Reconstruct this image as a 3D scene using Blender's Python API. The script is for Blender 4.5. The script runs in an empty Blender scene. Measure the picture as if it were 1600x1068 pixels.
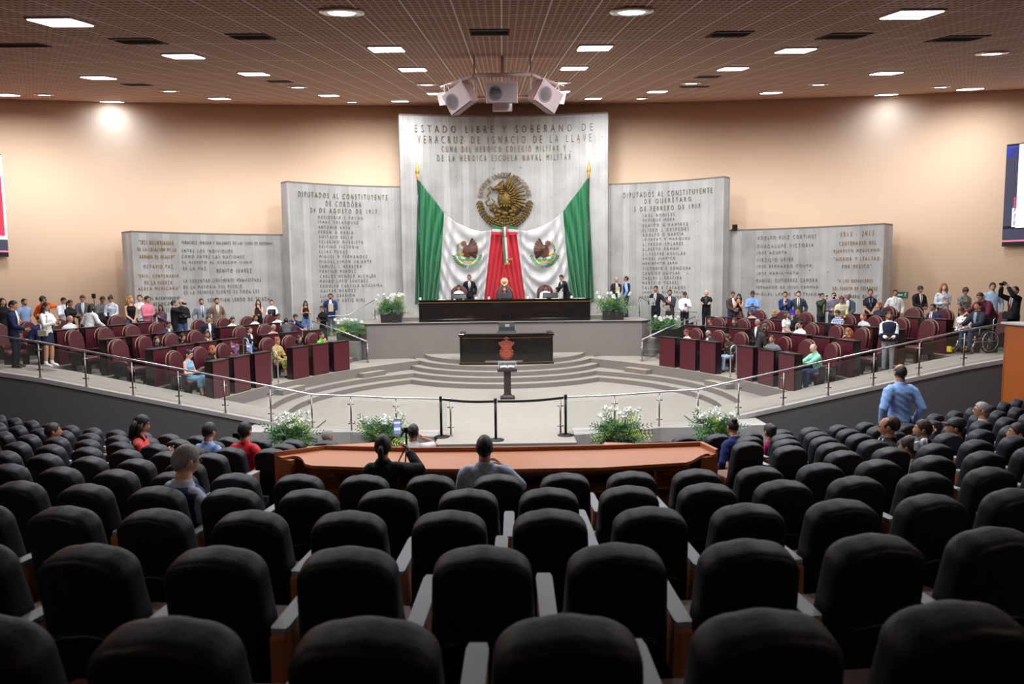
import bpy, bmesh, math, random
from math import sin, cos, pi, sqrt, radians, atan2, hypot, exp
from mathutils import Vector, Matrix, Euler
random.seed(7)
sc = bpy.context.scene
COL = sc.collection

# ---------------------------------------------------------------- camera
F_PX, CAM_Z = 1100.0, 3.73
PITCH, ROLL, YAW = math.atan(101 / 1100), radians(0.65), radians(0.6)
fw = Vector((sin(YAW) * cos(PITCH), cos(YAW) * cos(PITCH), -sin(PITCH)))
r0 = Vector((cos(YAW), -sin(YAW), 0)); u0 = r0.cross(fw)
CR = r0 * cos(ROLL) - u0 * sin(ROLL); CU = u0 * cos(ROLL) + r0 * sin(ROLL)
CP = Vector((0, 0, CAM_Z))
cam_data = bpy.data.cameras.new('camera'); cam = bpy.data.objects.new('camera', cam_data); COL.objects.link(cam)
cam.matrix_world = Matrix(((CR.x, CU.x, -fw.x, 0), (CR.y, CU.y, -fw.y, 0), (CR.z, CU.z, -fw.z, CAM_Z), (0, 0, 0, 1)))
cam_data.lens = 36 * F_PX / 1600; cam_data.sensor_width = 36; cam_data.clip_end = 300; cam_data.clip_start = 0.05
cam_data.dof.use_dof = True; cam_data.dof.focus_distance = 22; cam_data.dof.aperture_fstop = 2.8
sc.camera = cam

def pj(p):                       # where a point of the hall shows in the photograph
    d = Vector(p) - CP; w = d.dot(fw)
    return 800 + F_PX * d.dot(CR) / w, 534 - F_PX * d.dot(CU) / w
def ray(x, y): return fw + CR * ((x - 800) / F_PX) - CU * ((y - 534) / F_PX)
def at_z(x, y, z):               # survey: pixel -> point on a horizontal plane
    d = ray(x, y); return CP + d * ((z - CAM_Z) / d.z)
def at_y(x, y, Y):               # survey: pixel -> point at a known depth
    d = ray(x, y); return CP + d * (Y / d.y)
CE0, CES = CAM_Z + 1.79, 0.183  # ceiling plane z = CE0 + CES * Y
def at_ceil(x, y, dz=0.0):
    d = ray(x, y); t = (CE0 - dz - CAM_Z) / (d.z - CES * d.y); return CP + d * t

# ---------------------------------------------------------------- world, exposure
w = bpy.data.worlds.new('hall_air'); sc.world = w; w.use_nodes = True
w.node_tree.nodes['Background'].inputs[0].default_value = (0.9, 0.85, 0.85, 1)
w.node_tree.nodes['Background'].inputs[1].default_value = 0.012
sc.view_settings.view_transform = 'Standard'; sc.view_settings.look = 'None'
sc.view_settings.gamma = 1.0; sc.view_settings.use_curve_mapping = False
sc.view_settings.exposure = 0.28

# ceiling lamps: (pixel centre x, y, kind); real lamps sitting in the sloping ceiling
PANELS = [(95, 32), (287, 86), (397, 114), (154, 120), (8, 147), (175, 158), (343, 153), (514, 148), (604, 75), (645, 107),
          (682, 145), (625, 157), (929, 73), (897, 105), (876, 142), (927, 153), (1243, 77), (1145, 106), (1424, 20),
          (1385, 113), (1385, 147), (1205, 144), (1516, 138), (1027, 142)]
DOWNS = [(534, 17), (987, 16), (1550, 82), (265, 141), (465, 135), (69, 147), (550, 158.5), (1279, 131), (1080, 129),
         (1002, 153), (1470, 135), (667, 131), (877, 128)]
P_W, D_W = 150.0, 90.0           # watts
CTILT = -math.atan(CES)
def lamp(kind, loc, power, color=(0.93, 0.96, 1.0), size=0.6, rot=None, **kw):
    d = bpy.data.lights.new(kind, 'AREA' if 'spot' not in kw else 'SPOT')
    d.energy = power; d.color = color
    if 'spot' in kw:
        d.spot_size = kw['spot']; d.spot_blend = kw.get('blend', .7); d.shadow_soft_size = kw.get('soft', .12)
    else:
        d.size = size; d.shape = 'SQUARE'; d.spread = kw.get('spread', radians(165))
    o = bpy.data.objects.new(kind, d); COL.objects.link(o); o.location = loc
    if rot is not None: o.rotation_euler = rot
    return o
def aim(o, target):
    o.rotation_euler = (Vector(target) - o.location).to_track_quat('-Z', 'Y').to_euler()

# ---------------------------------------------------------------- materials
def srgb(c):
    return tuple(((v / 255) / 12.92 if v / 255 <= .04045 else ((v / 255 + .055) / 1.055) ** 2.4) for v in c) + (1,)
MATS = {}
def mat(name, rgb, rough=.6, metal=0.0, var=.12, scale=6.0, bump=0.0, bscale=60.0, spec=.5, coat=0.0, sheen=0.0):
    """principled surface with a little procedural colour variation and grain"""
    if name in MATS: return MATS[name]
    m = bpy.data.materials.new(name); m.use_nodes = True; nt = m.node_tree; b = nt.nodes['Principled BSDF']
    b.inputs['Roughness'].default_value = rough; b.inputs['Metallic'].default_value = metal
    b.inputs['Specular IOR Level'].default_value = spec; b.inputs['Coat Weight'].default_value = coat
    if sheen: b.inputs['Sheen Weight'].default_value = sheen
    c = srgb(rgb)
    tc = nt.nodes.new('ShaderNodeTexCoord'); nz = nt.nodes.new('ShaderNodeTexNoise')
    nz.inputs['Scale'].default_value = scale; nz.inputs['Detail'].default_value = 3
    nt.links.new(tc.outputs['Object'], nz.inputs['Vector'])
    mx = nt.nodes.new('ShaderNodeMix'); mx.data_type = 'RGBA'
    mx.inputs[6].default_value = tuple(v * (1 - var) for v in c[:3]) + (1,)
    mx.inputs[7].default_value = tuple(min(1, v * (1 + var)) for v in c[:3]) + (1,)
    nt.links.new(nz.outputs['Fac'], mx.inputs[0]); nt.links.new(mx.outputs[2], b.inputs['Base Color'])
    if bump:
        n2 = nt.nodes.new('ShaderNodeTexNoise'); n2.inputs['Scale'].default_value = bscale; n2.inputs['Detail'].default_value = 2
        bp = nt.nodes.new('ShaderNodeBump'); bp.inputs['Strength'].default_value = bump; bp.inputs['Distance'].default_value = .02
        nt.links.new(tc.outputs['Object'], n2.inputs['Vector'])
        nt.links.new(n2.outputs['Fac'], bp.inputs['Height']); nt.links.new(bp.outputs['Normal'], b.inputs['Normal'])
    m.diffuse_color = c; MATS[name] = m; return m
def glow(name, rgb, strength):
    if name in MATS: return MATS[name]
    m = bpy.data.materials.new(name); m.use_nodes = True; b = m.node_tree.nodes['Principled BSDF']
    b.inputs['Base Color'].default_value = srgb(rgb); b.inputs['Emission Color'].default_value = srgb(rgb)
    b.inputs['Emission Strength'].default_value = strength; MATS[name] = m; return m
def clear(name, rgb, fac, rough=.05):
    """thin pane: mostly see-through, a faint tint and a soft reflection"""
    m = bpy.data.materials.new(name); m.use_nodes = True; nt = m.node_tree
    for n in list(nt.nodes): nt.nodes.remove(n)
    out = nt.nodes.new('ShaderNodeOutputMaterial'); t = nt.nodes.new('ShaderNodeBsdfTransparent')
    d = nt.nodes.new('ShaderNodeBsdfDiffuse'); g = nt.nodes.new('ShaderNodeBsdfGlossy')
    t.inputs[0].default_value = (.985, .995, .99, 1)
    d.inputs[0].default_value = srgb(rgb); g.inputs['Roughness'].default_value = rough
    m1 = nt.nodes.new('ShaderNodeMixShader'); m1.inputs[0].default_value = fac
    m2 = nt.nodes.new('ShaderNodeMixShader'); fr = nt.nodes.new('ShaderNodeFresnel'); fr.inputs[0].default_value = 1.4
    nt.links.new(t.outputs[0], m1.inputs[1]); nt.links.new(d.outputs[0], m1.inputs[2])
    nt.links.new(fr.outputs[0], m2.inputs[0]); nt.links.new(m1.outputs[0], m2.inputs[1]); nt.links.new(g.outputs[0], m2.inputs[2])
    nt.links.new(m2.outputs[0], out.inputs[0]); MATS[name] = m; return m

# ---------------------------------------------------------------- mesh building
class MB:
    def __init__(s): s.v = []; s.f = []; s.m = []; s.sm = []
    def add(s, vs, fs, mi=0, smooth=False):
        b = len(s.v); s.v += [tuple(v) for v in vs]
        for f in fs: s.f.append(tuple(b + i for i in f)); s.m.append(mi); s.sm.append(smooth)
        return s
    def box(s, c, d, mi=0, rz=0.0, rx=0.0, taper=1.0):
        M = Matrix.Rotation(rz, 3, 'Z') @ Matrix.Rotation(rx, 3, 'X'); c = Vector(c); vs = []
        for z in (-.5, .5):
            k = 1 if z < 0 else taper
            for x, y in ((-.5, -.5), (.5, -.5), (.5, .5), (-.5, .5)):
                vs.append(c + M @ Vector((x * d[0] * k, y * d[1] * k, z * d[2])))
        return s.add(vs, [(3, 2, 1, 0), (4, 5, 6, 7), (0, 1, 5, 4), (1, 2, 6, 5), (2, 3, 7, 6), (3, 0, 4, 7)], mi)
    def rings(s, rings, mi=0, closed=True, caps=True, smooth=True):
        n = len(rings[0]); vs = [p for r in rings for p in r]; fs = []
        for i in range(len(rings) - 1):
            for j in range(n if closed else n - 1):
                k = (j + 1) % n; fs.append((i * n + j, i * n + k, (i + 1) * n + k, (i + 1) * n + j))
        s.add(vs, fs, mi, smooth)
        if caps and closed:
            b = len(s.v) - len(vs)
            s.f.append(tuple(b + j for j in reversed(range(n)))); s.m.append(mi); s.sm.append(False)
            s.f.append(tuple(b + (len(rings) - 1) * n + j for j in range(n))); s.m.append(mi); s.sm.append(False)
        return s
    def tube(s, pts, rad, n=8, mi=0, caps=True, flat=1.0, up=None):
        """swept round (or flattened) section along points; rad a number or one per point"""
        pts = [Vector(p) for p in pts]; R = rad if isinstance(rad, (list, tuple)) else [rad] * len(pts)
        rs = []; prev = None
        for i, p in enumerate(pts):
            t = (pts[min(i + 1, len(pts) - 1)] - pts[max(i - 1, 0)])
            t = t.normalized() if t.length > 1e-9 else Vector((0, 0, 1))
            if prev is None:
                a = Vector(up) if up is not None else (Vector((0, 0, 1)) if abs(t.z) < .9 else Vector((0, 1, 0)))
            else: a = prev
            a = a - t * a.dot(t)
            if a.length < 1e-6: a = Vector((1, 0, 0)) - t * t.x
            a.normalize(); prev = a; b = t.cross(a)
            rs.append([p + (a * cos(2 * pi * k / n) * flat + b * sin(2 * pi * k / n)) * R[i] for k in range(n)])
        return s.rings(rs, mi, True, caps)
    def lathe(s, c, prof, n=16, mi=0, axis=None):
        M = Vector(axis).to_track_quat('Z', 'Y').to_matrix() if axis is not None else Matrix.Identity(3); c = Vector(c)
        return s.rings([[c + M @ Vector((r * cos(2 * pi * k / n), r * sin(2 * pi * k / n), z)) for k in range(n)] for r, z in prof], mi)
    def ell(s, c, r, n=10, m=7, mi=0, M=None):
        c = Vector(c); rs = []
        for i in range(m + 1):
            a = -pi / 2 + pi * i / m; q = max(cos(a), .03)
            ring = []
            for k in range(n):
                p = Vector((r[0] * q * cos(2 * pi * k / n), r[1] * q * sin(2 * pi * k / n), r[2] * sin(a)))
                ring.append(c + (M @ p if M is not None else p))
            rs.append(ring)
        return s.rings(rs, mi)
    def prism(s, poly, z0, z1, mi=0, mi_side=None, smooth=False):
        """vertical prism over an xy outline"""
        n = len(poly); vs = [(x, y, z0) for x, y in poly] + [(x, y, z1) for x, y in poly]
        s.add(vs, [tuple(range(n, 2 * n)), tuple(reversed(range(n)))], mi)
        b = len(s.v) - 2 * n
        for j in range(n):
            k = (j + 1) % n; s.f.append((b + j, b + k, b + n + k, b + n + j)); s.m.append(mi if mi_side is None else mi_side); s.sm.append(smooth)
        return s
    def plate(s, poly, M, t, mi=0):
        """flat outline (u, v) of thickness t carried by matrix M (u, v, depth)"""
        n = len(poly); vs = [M @ Vector((x, y, 0)) for x, y in poly] + [M @ Vector((x, y, t)) for x, y in poly]
        fs = [tuple(range(n, 2 * n)), tuple(reversed(range(n)))] + [(j, (j + 1) % n, n + (j + 1) % n, n + j) for j in range(n)]
        return s.add(vs, fs, mi)
    def mesh(s, name, mats):
        me = bpy.data.meshes.new(name); me.from_pydata(s.v, [], s.f)
        for m in (mats if isinstance(mats, (list, tuple)) else [mats]): me.materials.append(m)
        me.polygons.foreach_set('material_index', s.m); me.polygons.foreach_set('use_smooth', s.sm); me.update()
        return me
    def build(s, name, mats, parent=None, loc=None, rz=0.0, bevel=0.0, fix=True):
        me = s.mesh(name, mats)
        if fix:
            bm = bmesh.new(); bm.from_mesh(me); bmesh.ops.recalc_face_normals(bm, faces=bm.faces); bm.to_mesh(me); bm.free()
        o = bpy.data.objects.new(name, me); COL.objects.link(o)
        if parent is not None: o.parent = parent
        if loc is not None: o.location = loc
        o.rotation_euler.z = rz
        if bevel:
            bv = o.modifiers.new('bevel', 'BEVEL'); bv.width = bevel; bv.segments = 2; bv.limit_method = 'ANGLE'
        return o
def tag(o, label=None, cat=None, group=None, kind=None):
    if label: o['label'] = label
    if cat: o['category'] = cat
    if group: o['group'] = group
    if kind: o['kind'] = kind
    return o
def thing(name, label, cat, loc=(0, 0, 0), rz=0.0, group=None):
    o = bpy.data.objects.new(name, None); COL.objects.link(o); o.location = loc; o.rotation_euler = (0, 0, rz); o.empty_display_size = .1
    return tag(o, label, cat, group)
def dup(root, loc, rz, label, group=None, scale=None):
    r = root.copy(); COL.objects.link(r); r.location = loc; r.rotation_euler = (0, 0, rz); r['label'] = label
    if group: r['group'] = group
    if scale: r.scale = scale
    for ch in list(root.children):
        c = ch.copy(); COL.objects.link(c); c.parent = r
        for g in list(ch.children):
            d = g.copy(); COL.objects.link(d); d.parent = c
    return r
ORD = ('first second third fourth fifth sixth seventh eighth ninth tenth eleventh twelfth thirteenth fourteenth fifteenth sixteenth '
       'seventeenth eighteenth nineteenth twentieth').split()
def nth(i):
    if i < 20: return ORD[i]
    t, u = divmod(i + 1, 10)
    tens = {2: 'twenty', 3: 'thirty', 4: 'forty', 5: 'fifty'}[t]
    return {2: 'twentieth', 3: 'thirtieth', 4: 'fortieth', 5: 'fiftieth'}[t] if u == 0 else tens + '-' + ORD[u - 1]
# meshes that need a modifier or a font evaluated are queued and resolved together in one pass
JOBS = []
def queue(tmp, fn): JOBS.append((tmp, fn))
def run_jobs():
    global JOBS
    dg = bpy.context.evaluated_depsgraph_get(); dg.update(); out = []
    for tmp, fn in JOBS: out.append((bpy.data.meshes.new_from_object(tmp.evaluated_get(dg)), tmp, fn))
    for me, tmp, fn in out:
        d = tmp.data; ty = tmp.type; bpy.data.objects.remove(tmp)
        (bpy.data.curves if ty == 'FONT' else bpy.data.meshes).remove(d)
        fn(me)
    JOBS = []
# ================================================================ surfaces of the hall
def concrete_mat():
    m = bpy.data.materials.new('board_marked_concrete'); m.use_nodes = True; nt = m.node_tree; b = nt.nodes['Principled BSDF']
    b.inputs['Roughness'].default_value = .8; b.inputs['Specular IOR Level'].default_value = .25
    N = nt.nodes.new; L = nt.links.new
    uv = N('ShaderNodeUVMap'); uv.uv_map = 'UVMap'
    sx = N('ShaderNodeSeparateXYZ'); L(uv.outputs[0], sx.inputs[0])
    # boards: one tone per board, thin dark joint between
    mul = N('ShaderNodeMath'); mul.operation = 'MULTIPLY'; mul.inputs[1].default_value = 1 / .28; L(sx.outputs[0], mul.inputs[0])
    fl = N('ShaderNodeMath'); fl.operation = 'FLOOR'; L(mul.outputs[0], fl.inputs[0])
    fr = N('ShaderNodeMath'); fr.operation = 'FRACT'; L(mul.outputs[0], fr.inputs[0])
    wn = N('ShaderNodeTexWhiteNoise'); wn.noise_dimensions = '1D'; L(fl.outputs[0], wn.inputs['W'])
    jt = N('ShaderNodeMath'); jt.operation = 'LESS_THAN'; jt.inputs[1].default_value = .05; L(fr.outputs[0], jt.inputs[0])
    nz = N('ShaderNodeTexNoise'); nz.inputs['Scale'].default_value = 1.1; nz.inputs['Detail'].default_value = 6; L(uv.outputs[0], nz.inputs['Vector'])
    mp = N('ShaderNodeMapping'); mp.inputs['Scale'].default_value = (5, .35, 1); L(uv.outputs[0], mp.inputs[0])
    n2 = N('ShaderNodeTexNoise'); n2.inputs['Scale'].default_value = 2; n2.inputs['Detail'].default_value = 4; L(mp.outputs[0], n2.inputs['Vector'])
    vo = N('ShaderNodeTexVoronoi'); vo.inputs['Scale'].default_value = 2.2; L(uv.outputs[0], vo.inputs['Vector'])
    pit = N('ShaderNodeMath'); pit.operation = 'LESS_THAN'; pit.inputs[1].default_value = .07; L(vo.outputs['Distance'], pit.inputs[0])
    a1 = N('ShaderNodeMath'); a1.operation = 'MULTIPLY_ADD'; a1.inputs[1].default_value = .12; a1.inputs[2].default_value = -.06; L(wn.outputs[0], a1.inputs[0])
    a2 = N('ShaderNodeMath'); a2.operation = 'MULTIPLY_ADD'; a2.inputs[1].default_value = .30; L(nz.outputs['Fac'], a2.inputs[0]); L(a1.outputs[0], a2.inputs[2])
    a3 = N('ShaderNodeMath'); a3.operation = 'MULTIPLY_ADD'; a3.inputs[1].default_value = .14; L(n2.outputs['Fac'], a3.inputs[0]); L(a2.outputs[0], a3.inputs[2])
    a4 = N('ShaderNodeMath'); a4.operation = 'MULTIPLY_ADD'; a4.inputs[1].default_value = -.07; L(jt.outputs[0], a4.inputs[0]); L(a3.outputs[0], a4.inputs[2])
    a5 = N('ShaderNodeMath'); a5.operation = 'MULTIPLY_ADD'; a5.inputs[1].default_value = -.25; L(pit.outputs[0], a5.inputs[0]); L(a4.outputs[0], a5.inputs[2])
    cr = N('ShaderNodeValToRGB'); e = cr.color_ramp.elements
    e[0].position = 0.0; e[0].color = srgb((134, 131, 127)); e[1].position = .48; e[1].color = srgb((216, 213, 209))
    L(a5.outputs[0], cr.inputs[0]); L(cr.outputs[0], b.inputs['Base Color'])
    bp = N('ShaderNodeBump'); bp.inputs['Strength'].default_value = .35; bp.inputs['Distance'].default_value = .03
    L(a5.outputs[0], bp.inputs['Height']); L(bp.outputs[0], b.inputs['Normal'])
    return m
def grid_ceiling_mat():
    """open-cell grid ceiling: tan blades with dark cells, brighter main runners every 0.67 m"""
    m = bpy.data.materials.new('egg_crate_ceiling'); m.use_nodes = True; nt = m.node_tree; b = nt.nodes['Principled BSDF']
    b.inputs['Roughness'].default_value = .7; b.inputs['Specular IOR Level'].default_value = .2
    N = nt.nodes.new; L = nt.links.new
    tc = N('ShaderNodeTexCoord'); sx = N('ShaderNodeSeparateXYZ'); L(tc.outputs['Object'], sx.inputs[0])
    def band(sock, period, width):
        a = N('ShaderNodeMath'); a.operation = 'MULTIPLY'; a.inputs[1].default_value = 1 / period; L(sock, a.inputs[0])
        f = N('ShaderNodeMath'); f.operation = 'FRACT'; L(a.outputs[0], f.inputs[0])
        g = N('ShaderNodeMath'); g.operation = 'LESS_THAN'; g.inputs[1].default_value = width; L(f.outputs[0], g.inputs[0]); return g.outputs[0]
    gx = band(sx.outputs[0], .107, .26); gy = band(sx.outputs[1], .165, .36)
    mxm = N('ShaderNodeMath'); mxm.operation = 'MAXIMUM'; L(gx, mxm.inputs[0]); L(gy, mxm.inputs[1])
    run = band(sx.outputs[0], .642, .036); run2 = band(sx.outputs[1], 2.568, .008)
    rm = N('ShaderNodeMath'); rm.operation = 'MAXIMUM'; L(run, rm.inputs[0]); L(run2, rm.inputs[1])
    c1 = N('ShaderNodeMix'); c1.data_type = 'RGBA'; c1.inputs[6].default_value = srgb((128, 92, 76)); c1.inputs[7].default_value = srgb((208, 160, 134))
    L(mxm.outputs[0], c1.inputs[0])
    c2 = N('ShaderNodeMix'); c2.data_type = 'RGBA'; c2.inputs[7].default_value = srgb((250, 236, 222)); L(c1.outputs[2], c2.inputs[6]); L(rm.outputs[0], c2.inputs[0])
    L(c2.outputs[2], b.inputs['Base Color']); return m
CONC = concrete_mat()
PEACH = mat('peach_wall_paint', (250, 216, 184), .75, var=.03, scale=.4, bump=.05, bscale=30)
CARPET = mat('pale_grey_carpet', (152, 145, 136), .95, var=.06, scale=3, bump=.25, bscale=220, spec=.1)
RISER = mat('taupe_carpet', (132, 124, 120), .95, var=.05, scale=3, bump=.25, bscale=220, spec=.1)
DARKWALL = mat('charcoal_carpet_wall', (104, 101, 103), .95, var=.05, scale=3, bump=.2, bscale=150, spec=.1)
CURB = mat('pale_concrete_curb', (168, 162, 158), .85, var=.06, scale=2)
AUDFLOOR = mat('dark_hall_carpet', (46, 40, 40), .95, var=.1, scale=2, spec=.1)
YTAPE = mat('yellow_step_tape', (192, 174, 92), .7)
def sectioned(name, mb, mats, label=None):
    o = mb.build(name, mats); o['kind'] = 'structure'
    if label: o['label'] = label
    return o
# ceiling
mb = MB(); Y0, Y1 = -6, 36
mb.add([(-32, Y0, CE0 + CES * Y0), (32, Y0, CE0 + CES * Y0), (32, Y1, CE0 + CES * Y1), (-32, Y1, CE0 + CES * Y1),
        (-32, Y0, .3 + CE0 + CES * Y0), (32, Y0, .3 + CE0 + CES * Y0), (32, Y1, .3 + CE0 + CES * Y1), (-32, Y1, .3 + CE0 + CES * Y1)],
       [(0, 1, 2, 3), (7, 6, 5, 4), (0, 4, 5, 1), (1, 5, 6, 2), (2, 6, 7, 3), (3, 7, 4, 0)])
sectioned('ceiling', mb, grid_ceiling_mat())
# curved end wall
WC, WR = 5.5, 27.6
def wall_pt(a, r=WR): return (r * sin(a), WC + r * cos(a))
mb = MB(); n = 72; A = radians(78)
inn = [wall_pt(-A + 2 * A * i / n) for i in range(n + 1)]; out = [wall_pt(-A + 2 * A * i / n, WR + .4) for i in range(n + 1)]
zc = lambda y: CE0 + CES * y + .05
mb.rings([[(x, y, -.5), (x, y, zc(y)), (ox, oy, zc(y)), (ox, oy, -.5)] for (x, y), (ox, oy) in zip(inn, out)], smooth=True)
o = sectioned('wall_back', mb, PEACH)
# plain walls behind and beside the seats
mb = MB(); mb.box((0, -3.2, 3), (52, .4, 9)); sectioned('wall_front', mb, PEACH)
for s, nm in ((-1, 'wall_left'), (1, 'wall_right')):
    mb = MB(); mb.box((s * 26.4, 4, 4), (.4, 15, 11)); sectioned(nm, mb, PEACH)
# audience floor: curved terraces that step down to the stage
ROWS = 10
def row_par(k): return 1.93 + .93 * (k - 1), 17.5, 1.87 - .165 * (k - 1)   # depth on the axis, radius, floor height
def row_pt(k, off, dY=0.0):      # a point 'off' metres along row k, seen from its middle; and the way it faces
    Y, R, z = row_par(k); a = off / R; return (R * sin(a), Y + dY + R - R * cos(a), z), a
mb = MB(); TA = radians(46)
for k in range(1, ROWS + 1):
    Y, R, z = row_par(k); n = 40
    def arc(Yc, R): return [(R * sin(-TA + 2 * TA * i / n), Yc + R - R * cos(-TA + 2 * TA * i / n)) for i in range(n + 1)]
    a = arc(Y - .42, R); b = arc(Y + .93 - .42 + (.5 if k == ROWS else 0), R)
    if k == 1: a = [(x, -3.0) for x, _ in a]
    mb.rings([[(p[0], p[1], -.6), (q[0], q[1], -.6), (q[0], q[1], z), (p[0], p[1], z)] for p, q in zip(a, b)], smooth=False)
mb.box((0, 12.5, -.1), (40, 3, .5)); mb.box((0, 15, -.4), (40, 9, .2))
sectioned('floor_seating', mb, AUDFLOOR)
# ---------------------------------------------------------------- stage
HC = 19.8                        # centre of the half-round
def hp(R, th, side=-1): return (side * R * cos(th), HC + R * sin(th))
def thmin(R): return math.asin((18.15 - HC) / R)
def sector(mb, ra, rb, z, t1, side, t0a=None, t0b=None, n=26, z0=-.3):
    ta = thmin(ra) if t0a is None else t0a; tb = thmin(rb) if t0b is None else t0b
    mb.rings([[(*hp(ra, ta + (t1 - ta) * i / n, side), z0), (*hp(rb, tb + (t1 - tb) * i / n, side), z0),
               (*hp(rb, tb + (t1 - tb) * i / n, side), z), (*hp(ra, ta + (t1 - ta) * i / n, side), z)] for i in range(n + 1)], smooth=False)
    # riser face carries the darker carpet
    b = len(mb.f)
    return mb
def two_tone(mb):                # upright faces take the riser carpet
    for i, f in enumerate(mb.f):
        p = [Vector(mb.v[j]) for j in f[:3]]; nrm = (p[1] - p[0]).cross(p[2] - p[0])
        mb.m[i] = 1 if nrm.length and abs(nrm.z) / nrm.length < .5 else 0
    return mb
EDGE = [(1.3, 16.4, 0), (2.62, 16.62, 0), (3.78, 17.0, 0), (4.75, 17.06, .04), (5.75, 17.06, .26), (6.86, 17.06, .49), (7.97, 17.06, .725),
        (9.08, 17.06, .955), (10.2, 17.06, 1.19), (11.3, 17.06, 1.42), (12.4, 17.06, 1.6), (19, 17.06, 1.6)]
mb = MB()
poly = [(-x, y) for x, y, z in EDGE[:4]][::-1] + [(-1.6, 16.3), (-1.6, 15.6), (1.6, 15.6), (1.6, 16.3)] + [(x, y) for x, y, z in EDGE[:4]] + [(6.7, 17.06), (6.7, 27), (-6.7, 27), (-6.7, 17.06)]
mb.prism(poly, -.3, 0)
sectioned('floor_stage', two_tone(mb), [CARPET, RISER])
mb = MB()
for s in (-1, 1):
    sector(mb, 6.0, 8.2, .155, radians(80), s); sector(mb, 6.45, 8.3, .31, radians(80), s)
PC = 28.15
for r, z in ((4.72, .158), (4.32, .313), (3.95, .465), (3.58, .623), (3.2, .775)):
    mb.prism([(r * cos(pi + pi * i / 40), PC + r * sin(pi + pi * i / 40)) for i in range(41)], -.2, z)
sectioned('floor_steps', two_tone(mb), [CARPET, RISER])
BCX, BCY = 7.3, 16.0             # each bank of desks curves about a point across the hall
def bpt(R, ph, side): return (side * (R * cos(ph) - BCX), BCY + R * sin(ph))
def bank(mb, ra, rb, z, p1, side, n=26, z0=-.3):
    ta, tb = math.asin((18.15 - BCY) / ra), math.asin((18.15 - BCY) / rb)
    mb.rings([[(*bpt(ra, ta + (p1 - ta) * i / n, side), z0), (*bpt(rb, tb + (p1 - tb) * i / n, side), z0),
               (*bpt(rb, tb + (p1 - tb) * i / n, side), z), (*bpt(ra, ta + (p1 - ta) * i / n, side), z)] for i in range(n + 1)], smooth=False)
for s, nm in ((-1, 'floor_tiers_left'), (1, 'floor_tiers_right')):
    mb = MB(); T = radians(38)
    bank(mb, 15.0, 16.9, .62, radians(46), s); bank(mb, 16.7, 18.6, .92, T, s); bank(mb, 18.45, 20.4, 1.14, T, s)
    bank(mb, 20.25, 32, 1.36, T, s); bank(mb, 22.7, 31.9, 1.58, radians(24), s)
    # landing beside the presidium and its flight
    lp = [(s * 5.6, 26.7), (s * 7.0, 26.7), (s * 7.6, 27.3), (s * 12.5, 27.3), (s * 12.5, 32.5), (s * 5.6, 32.5)]
    mb.prism(lp if s > 0 else lp[::-1], -.2, 1.36)
    for i in range(4):
        x0 = 5.75 + i * .42; mb.box((s * (x0 + 1.2), 26.0, (.62 + (i + 1) * .16) / 2), (2.4, 1.5, .62 + (i + 1) * .16))
    for th in (radians(21.0), radians(36)):      # half-height steps before the first riser at the gangways
        p = bpt(14.86, th, s); mb.box((p[0], p[1], .2325), (.34, 1.05, .465), rz=(pi - th if s < 0 else th))
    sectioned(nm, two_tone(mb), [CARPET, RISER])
    # ramp that climbs outward behind the rail
    mb = MB()
    prof = EDGE[3:]
    mb.rings([[(s * x, y, -.3), (s * x, y, z), (s * x, y + 1.35, z), (s * x, y + 1.35, -.3)] for x, y, z in prof], smooth=False)
    for i, f in enumerate(mb.f):
        p = [Vector(mb.v[j]) for j in f[:3]]; nrm = (p[1] - p[0]).cross(p[2] - p[0])
        mb.m[i] = 1 if abs(nrm.z) / max(nrm.length, 1e-9) < .5 else 0
    # pale nosing along the top edge
    mb.rings([[(s * x, y - .03, z - .09), (s * x, y - .03, z + .012), (s * x, y + .13, z + .012), (s * x, y + .13, z - .09)] for x, y, z in prof], mi=2, smooth=False)
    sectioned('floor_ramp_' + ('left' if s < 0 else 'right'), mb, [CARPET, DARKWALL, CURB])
    # low pale wall in front
    mb = MB(); cp = [(1.62, 16.3, .02), (2.62, 16.5, .025), (3.78, 16.86, .04), (4.75, 16.6, .1), (6.15, 16.2, .22)]
    mb.rings([[(s * x, y, -.3), (s * x, y, z), (s * x, 17.1, z), (s * x, 17.1, -.3)] for x, y, z in cp], smooth=False)
    sectioned('trim_curb_' + ('left' if s < 0 else 'right'), mb, CURB)
# presidium
DZ = 1.98
dais = [(-5.75, 27.75), (-5.35, 27.3), (-3, 27.5), (0, 27.62), (3, 27.5), (5.35, 27.3), (5.75, 27.75), (5.85, 31.9), (-5.85, 31.9)]
mb = MB(); mb.prism(dais, -.2, DZ); two_tone(mb)
rim = dais[:7]
mb.rings([[(x * 1.004, y - .025, DZ - .05), (x * 1.004, y - .025, DZ + .006), (x, y + .12, DZ + .006), (x, y + .12, DZ - .05)] for x, y in rim], mi=2, smooth=False)
mb.box((0, 30.1, DZ + .075), (8.4, 2.2, .15))
sectioned('floor_presidium', mb, [CARPET, RISER, mat('dark_edge_strip', (48, 42, 42), .5)])
PZ = DZ + .15
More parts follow.
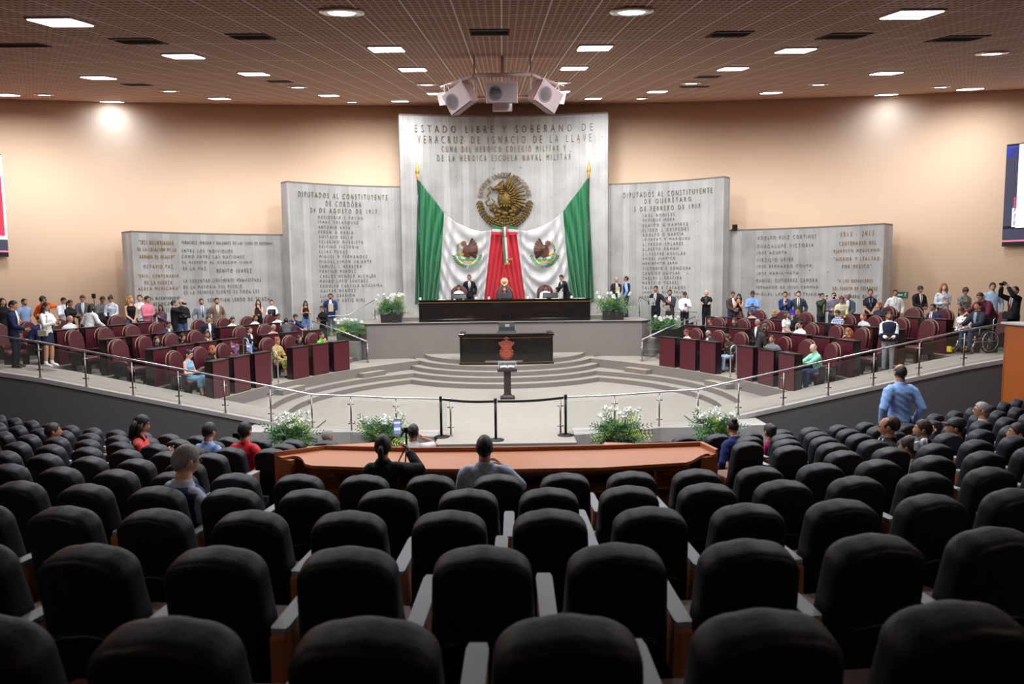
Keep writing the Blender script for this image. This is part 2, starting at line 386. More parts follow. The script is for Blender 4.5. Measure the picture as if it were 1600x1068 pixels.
# yellow step tapes
mb = MB()
def arc_tape(c, r, a0, a1, z, wd=.03, n=12):
    mb.rings([[(c[0] + (r + d) * cos(a0 + (a1 - a0) * i / n), c[1] + (r + d) * sin(a0 + (a1 - a0) * i / n), z + e) for d, e in ((0, .001), (wd, .001), (wd, .005), (0, .005))] for i in range(n + 1)])
for r, z in ((3.95, .465), (3.58, .62), (3.2, .775)):
    for a0, a1 in ((pi + .03, pi + .42), (2 * pi - .42, 2 * pi - .03)): arc_tape((0, PC), r - .05, a0, a1, z)
for r, z in ((6.0, .155), (6.45, .31)):
    for s in (0, 1):
        a = (radians(35), radians(54)); arc_tape((0, HC), r, *(a if s else (pi - a[1], pi - a[0])), z)
for s in (-1, 1):
    for th in (radians(21.0), radians(36)):
        p = bpt(14.71, th, s); mb.box((p[0], p[1], .468), (.03, 1.05, .006), rz=(pi - th if s < 0 else th))
        p = bpt(15.03, th, s); mb.box((p[0], p[1], .623), (.03, 1.05, .006), rz=(pi - th if s < 0 else th))
sectioned('trim_step_tape', mb, YTAPE)

# ---------------------------------------------------------------- inscribed concrete slabs
GOLD = mat('bronze_lettering', (112, 96, 62), .5, .2, var=.2, scale=4)
BRIGHTGOLD = mat('bright_gilt_lettering', (176, 138, 62), .45, .45, var=.15, scale=4)
GREYLET = mat('dull_bronze_lettering', (138, 130, 116), .5, .3, var=.25, scale=6)
class Slab:
    def __init__(s, a, b, sag, z0, z1, th, label):
        """concave face from a to b (left to right, seen from the hall)"""
        s.a = Vector((a[0], a[1])); s.b = Vector((b[0], b[1])); ch = s.b - s.a; s.L = ch.length
        s.R = (s.L ** 2 / 4 + sag ** 2) / (2 * sag); s.half = math.asin(s.L / 2 / s.R)
        mid = (s.a + s.b) / 2; d = ch.normalized(); nout = Vector((-d.y, d.x))       # away from the hall
        s.c = mid + nout * (sag - s.R); s.d = d; s.n = nout; s.z0, s.z1 = z0, z1
        n = 36; mb = MB(); rings = []
        for i in range(n + 1):
            an = -s.half + 2 * s.half * i / n; u = d * sin(an) + nout * cos(an)
            p = s.c + u * s.R; q = s.c + u * (s.R + th)
            rings.append([(p.x, p.y, z0), (p.x, p.y, z1), (q.x, q.y, z1), (q.x, q.y, z0)])
        mb.rings(rings, smooth=False)
        # thin dark coping
        mb.rings([[Vector(r[1]) + Vector((0, 0, .001)), Vector(r[1]) + Vector((0, 0, .07)), Vector(r[2]) + Vector((0, 0, .07)), Vector(r[2]) + Vector((0, 0, .001))] for r in rings], mi=1, smooth=False)
        s.o = mb.build('memorial_slab', [CONC, mat('coping_strip', (128, 118, 110), .8)])
        uv = s.o.data.uv_layers.new(name='UVMap'); me = s.o.data
        for lp in me.loops:
            v = me.vertices[lp.vertex_index].co; r = Vector((v.x, v.y)) - s.c
            uv.data[lp.index].uv = (math.atan2(r.dot(s.d), r.dot(s.n)) * s.R + (r.length - s.R) + 20, v.z)
        tag(s.o, label, 'stone slab', kind='thing')
    def at(s, t, z, off=0.0):     # t = arc length from the middle; off = in front of the face
        an = t / s.R; u = s.d * sin(an) + s.n * cos(an); p = s.c + u * (s.R - off); return Vector((p.x, p.y, z))
    def hit(s, x, y):            # survey: photo pixel -> (t, z) on the face
        d = ray(x, y); o = Vector((0, 0)) - s.c; e = Vector((d.x, d.y)); A = e.dot(e); B = o.dot(e); Cc = o.dot(o) - s.R ** 2
        k = (-B + sqrt(max(B * B - A * Cc, 0))) / A; p = CP + d * k; r = Vector((p.x, p.y)) - s.c
        return math.atan2(r.dot(s.d), r.dot(s.n)) * s.R, p.z
    def line(s, txt, x0, y0, x1, y1, h, m, name='inscription', depth=.026, sp=1.65):
        """one cut line of capitals whose ink runs from photo point (x0, y0) to (x1, y1); h = letter height in photo pixels"""
        t0, za = s.hit(x0, y0); t1, zb = s.hit(x1, y1); _, zc = s.hit((x0 + x1) / 2, (y0 + y1) / 2 - h / 2); _, zd = s.hit((x0 + x1) / 2, (y0 + y1) / 2 + h / 2)
        zm = (za + zb) / 2; hh = zc - zd; W = t1 - t0
        cu = bpy.data.curves.new('t', 'FONT'); cu.body = txt; cu.extrude = .014; cu.resolution_u = 2; cu.size = 1; cu.space_character = sp; cu.space_word = 1.35; cu.offset = -.018
        to = bpy.data.objects.new('t', cu); COL.objects.link(to)
        def fin(me):
            xs = [v.co.x for v in me.vertices]; ys = [v.co.y for v in me.vertices]; xa, xb, ya, yb = min(xs), max(xs), min(ys), max(ys)
            for v in me.vertices:
                t = t0 + (v.co.x - xa) / (xb - xa) * W; z = zm - hh / 2 + (v.co.y - ya) / (yb - ya) * hh
                v.co = s.at(t, z, depth * (.5 + v.co.z / .028) + .004)
            me.materials.clear(); me.materials.append(m)
            o = bpy.data.objects.new(name, me); COL.objects.link(o); o.parent = s.o
        queue(to, fin)
def mirror_slab(pa, pb, **k): return Slab((-pb[0], pb[1]), (-pa[0], pa[1]), **k)
def corner(x, y, Y): p = at_y(x, y, Y); return (p.x, p.y)
def top_z(x, y, Y): return at_y(x, y, Y).z
S0 = Slab(corner(623.3, 180, 30.6), corner(949.8, 178, 30.6), .5, 0, top_z(623, 180, 30.6), .5, 'tall central concrete slab behind the flags with gilt lettering and coat of arms')
S1 = Slab(corner(448.5, 285, 29.2), corner(627, 292, 31.25), .35, 0, top_z(449, 285, 29.2), .6, 'mid-height concrete slab left of the flags listing deputies of CORDOBA')
S2 = Slab(corner(948, 291, 31.25), corner(1131.5, 277.5, 29.2), .35, 0, top_z(1131, 277.5, 29.2), .6, 'mid-height concrete slab right of the flags listing deputies of QUERETARO')
S3 = Slab(corner(205, 363, 26.9), corner(446, 366.5, 29.95), .4, 0, top_z(205, 363, 26.9), .95, 'low concrete slab at far left with gilt and grey quotations')
S4 = Slab(corner(1134, 361, 29.95), corner(1382, 351, 26.9), .4, 0, top_z(1382, 351, 26.9), .95, 'low concrete slab at far right headed 1913 - 2013')
G, BG, GL = GOLD, BRIGHTGOLD, GREYLET
for a in (('ESTADO LIBRE Y SOBERANO DE', 648, 200.5, 926, 198, 11), ('VERACRUZ DE IGNACIO DE LA LLAVE', 652, 217.5, 924, 214.5, 11.5),
          ('CUNA DEL HEROICO COLEGIO MILITAR Y', 690, 232.5, 884, 231, 9), ('DE LA HEROICA ESCUELA NAVAL MILITAR', 683, 247, 892, 244, 9.5)): S0.line(*a, G, sp=2.0)
for a in (('DIPUTADOS AL CONSTITUYENTE', 466, 303, 605, 308, 8.2), ('DE CORDOBA', 509, 317.5, 564, 319.5, 8.2), ('24 DE AGOSTO DE 1917', 485, 328, 589, 330.5, 7)): S1.line(*a, G)
nm = ['DESIDERIO E PAVON', 'ISAAC VELAZQUEZ', 'ANTONIO NAVA', 'EFREN A BABIA', 'GUSTAVO BELLO', 'CELERINO MURRIETA', 'DELFINO VICTORIA', 'ELIAS PEREZ',
      'MIGUEL B FERNANDEZ', 'MIGUEL LIMON URIARTE', 'SAMUEL L HERRERA', 'PANFILO MENDEZ', 'CARLOS MENDEZ ALCALDE', 'MAURO LOYO SANCHEZ', 'RODOLFO CANCELA NOGUEIRA',
      'GASPAR MENDEZ', 'LUIS G CARRION', 'ANTONIO ORTIZ RIOS']
xe = [567, 560, 547, 552, 551, 567, 560, 543, 574, 580, 565, 556, 587, 575, 597, 556, 554, 570]
for i, t in enumerate(nm): S1.line(t, 497 + i * .24, 339 + i * 7.6, xe[i], 340 + i * 7.6, 4.6, GL)
for a in (('DIPUTADOS AL CONSTITUYENTE', 974, 305, 1113, 297, 8.2), ('DE QUERETARO', 1007, 315, 1080, 311, 8.2), ('5 DE FEBRERO DE 1917', 991, 326, 1094, 322, 7)): S2.line(*a, G)
nm = ['SAUL RODILES', 'ENRIQUE MEZA', 'BENITO G RAMIREZ', 'ELISEO L CESPEDES', 'ADOLFO G GARCIA', 'JOSAFAT F MARQUEZ', 'ALFREDO SOLARES', 'ALBERTO ROMAN', 'SILVESTRE AGUILAR',
      'ANGEL JUARICO', 'HERIBERTO JARA', 'VICTORIO E GONGORA', 'CANDIDO AGUILAR', 'CARLOS L GRACIDA', 'MARCELO TORRES', 'SALOME R CASADOS', 'JUAN DE DIOS PALMA', 'FERNANDO A PEREIRA']
xe = [1054, 1054, 1075, 1076, 1068, 1078, 1067, 1060, 1071, 1055, 1058, 1079, 1062, 1065, 1060, 1071, 1072, 1076]
for i, t in enumerate(nm): S2.line(t, 1004, 336 + i * 7.55, xe[i], 335 + i * 7.55, 4.6, GL)
for a in (('"2021 BICENTENARIO', 217, 378, 271, 379, 7), ('DE LA CREACI\u00d3N DE LA', 215, 388.5, 275, 388.5, 7), ('ARMADA DE M\u00c9XICO"', 218, 400, 272, 400, 7)): S3.line(*a, BG)
S3.line('OCTAVIO PAZ', 224, 416, 270, 415.5, 5.5, BG)
for a in (('"2015, CENTENARIO', 215, 431, 279, 430.5, 5.5), ('DE LA FUERZA', 226, 441, 269, 441, 5.5), ('A\u00c9REA MEXICANA"', 216, 450, 281, 449, 6)): S3.line(*a, BG)
for a in (('A\u00d1O DEL BICENTENARIO', 217, 465.5, 280, 464.5, 6), ('DEL HEROICO', 226, 475, 265, 474.5, 6), ('COLEGIO MILITAR', 220, 485, 272, 484.5, 6)): S3.line(*a, G)
S3.line('VERACRUZ, ORIGEN Y BALUARTE DE LAS LEYES DE REFORMA', 284, 379, 425, 380, 5.5, G)
for a in (('ENTRE LOS INDIVIDUOS', 284, 391.5, 363, 391.5), ('COMO ENTRE LAS NACIONES', 284, 400.5, 381, 400.5), ('EL RESPETO AL DERECHO AJENO', 285, 410, 393, 409.5), ('ES LA PAZ.', 286, 418.5, 324, 418.5)): S3.line(*a, 5, GL)
S3.line('BENITO JUAREZ', 339, 423.5, 393, 423, 7.5, G)
for a in (('LA VOLUNTAD LIBREMENTE MANIFESTADA', 287, 439, 408, 436), ('DE LA MAYORIA DEL PUEBLO', 287, 448, 378, 446.5), ('ES LA PRIMERA FUENTE DE TODA LEY', 288, 457.5, 405, 453.5)): S3.line(*a, 5.2, GL)
S3.line('SEBASTIAN LERDO DE TEJADA', 325, 470, 421, 466.5, 7.5, G)
nm = [('ADOLFO RUIZ CORTINES', 1183.5, 371, 1275, 369), ('GUADALUPE VICTORIA', 1183, 384, 1271, 382.5), ('JOSE AZUETA', 1182, 395, 1229, 394.5), ('VIRGILIO URIBE', 1182.5, 405.5, 1239, 405),
      ('JOSE BERNARDO COUTO', 1182, 416, 1268, 415.5), ('JOSE MARIA MATA', 1182, 427, 1247, 426.5), ('MANUEL GUTIERREZ ZAMORA', 1182, 437.5, 1277, 437.5), ('FERNANDO DE JESUS CORONA', 1181.5, 448.5, 1278, 449),
      ('MIGUEL LERDO DE TEJADA', 1181, 459, 1281, 460)]
for t, a, b, c, d in nm: S4.line(t, a, b, c, d, 5.6, GL)
for a in (('1913 - 2013', 1314, 366, 1365, 363.5, 8), ('CENTENARIO DEL', 1311, 380, 1369, 378.5, 6), ('EJERCITO MEXICANO', 1303, 392.5, 1374, 391, 6), ('"HONOR Y LEALTAD', 1303, 404.5, 1374, 403, 6), ('POR MEXICO"', 1316, 416, 1361, 415, 6)): S4.line(*a, BG)
for a in (('"A LOS DEFENSORES', 1309, 438, 1363, 438.5, 5.5), ('DEL PUERTO DE VERACRUZ', 1301, 450, 1371, 450.5, 5.5)): S4.line(*a, BG)
S4.line('21 DE ABRIL DE 1914".', 1310, 462, 1374, 463.5, 5.5, G)
# ================================================================ lamps in the ceiling
PANELM = glow('lamp_diffuser', (238, 244, 255), 9.0); TRIM = mat('lamp_trim', (190, 180, 172), .5)
for nm_, lst in (('a', PANELS), ('b', DOWNS)):
    pass
def ceil_frame(x, y):
    p = at_ceil(x, y); return p
def plan_label(p):
    side = 'left' if p.x < -.4 else 'right'
    return side
pan = MB(); pan.box((0, 0, -.012), (.64, .64, .03)); pm = pan.mesh('frame', TRIM)
dif = MB(); dif.box((0, 0, -.03), (.585, .585, .02)); dm = dif.mesh('diffuser', PANELM)
rg = MB(); rg.rings([[Vector((r * cos(2 * pi * k / 24), r * sin(2 * pi * k / 24), z)) for k in range(24)] for r, z in ((.19, .02), (.3, .0), (.3, -.03), (.2, -.04), (.19, .02))], caps=False); rgm = rg.mesh('ring', mat('chrome_ring', (214, 214, 206), .25, .8))
dd = MB(); dd.lathe((0, 0, -.02), ((.03, -.02), (.17, -.015), (.19, .0), (.15, .02)), 20); ddm = dd.mesh('bulb_face', PANELM)
def lamps(lst, kind):
    pts = [(x, y, at_ceil(x, y)) for x, y in lst]
    for x, y, p in pts:
        # where it sits: counted from the middle of the hall outwards on its side
        same = sorted([q for q in pts if (q[0] < 789) == (x < 789)], key=lambda q: abs(q[0] - 789))
        i = [q[0] for q in same].index(x); side = 'left' if x < 789 else 'right'
        what = 'square ceiling light panel' if kind == 'panel' else 'round ceiling downlight'
        lab = f'glowing white {what}, {nth(i)} outward from the middle on the {side} half'
        t = thing('ceiling_panel_light' if kind == 'panel' else 'ceiling_downlight', lab, 'ceiling light', p, group='square ceiling panels' if kind == 'panel' else 'round ceiling downlights')
        t.rotation_euler = (math.atan(CES), 0, 0)
        for nm, me in ((('frame', pm), ('diffuser', dm)) if kind == 'panel' else (('trim_ring', rgm), ('bulb_face', ddm))):
            o = bpy.data.objects.new(nm, me); COL.objects.link(o); o.parent = t
        L = lamp('panel_lamp' if kind == 'panel' else 'down_lamp', (p.x, p.y - .012, p.z - .06), (P_W if kind == 'panel' else D_W) * (1 if WR - hypot(p.x, p.y - WC) > 5 else .78 if WR - hypot(p.x, p.y - WC) > 2.7 else .4 if WR - hypot(p.x, p.y - WC) > 1.2 else .055), color=(.93, .96, 1.0) if WR - hypot(p.x, p.y - WC) > 1.2 else (.42, .7, 1.0), size=.58 if kind == 'panel' else .3)
        L.rotation_euler = (math.atan(CES), 0, 0)
lamps(PANELS, 'panel'); lamps(DOWNS, 'down')
# stage spots over the slab
for x in (-2.2, 0, 2.2):
    q = Vector((x, 27.0, CE0 + CES * 27.0 - .12)); l = lamp('slab_spot', q, 110, color=(1, .98, .94), spot=radians(70), blend=.8, soft=.15); aim(l, (x * 1.1, 31.2, 7.4))

# two dim warm fill lamps, added out of view to lift the rear seats
for x in (-5.5, 5.5):
    q = Vector((x, .6, CE0 + CES * .6 - .06)); l = lamp('rear_fill_lamp', q, 26, color=(1.0, .86, .74), size=.5); l.rotation_euler = (math.atan(CES), 0, 0)
# ================================================================ furniture of the stage
BURG = mat('burgundy_leather', (76, 22, 30), .42, var=.12, scale=5, bump=.1, bscale=40, coat=.08)
BURGPAN = mat('burgundy_panel', (82, 24, 36), .42, var=.06, scale=2, coat=.1)
DARKWOOD = mat('near_black_wood', (30, 19, 19), .3, var=.2, scale=4, coat=.3)
BLACKLAC = mat('black_lacquer', (20, 14, 15), .22, var=.15, scale=3, coat=.4)
PIPING = mat('tan_piping', (150, 118, 90), .45)
BLACKP = mat('black_plastic', (22, 22, 24), .45); BLACKM = mat('black_metal', (18, 18, 19), .4, .4)
STEEL = mat('brushed_steel', (198, 200, 202), .28, .9, var=.05)
POSTM = mat('satin_steel_post', (150, 146, 142), .35, .85, var=.05)
WHITE = mat('white_paper', (236, 236, 234), .8); KRAFT = mat('tan_envelope', (214, 196, 150), .8)
SCREENM = mat('dark_screen', (22, 26, 30), .2, coat=.3)
GILT = mat('gilt_metal', (190, 150, 70), .3, .85, var=.2, scale=9)
GLASS = clear('rail_glass', (206, 214, 206), .045)

# --- desks: high burgundy panel on a near-black carcass; local +Y is the side towards the hall centre
def make_desk(label):
    t = thing('panel_desk', label, 'desk', group='burgundy desks of the half-round')
    mb = MB(); mb.box((0, .235, .5), (.74, .03, 1.0)); mb.build('carcass_front', DARKWOOD, t)
    mb = MB(); mb.box((0, .256, .49), (.73, .014, .95)); mb.build('front_panel', BURGPAN, t, bevel=.004)
    for s in (-1, 1): mb = MB(); mb.box((s * .355, .13, .49), (.03, .22, .98)); mb.build('side_panel', DARKWOOD, t)
    mb = MB(); mb.box((0, .14, 1.0), (.77, .28, .03)); mb.build('top_ledge', DARKWOOD, t, bevel=.006)
    mb = MB(); mb.box((0, .06, .74), (.68, .36, .03)); mb.build('writing_top', DARKWOOD, t)
    mb = MB(); mb.box((0, .13, .06), (.68, .2, .1)); mb.build('plinth', DARKWOOD, t)
    return t
def round_top(w, h, r, n=7, w2=None):
    """outline of a panel with rounded upper corners (x, z from 0 up)"""
    w2 = w if w2 is None else w2; P = [(-w2 / 2, 0), (w2 / 2, 0)]
    for i in range(n + 1): a = pi / 2 * i / n; P.append((w / 2 - r + r * cos(a), h - r + r * sin(a)))
    for i in range(n + 1): a = pi / 2 + pi / 2 * i / n; P.append((-w / 2 + r + r * cos(a), h - r + r * sin(a)))
    return P
def cushion(mb, P, y0, y1, z0, tilt, mi=0, puff=.9, cz=None):
    """upright cushion: outline P swept from y0 to y1 with softened rims, tilted back about its foot"""
    cz = sum(p[1] for p in P) / len(P) if cz is None else cz; T = (y1 - y0); rs = []
    for f, k in ((0, puff - .16), (0, puff - .03), (.04, puff + .035), (.14, .975), (.3, 1), (.7, 1), (.86, .975), (.96, puff + .035), (1, puff - .03), (1, puff - .16)):
        y = y0 + T * f; r = []
        for x, z in P:
            zz = cz + (z - cz) * k; r.append((x * k, y * cos(tilt) - zz * sin(tilt), z0 + zz * cos(tilt) + y * sin(tilt)))
        rs.append(r)
    mb.rings(rs, mi); return mb
def make_chair(label):
    """high-backed burgundy chair with a rounded top, facing local +Y"""
    t = thing('leather_chair', label, 'chair', group='burgundy chairs of the half-round')
    tl = radians(9)
    mb = MB(); cushion(mb, round_top(.60, .80, .29, 9), -.05, .06, .44, tl, puff=.86); mb.build('backrest', BURG, t, loc=(0, -.26, 0))
    mb = MB(); cushion(mb, round_top(.66, .83, .32, 9), -.1, -.035, .42, tl, puff=.95); mb.build('back_shell', BURG, t, loc=(0, -.26, 0))
    P = round_top(.665, .835, .322, 9)[2:]; mb = MB()
    mb.tube([(x, -.03 * cos(tl) - z * sin(tl), .42 + z * cos(tl)) for x, z in P], .012, 6); mb.build('piping', PIPING, t, loc=(0, -.26, 0))
    mb = MB(); S = [[(x * k, y * k + .02, z) for x, y in ((-.3, -.26), (.3, -.26), (.31, .2), (.27, .29), (-.27, .29), (-.31, .2))] for z, k in ((.36, .97), (.38, 1), (.46, 1), (.49, .9))]
    mb.rings(S); mb.build('seat', BURG, t)
    mb = MB(); mb.box((0, .01, .31), (.6, .54, .1)); mb.build('seat_frame', DARKWOOD, t)
    for s in (-1, 1):
        mb = MB(); mb.tube([(s * .34, -.27, .64), (s * .345, 0, .66), (s * .34, .2, .65), (s * .34, .25, .6)], [.035, .042, .042, .03], 8, flat=.8); mb.build('armrest', BURG, t)
        mb = MB(); mb.box((s * .335, -.02, .5), (.05, .46, .26)); mb.build('arm_panel', DARKWOOD, t, bevel=.01)
        for y in (-.22, .24):
            mb = MB(); mb.box((s * .27, y, .13), (.09, .09, .26), taper=1.25); mb.build('leg', DARKWOOD, t)
    return t
ROWDEF = [(15.35, .62, (10.2, 13.9, 17.6, 24.3, 27.9, 31.6)), (17.1, .92, (10.4, 13.7, 17.0, 20.3, 26.3, 29.7, 33.3)),
          (18.9, 1.14, (12.0, 15.0, 18.0, 21.0, 26.0, 29.0, 32.0, 35.0)), (20.8, 1.36, (10.2, 12.9, 15.7, 18.5, 21.2))]
RN = ('innermost', 'second', 'third', 'outermost')
desk0 = chair0 = None; SLOTS = []
for s in (-1, 1):
    for ri, (R, z, ths) in enumerate(ROWDEF):
        for i, th in enumerate(ths):
            a = f = radians(th); rz = (-f - pi / 2) if s < 0 else (pi / 2 + f)     # each unit turned to the tribune and the hall
            side = 'left' if s < 0 else 'right'
            where = f'{nth(i)} from the ramp in the {RN[ri]} row, {side} half'
            p = bpt(R, a, s)
            if not (ri == 3 and i == 0):
                lab = 'burgundy-fronted desk, ' + where
                if desk0 is None: desk0 = make_desk(lab); desk0.location = (*p, z); desk0.rotation_euler.z = rz
                else: dup(desk0, (*p, z), rz, lab)
            q = bpt(R + .74, a, s); jr = random.uniform(-.12, .12)
            lab = 'rounded burgundy leather chair, ' + where
            if chair0 is None: chair0 = make_chair(lab); chair0.location = (*q, z); chair0.rotation_euler.z = rz + jr
            else: dup(chair0, (*q, z), rz + jr, lab)
            SLOTS.append(dict(p=(q[0], q[1], z), rz=rz, side=side, row=ri, i=i, used=False, desk=(p[0], p[1], z)))
# --- presidium table
t = thing('presidium_table', 'long black lacquered table with gilt line on the raised presidium', 'table', (0.02, 28.1, DZ))
def bow(x): return .10 * (1 - (x / 3.5) ** 2)
TW = 3.42
mb = MB(); n = 24
mb.rings([[(x, y, z) for y, z in ((bow(x), .0), (bow(x), .84), (bow(x) + .06, .84), (bow(x) + .06, .0))] for x in [-TW + 2 * TW * i / n for i in range(n + 1)]], smooth=False); mb.build('front_panel', BLACKLAC, t)
mb = MB(); mb.rings([[(x, y, z) for y, z in ((bow(x) - .05, .84), (bow(x) - .05, .88), (bow(x) + .85, .88), (bow(x) + .85, .84))] for x in [-TW - .03 + 2 * (TW + .03) * i / n for i in range(n + 1)]], smooth=False); mb.build('table_top', BLACKLAC, t)
mb = MB(); mb.rings([[(x, y, z) for y, z in ((bow(x) - .012, .76), (bow(x) - .012, .785), (bow(x) + .004, .785), (bow(x) + .004, .76))] for x in [-TW + 2 * TW * i / n for i in range(n + 1)]], smooth=False); mb.build('gilt_line', GILT, t)
mb = MB(); mb.rings([[(x, y, z) for y, z in ((bow(x) - .03, .0), (bow(x) - .03, .1), (bow(x), .12), (bow(x), .0))] for x in [-TW + 2 * TW * i / n for i in range(n + 1)]], smooth=False); mb.build('plinth', BLACKLAC, t)
for s in (-1, 1): mb = MB(); mb.box((s * (TW - .03), .42, .42), (.06, .72, .84)); mb.build('end_panel', mat('grey_end_panel', (150, 140, 130), .5), t)
# presidium chairs (same make) and their screens
PRES = [(-1.92, 'left'), (.02, 'centre'), (1.75, 'right')]
for x, nm in PRES:
    dup(chair0, (x, 29.75, PZ), pi, f'high burgundy chair behind the presidium table, {nm} one', group='presidium chairs', scale=(1.02, 1.0, 1.02))
t = thing('crest_finial', 'gilt and white crest ornament rising above the central presidium chair', 'ornament', (.02, 30.1, PZ + 1.24))
mb = MB(); mb.ell((0, 0, .17), (.13, .03, .14), 12, 8)
for k in range(14):
    a = 2 * pi * k / 14; mb.ell((.13 * cos(a), 0, .17 + .14 * sin(a)), (.04, .03, .04), 6, 4)
mb.build('wreath', mat('cream_gilt', (226, 206, 160), .4, .3, var=.2), t)
mb = MB(); mb.ell((0, -.025, .17), (.08, .03, .09), 10, 6); mb.build('shield', mat('rosy_gilt', (206, 150, 120), .4, .3), t)
mb = MB(); mb.tube([(0, 0, -.06), (0, 0, .05)], [.05, .03], 8); mb.build('stem', GILT, t)
TT = DZ + .88
for x, nm in ((-1.82, 'woman on the left'), (.02, 'woman in the middle'), (1.87, 'man on the right')):
    t = thing('desk_monitor', f'low black monitor on the presidium table before the seated {nm}', 'monitor', (x, 28.55, TT), group='presidium monitors')
    mb = MB(); mb.box((0, 0, .13), (.62, .04, .21), rx=radians(-12)); mb.build('screen_housing', BLACKP, t, bevel=.008)
    mb = MB(); mb.box((0, -.028, .125), (.56, .006, .16), rx=radians(-12)); mb.build('screen_back', SCREENM, t)
    mb = MB(); mb.box((0, .05, .02), (.26, .18, .04)); mb.build('foot', BLACKP, t)
for i, (px, lab) in enumerate(((657, 'white cup at the left end of the presidium table'), (744, 'white cup beside the left presidium monitor'), (764, 'white cup left of the central monitor'), (825, 'tall white cup on a saucer between the monitors'), (893, 'white cup near the right end of the table'))):
    p = at_y(px, 468, 28.4); t = thing('cup', lab, 'cup', (p.x, 28.35, TT), group='cups on the presidium table')
    mb = MB(); mb.lathe((0, 0, .012), ((.02, 0), (.035, .01), (.045, .09), (.04, .09), (.03, .015)), 12); mb.build('bowl', WHITE, t)
    mb = MB(); mb.lathe((0, 0, 0), ((.02, 0), (.07, .01), (.07, .016), (.02, .008)), 12); mb.build('saucer', WHITE, t)
for px, w_, lab in ((690, .3, 'loose white papers left of the left presidium monitor'), (842, .3, 'white papers right of the centre on the presidium table'), (868, .34, 'white papers under the leaning man at the presidium table'), (905, .45, 'long white paper sheet near the right table end')):
    p = at_y(px, 469, 28.4); mb = MB(); mb.box((0, 0, .004), (w_, .3, .008), rz=.2); o = mb.build('paper_sheets', WHITE, None, (p.x, 28.45, TT)); tag(o, lab, 'papers', 'papers on the presidium table')
# --- tribune (black lacquer) with carved shield
t = thing('speaking_podium', 'wide black lacquered speaking tribune with carved reddish shield', 'podium', (0.06, 25.0, .62))
TB = 1.66
def bw(x): return .14 * (x / TB) ** 2
xs = [-TB + 2 * TB * i / 20 for i in range(21)]
def bowed(ya, yb, za, zb, k=1.0): m_ = MB(); m_.rings([[(x * k, bw(x) + y, z) for y, z in ((ya, za), (ya, zb), (yb, zb), (yb, za))] for x in xs], smooth=False); return m_
bowed(0, .06, .0, 1.02).build('front_panel', BLACKLAC, t)
bowed(-.07, .32, 1.02, 1.1, 1.03).build('top_rail', BLACKLAC, t)
bowed(-.012, .01, .955, .968).build('gilt_line', GILT, t)
bowed(-.05, .06, .0, .09, 1.02).build('plinth', BLACKLAC, t); bowed(-.055, -.045, .085, .097, 1.02).build('plinth_line', GILT, t)
for s in (-1, 1):
    mb = MB(); mb.box((s * (TB - .02), .65, .52), (.06, 1.1, 1.04)); mb.build('wing_panel', BLACKLAC, t)
    mb = MB(); mb.box((s * (TB - .06), .62, 1.07), (.22, 1.2, .1)); mb.build('wing_rail', BLACKLAC, t, bevel=.02)
CARVE = mat('carved_red_wood', (128, 56, 38), .5, var=.35, scale=9, bump=.4, bscale=30)
half = [(0, -.40), (.1, -.37), (.2, -.29), (.255, -.18), (.25, -.07), (.19, .02), (.17, .08), (.23, .13), (.29, .21), (.27, .27), (.2, .25), (.15, .30), (.08, .30), (.04, .36), (0, .42)]
P = half + [(-x, y) for x, y in half[1:-1]][::-1]
M = Matrix(((1, 0, 0, 0), (0, 0, -1, -.012), (0, 1, 0, .56), (0, 0, 0, 1)))
mb = MB(); mb.plate(P, M, .045)
sh = mb.build('carved_shield', CARVE, t, bevel=.012)
mb = MB(); mb.plate([(x * .66, y * .66 - .05) for x, y in P], Matrix.Translation((0, -.045, 0)) @ M, .03)
for k in range(9): a = pi * (1 + k / 8); mb.ell((.2 * cos(a), -.075, .44 + .25 * sin(a) + .05), (.03, .02, .05), 6, 4)
for y in (.5, .58, .66): mb.tube([(-.12, -.085, y - .02), (0, -.09, y), (.12, -.085, y - .02)], .012, 6)
mb.tube([(-.1, -.075, .93), (0, -.085, .99), (.1, -.075, .93)], .018, 6)
mb.build('shield_relief', mat('carved_red_relief', (150, 72, 48), .45, var=.3, scale=12), sh)
t = thing('lectern_console', 'black console with screen and microphones on top of the tribune', 'console', (0.08, 25.35, .62))
mb = MB(); mb.rings([[(x, y, z) for x, y in ((-w_, -d), (w_, -d), (w_, d), (-w_, d))] for w_, d, z in ((.36, .25, 1.1), (.3, .18, 1.2), (.26, .16, 1.34))], smooth=False); mb.build('console_base', BLACKP, t)
mb = MB(); mb.box((0, -.02, 1.39), (.56, .1, .2), rx=radians(-15)); hd = mb.build('screen_head', BLACKP, t, bevel=.01)
mb = MB(); mb.box((.02, -.08, 1.38), (.16, .012, .12), rx=radians(-15)); mb.build('lit_label', mat('grey_plate', (120, 122, 126), .4), t)
mb = MB(); mb.box((0, -.02, 1.497), (.55, .1, .012)); mb.build('top_edge', mat('console_edge', (150, 128, 108), .4, .3), t)
for x in (-.18, .16):
    mb = MB(); mb.tube([(x, .0, 1.48), (x - .02, -.02, 1.62), (x - .03, -.06, 1.72)], .008, 6); mb.ell((x - .03, -.07, 1.735), (.018, .022, .02), 8, 6); mb.build('microphone', BLACKM, t)
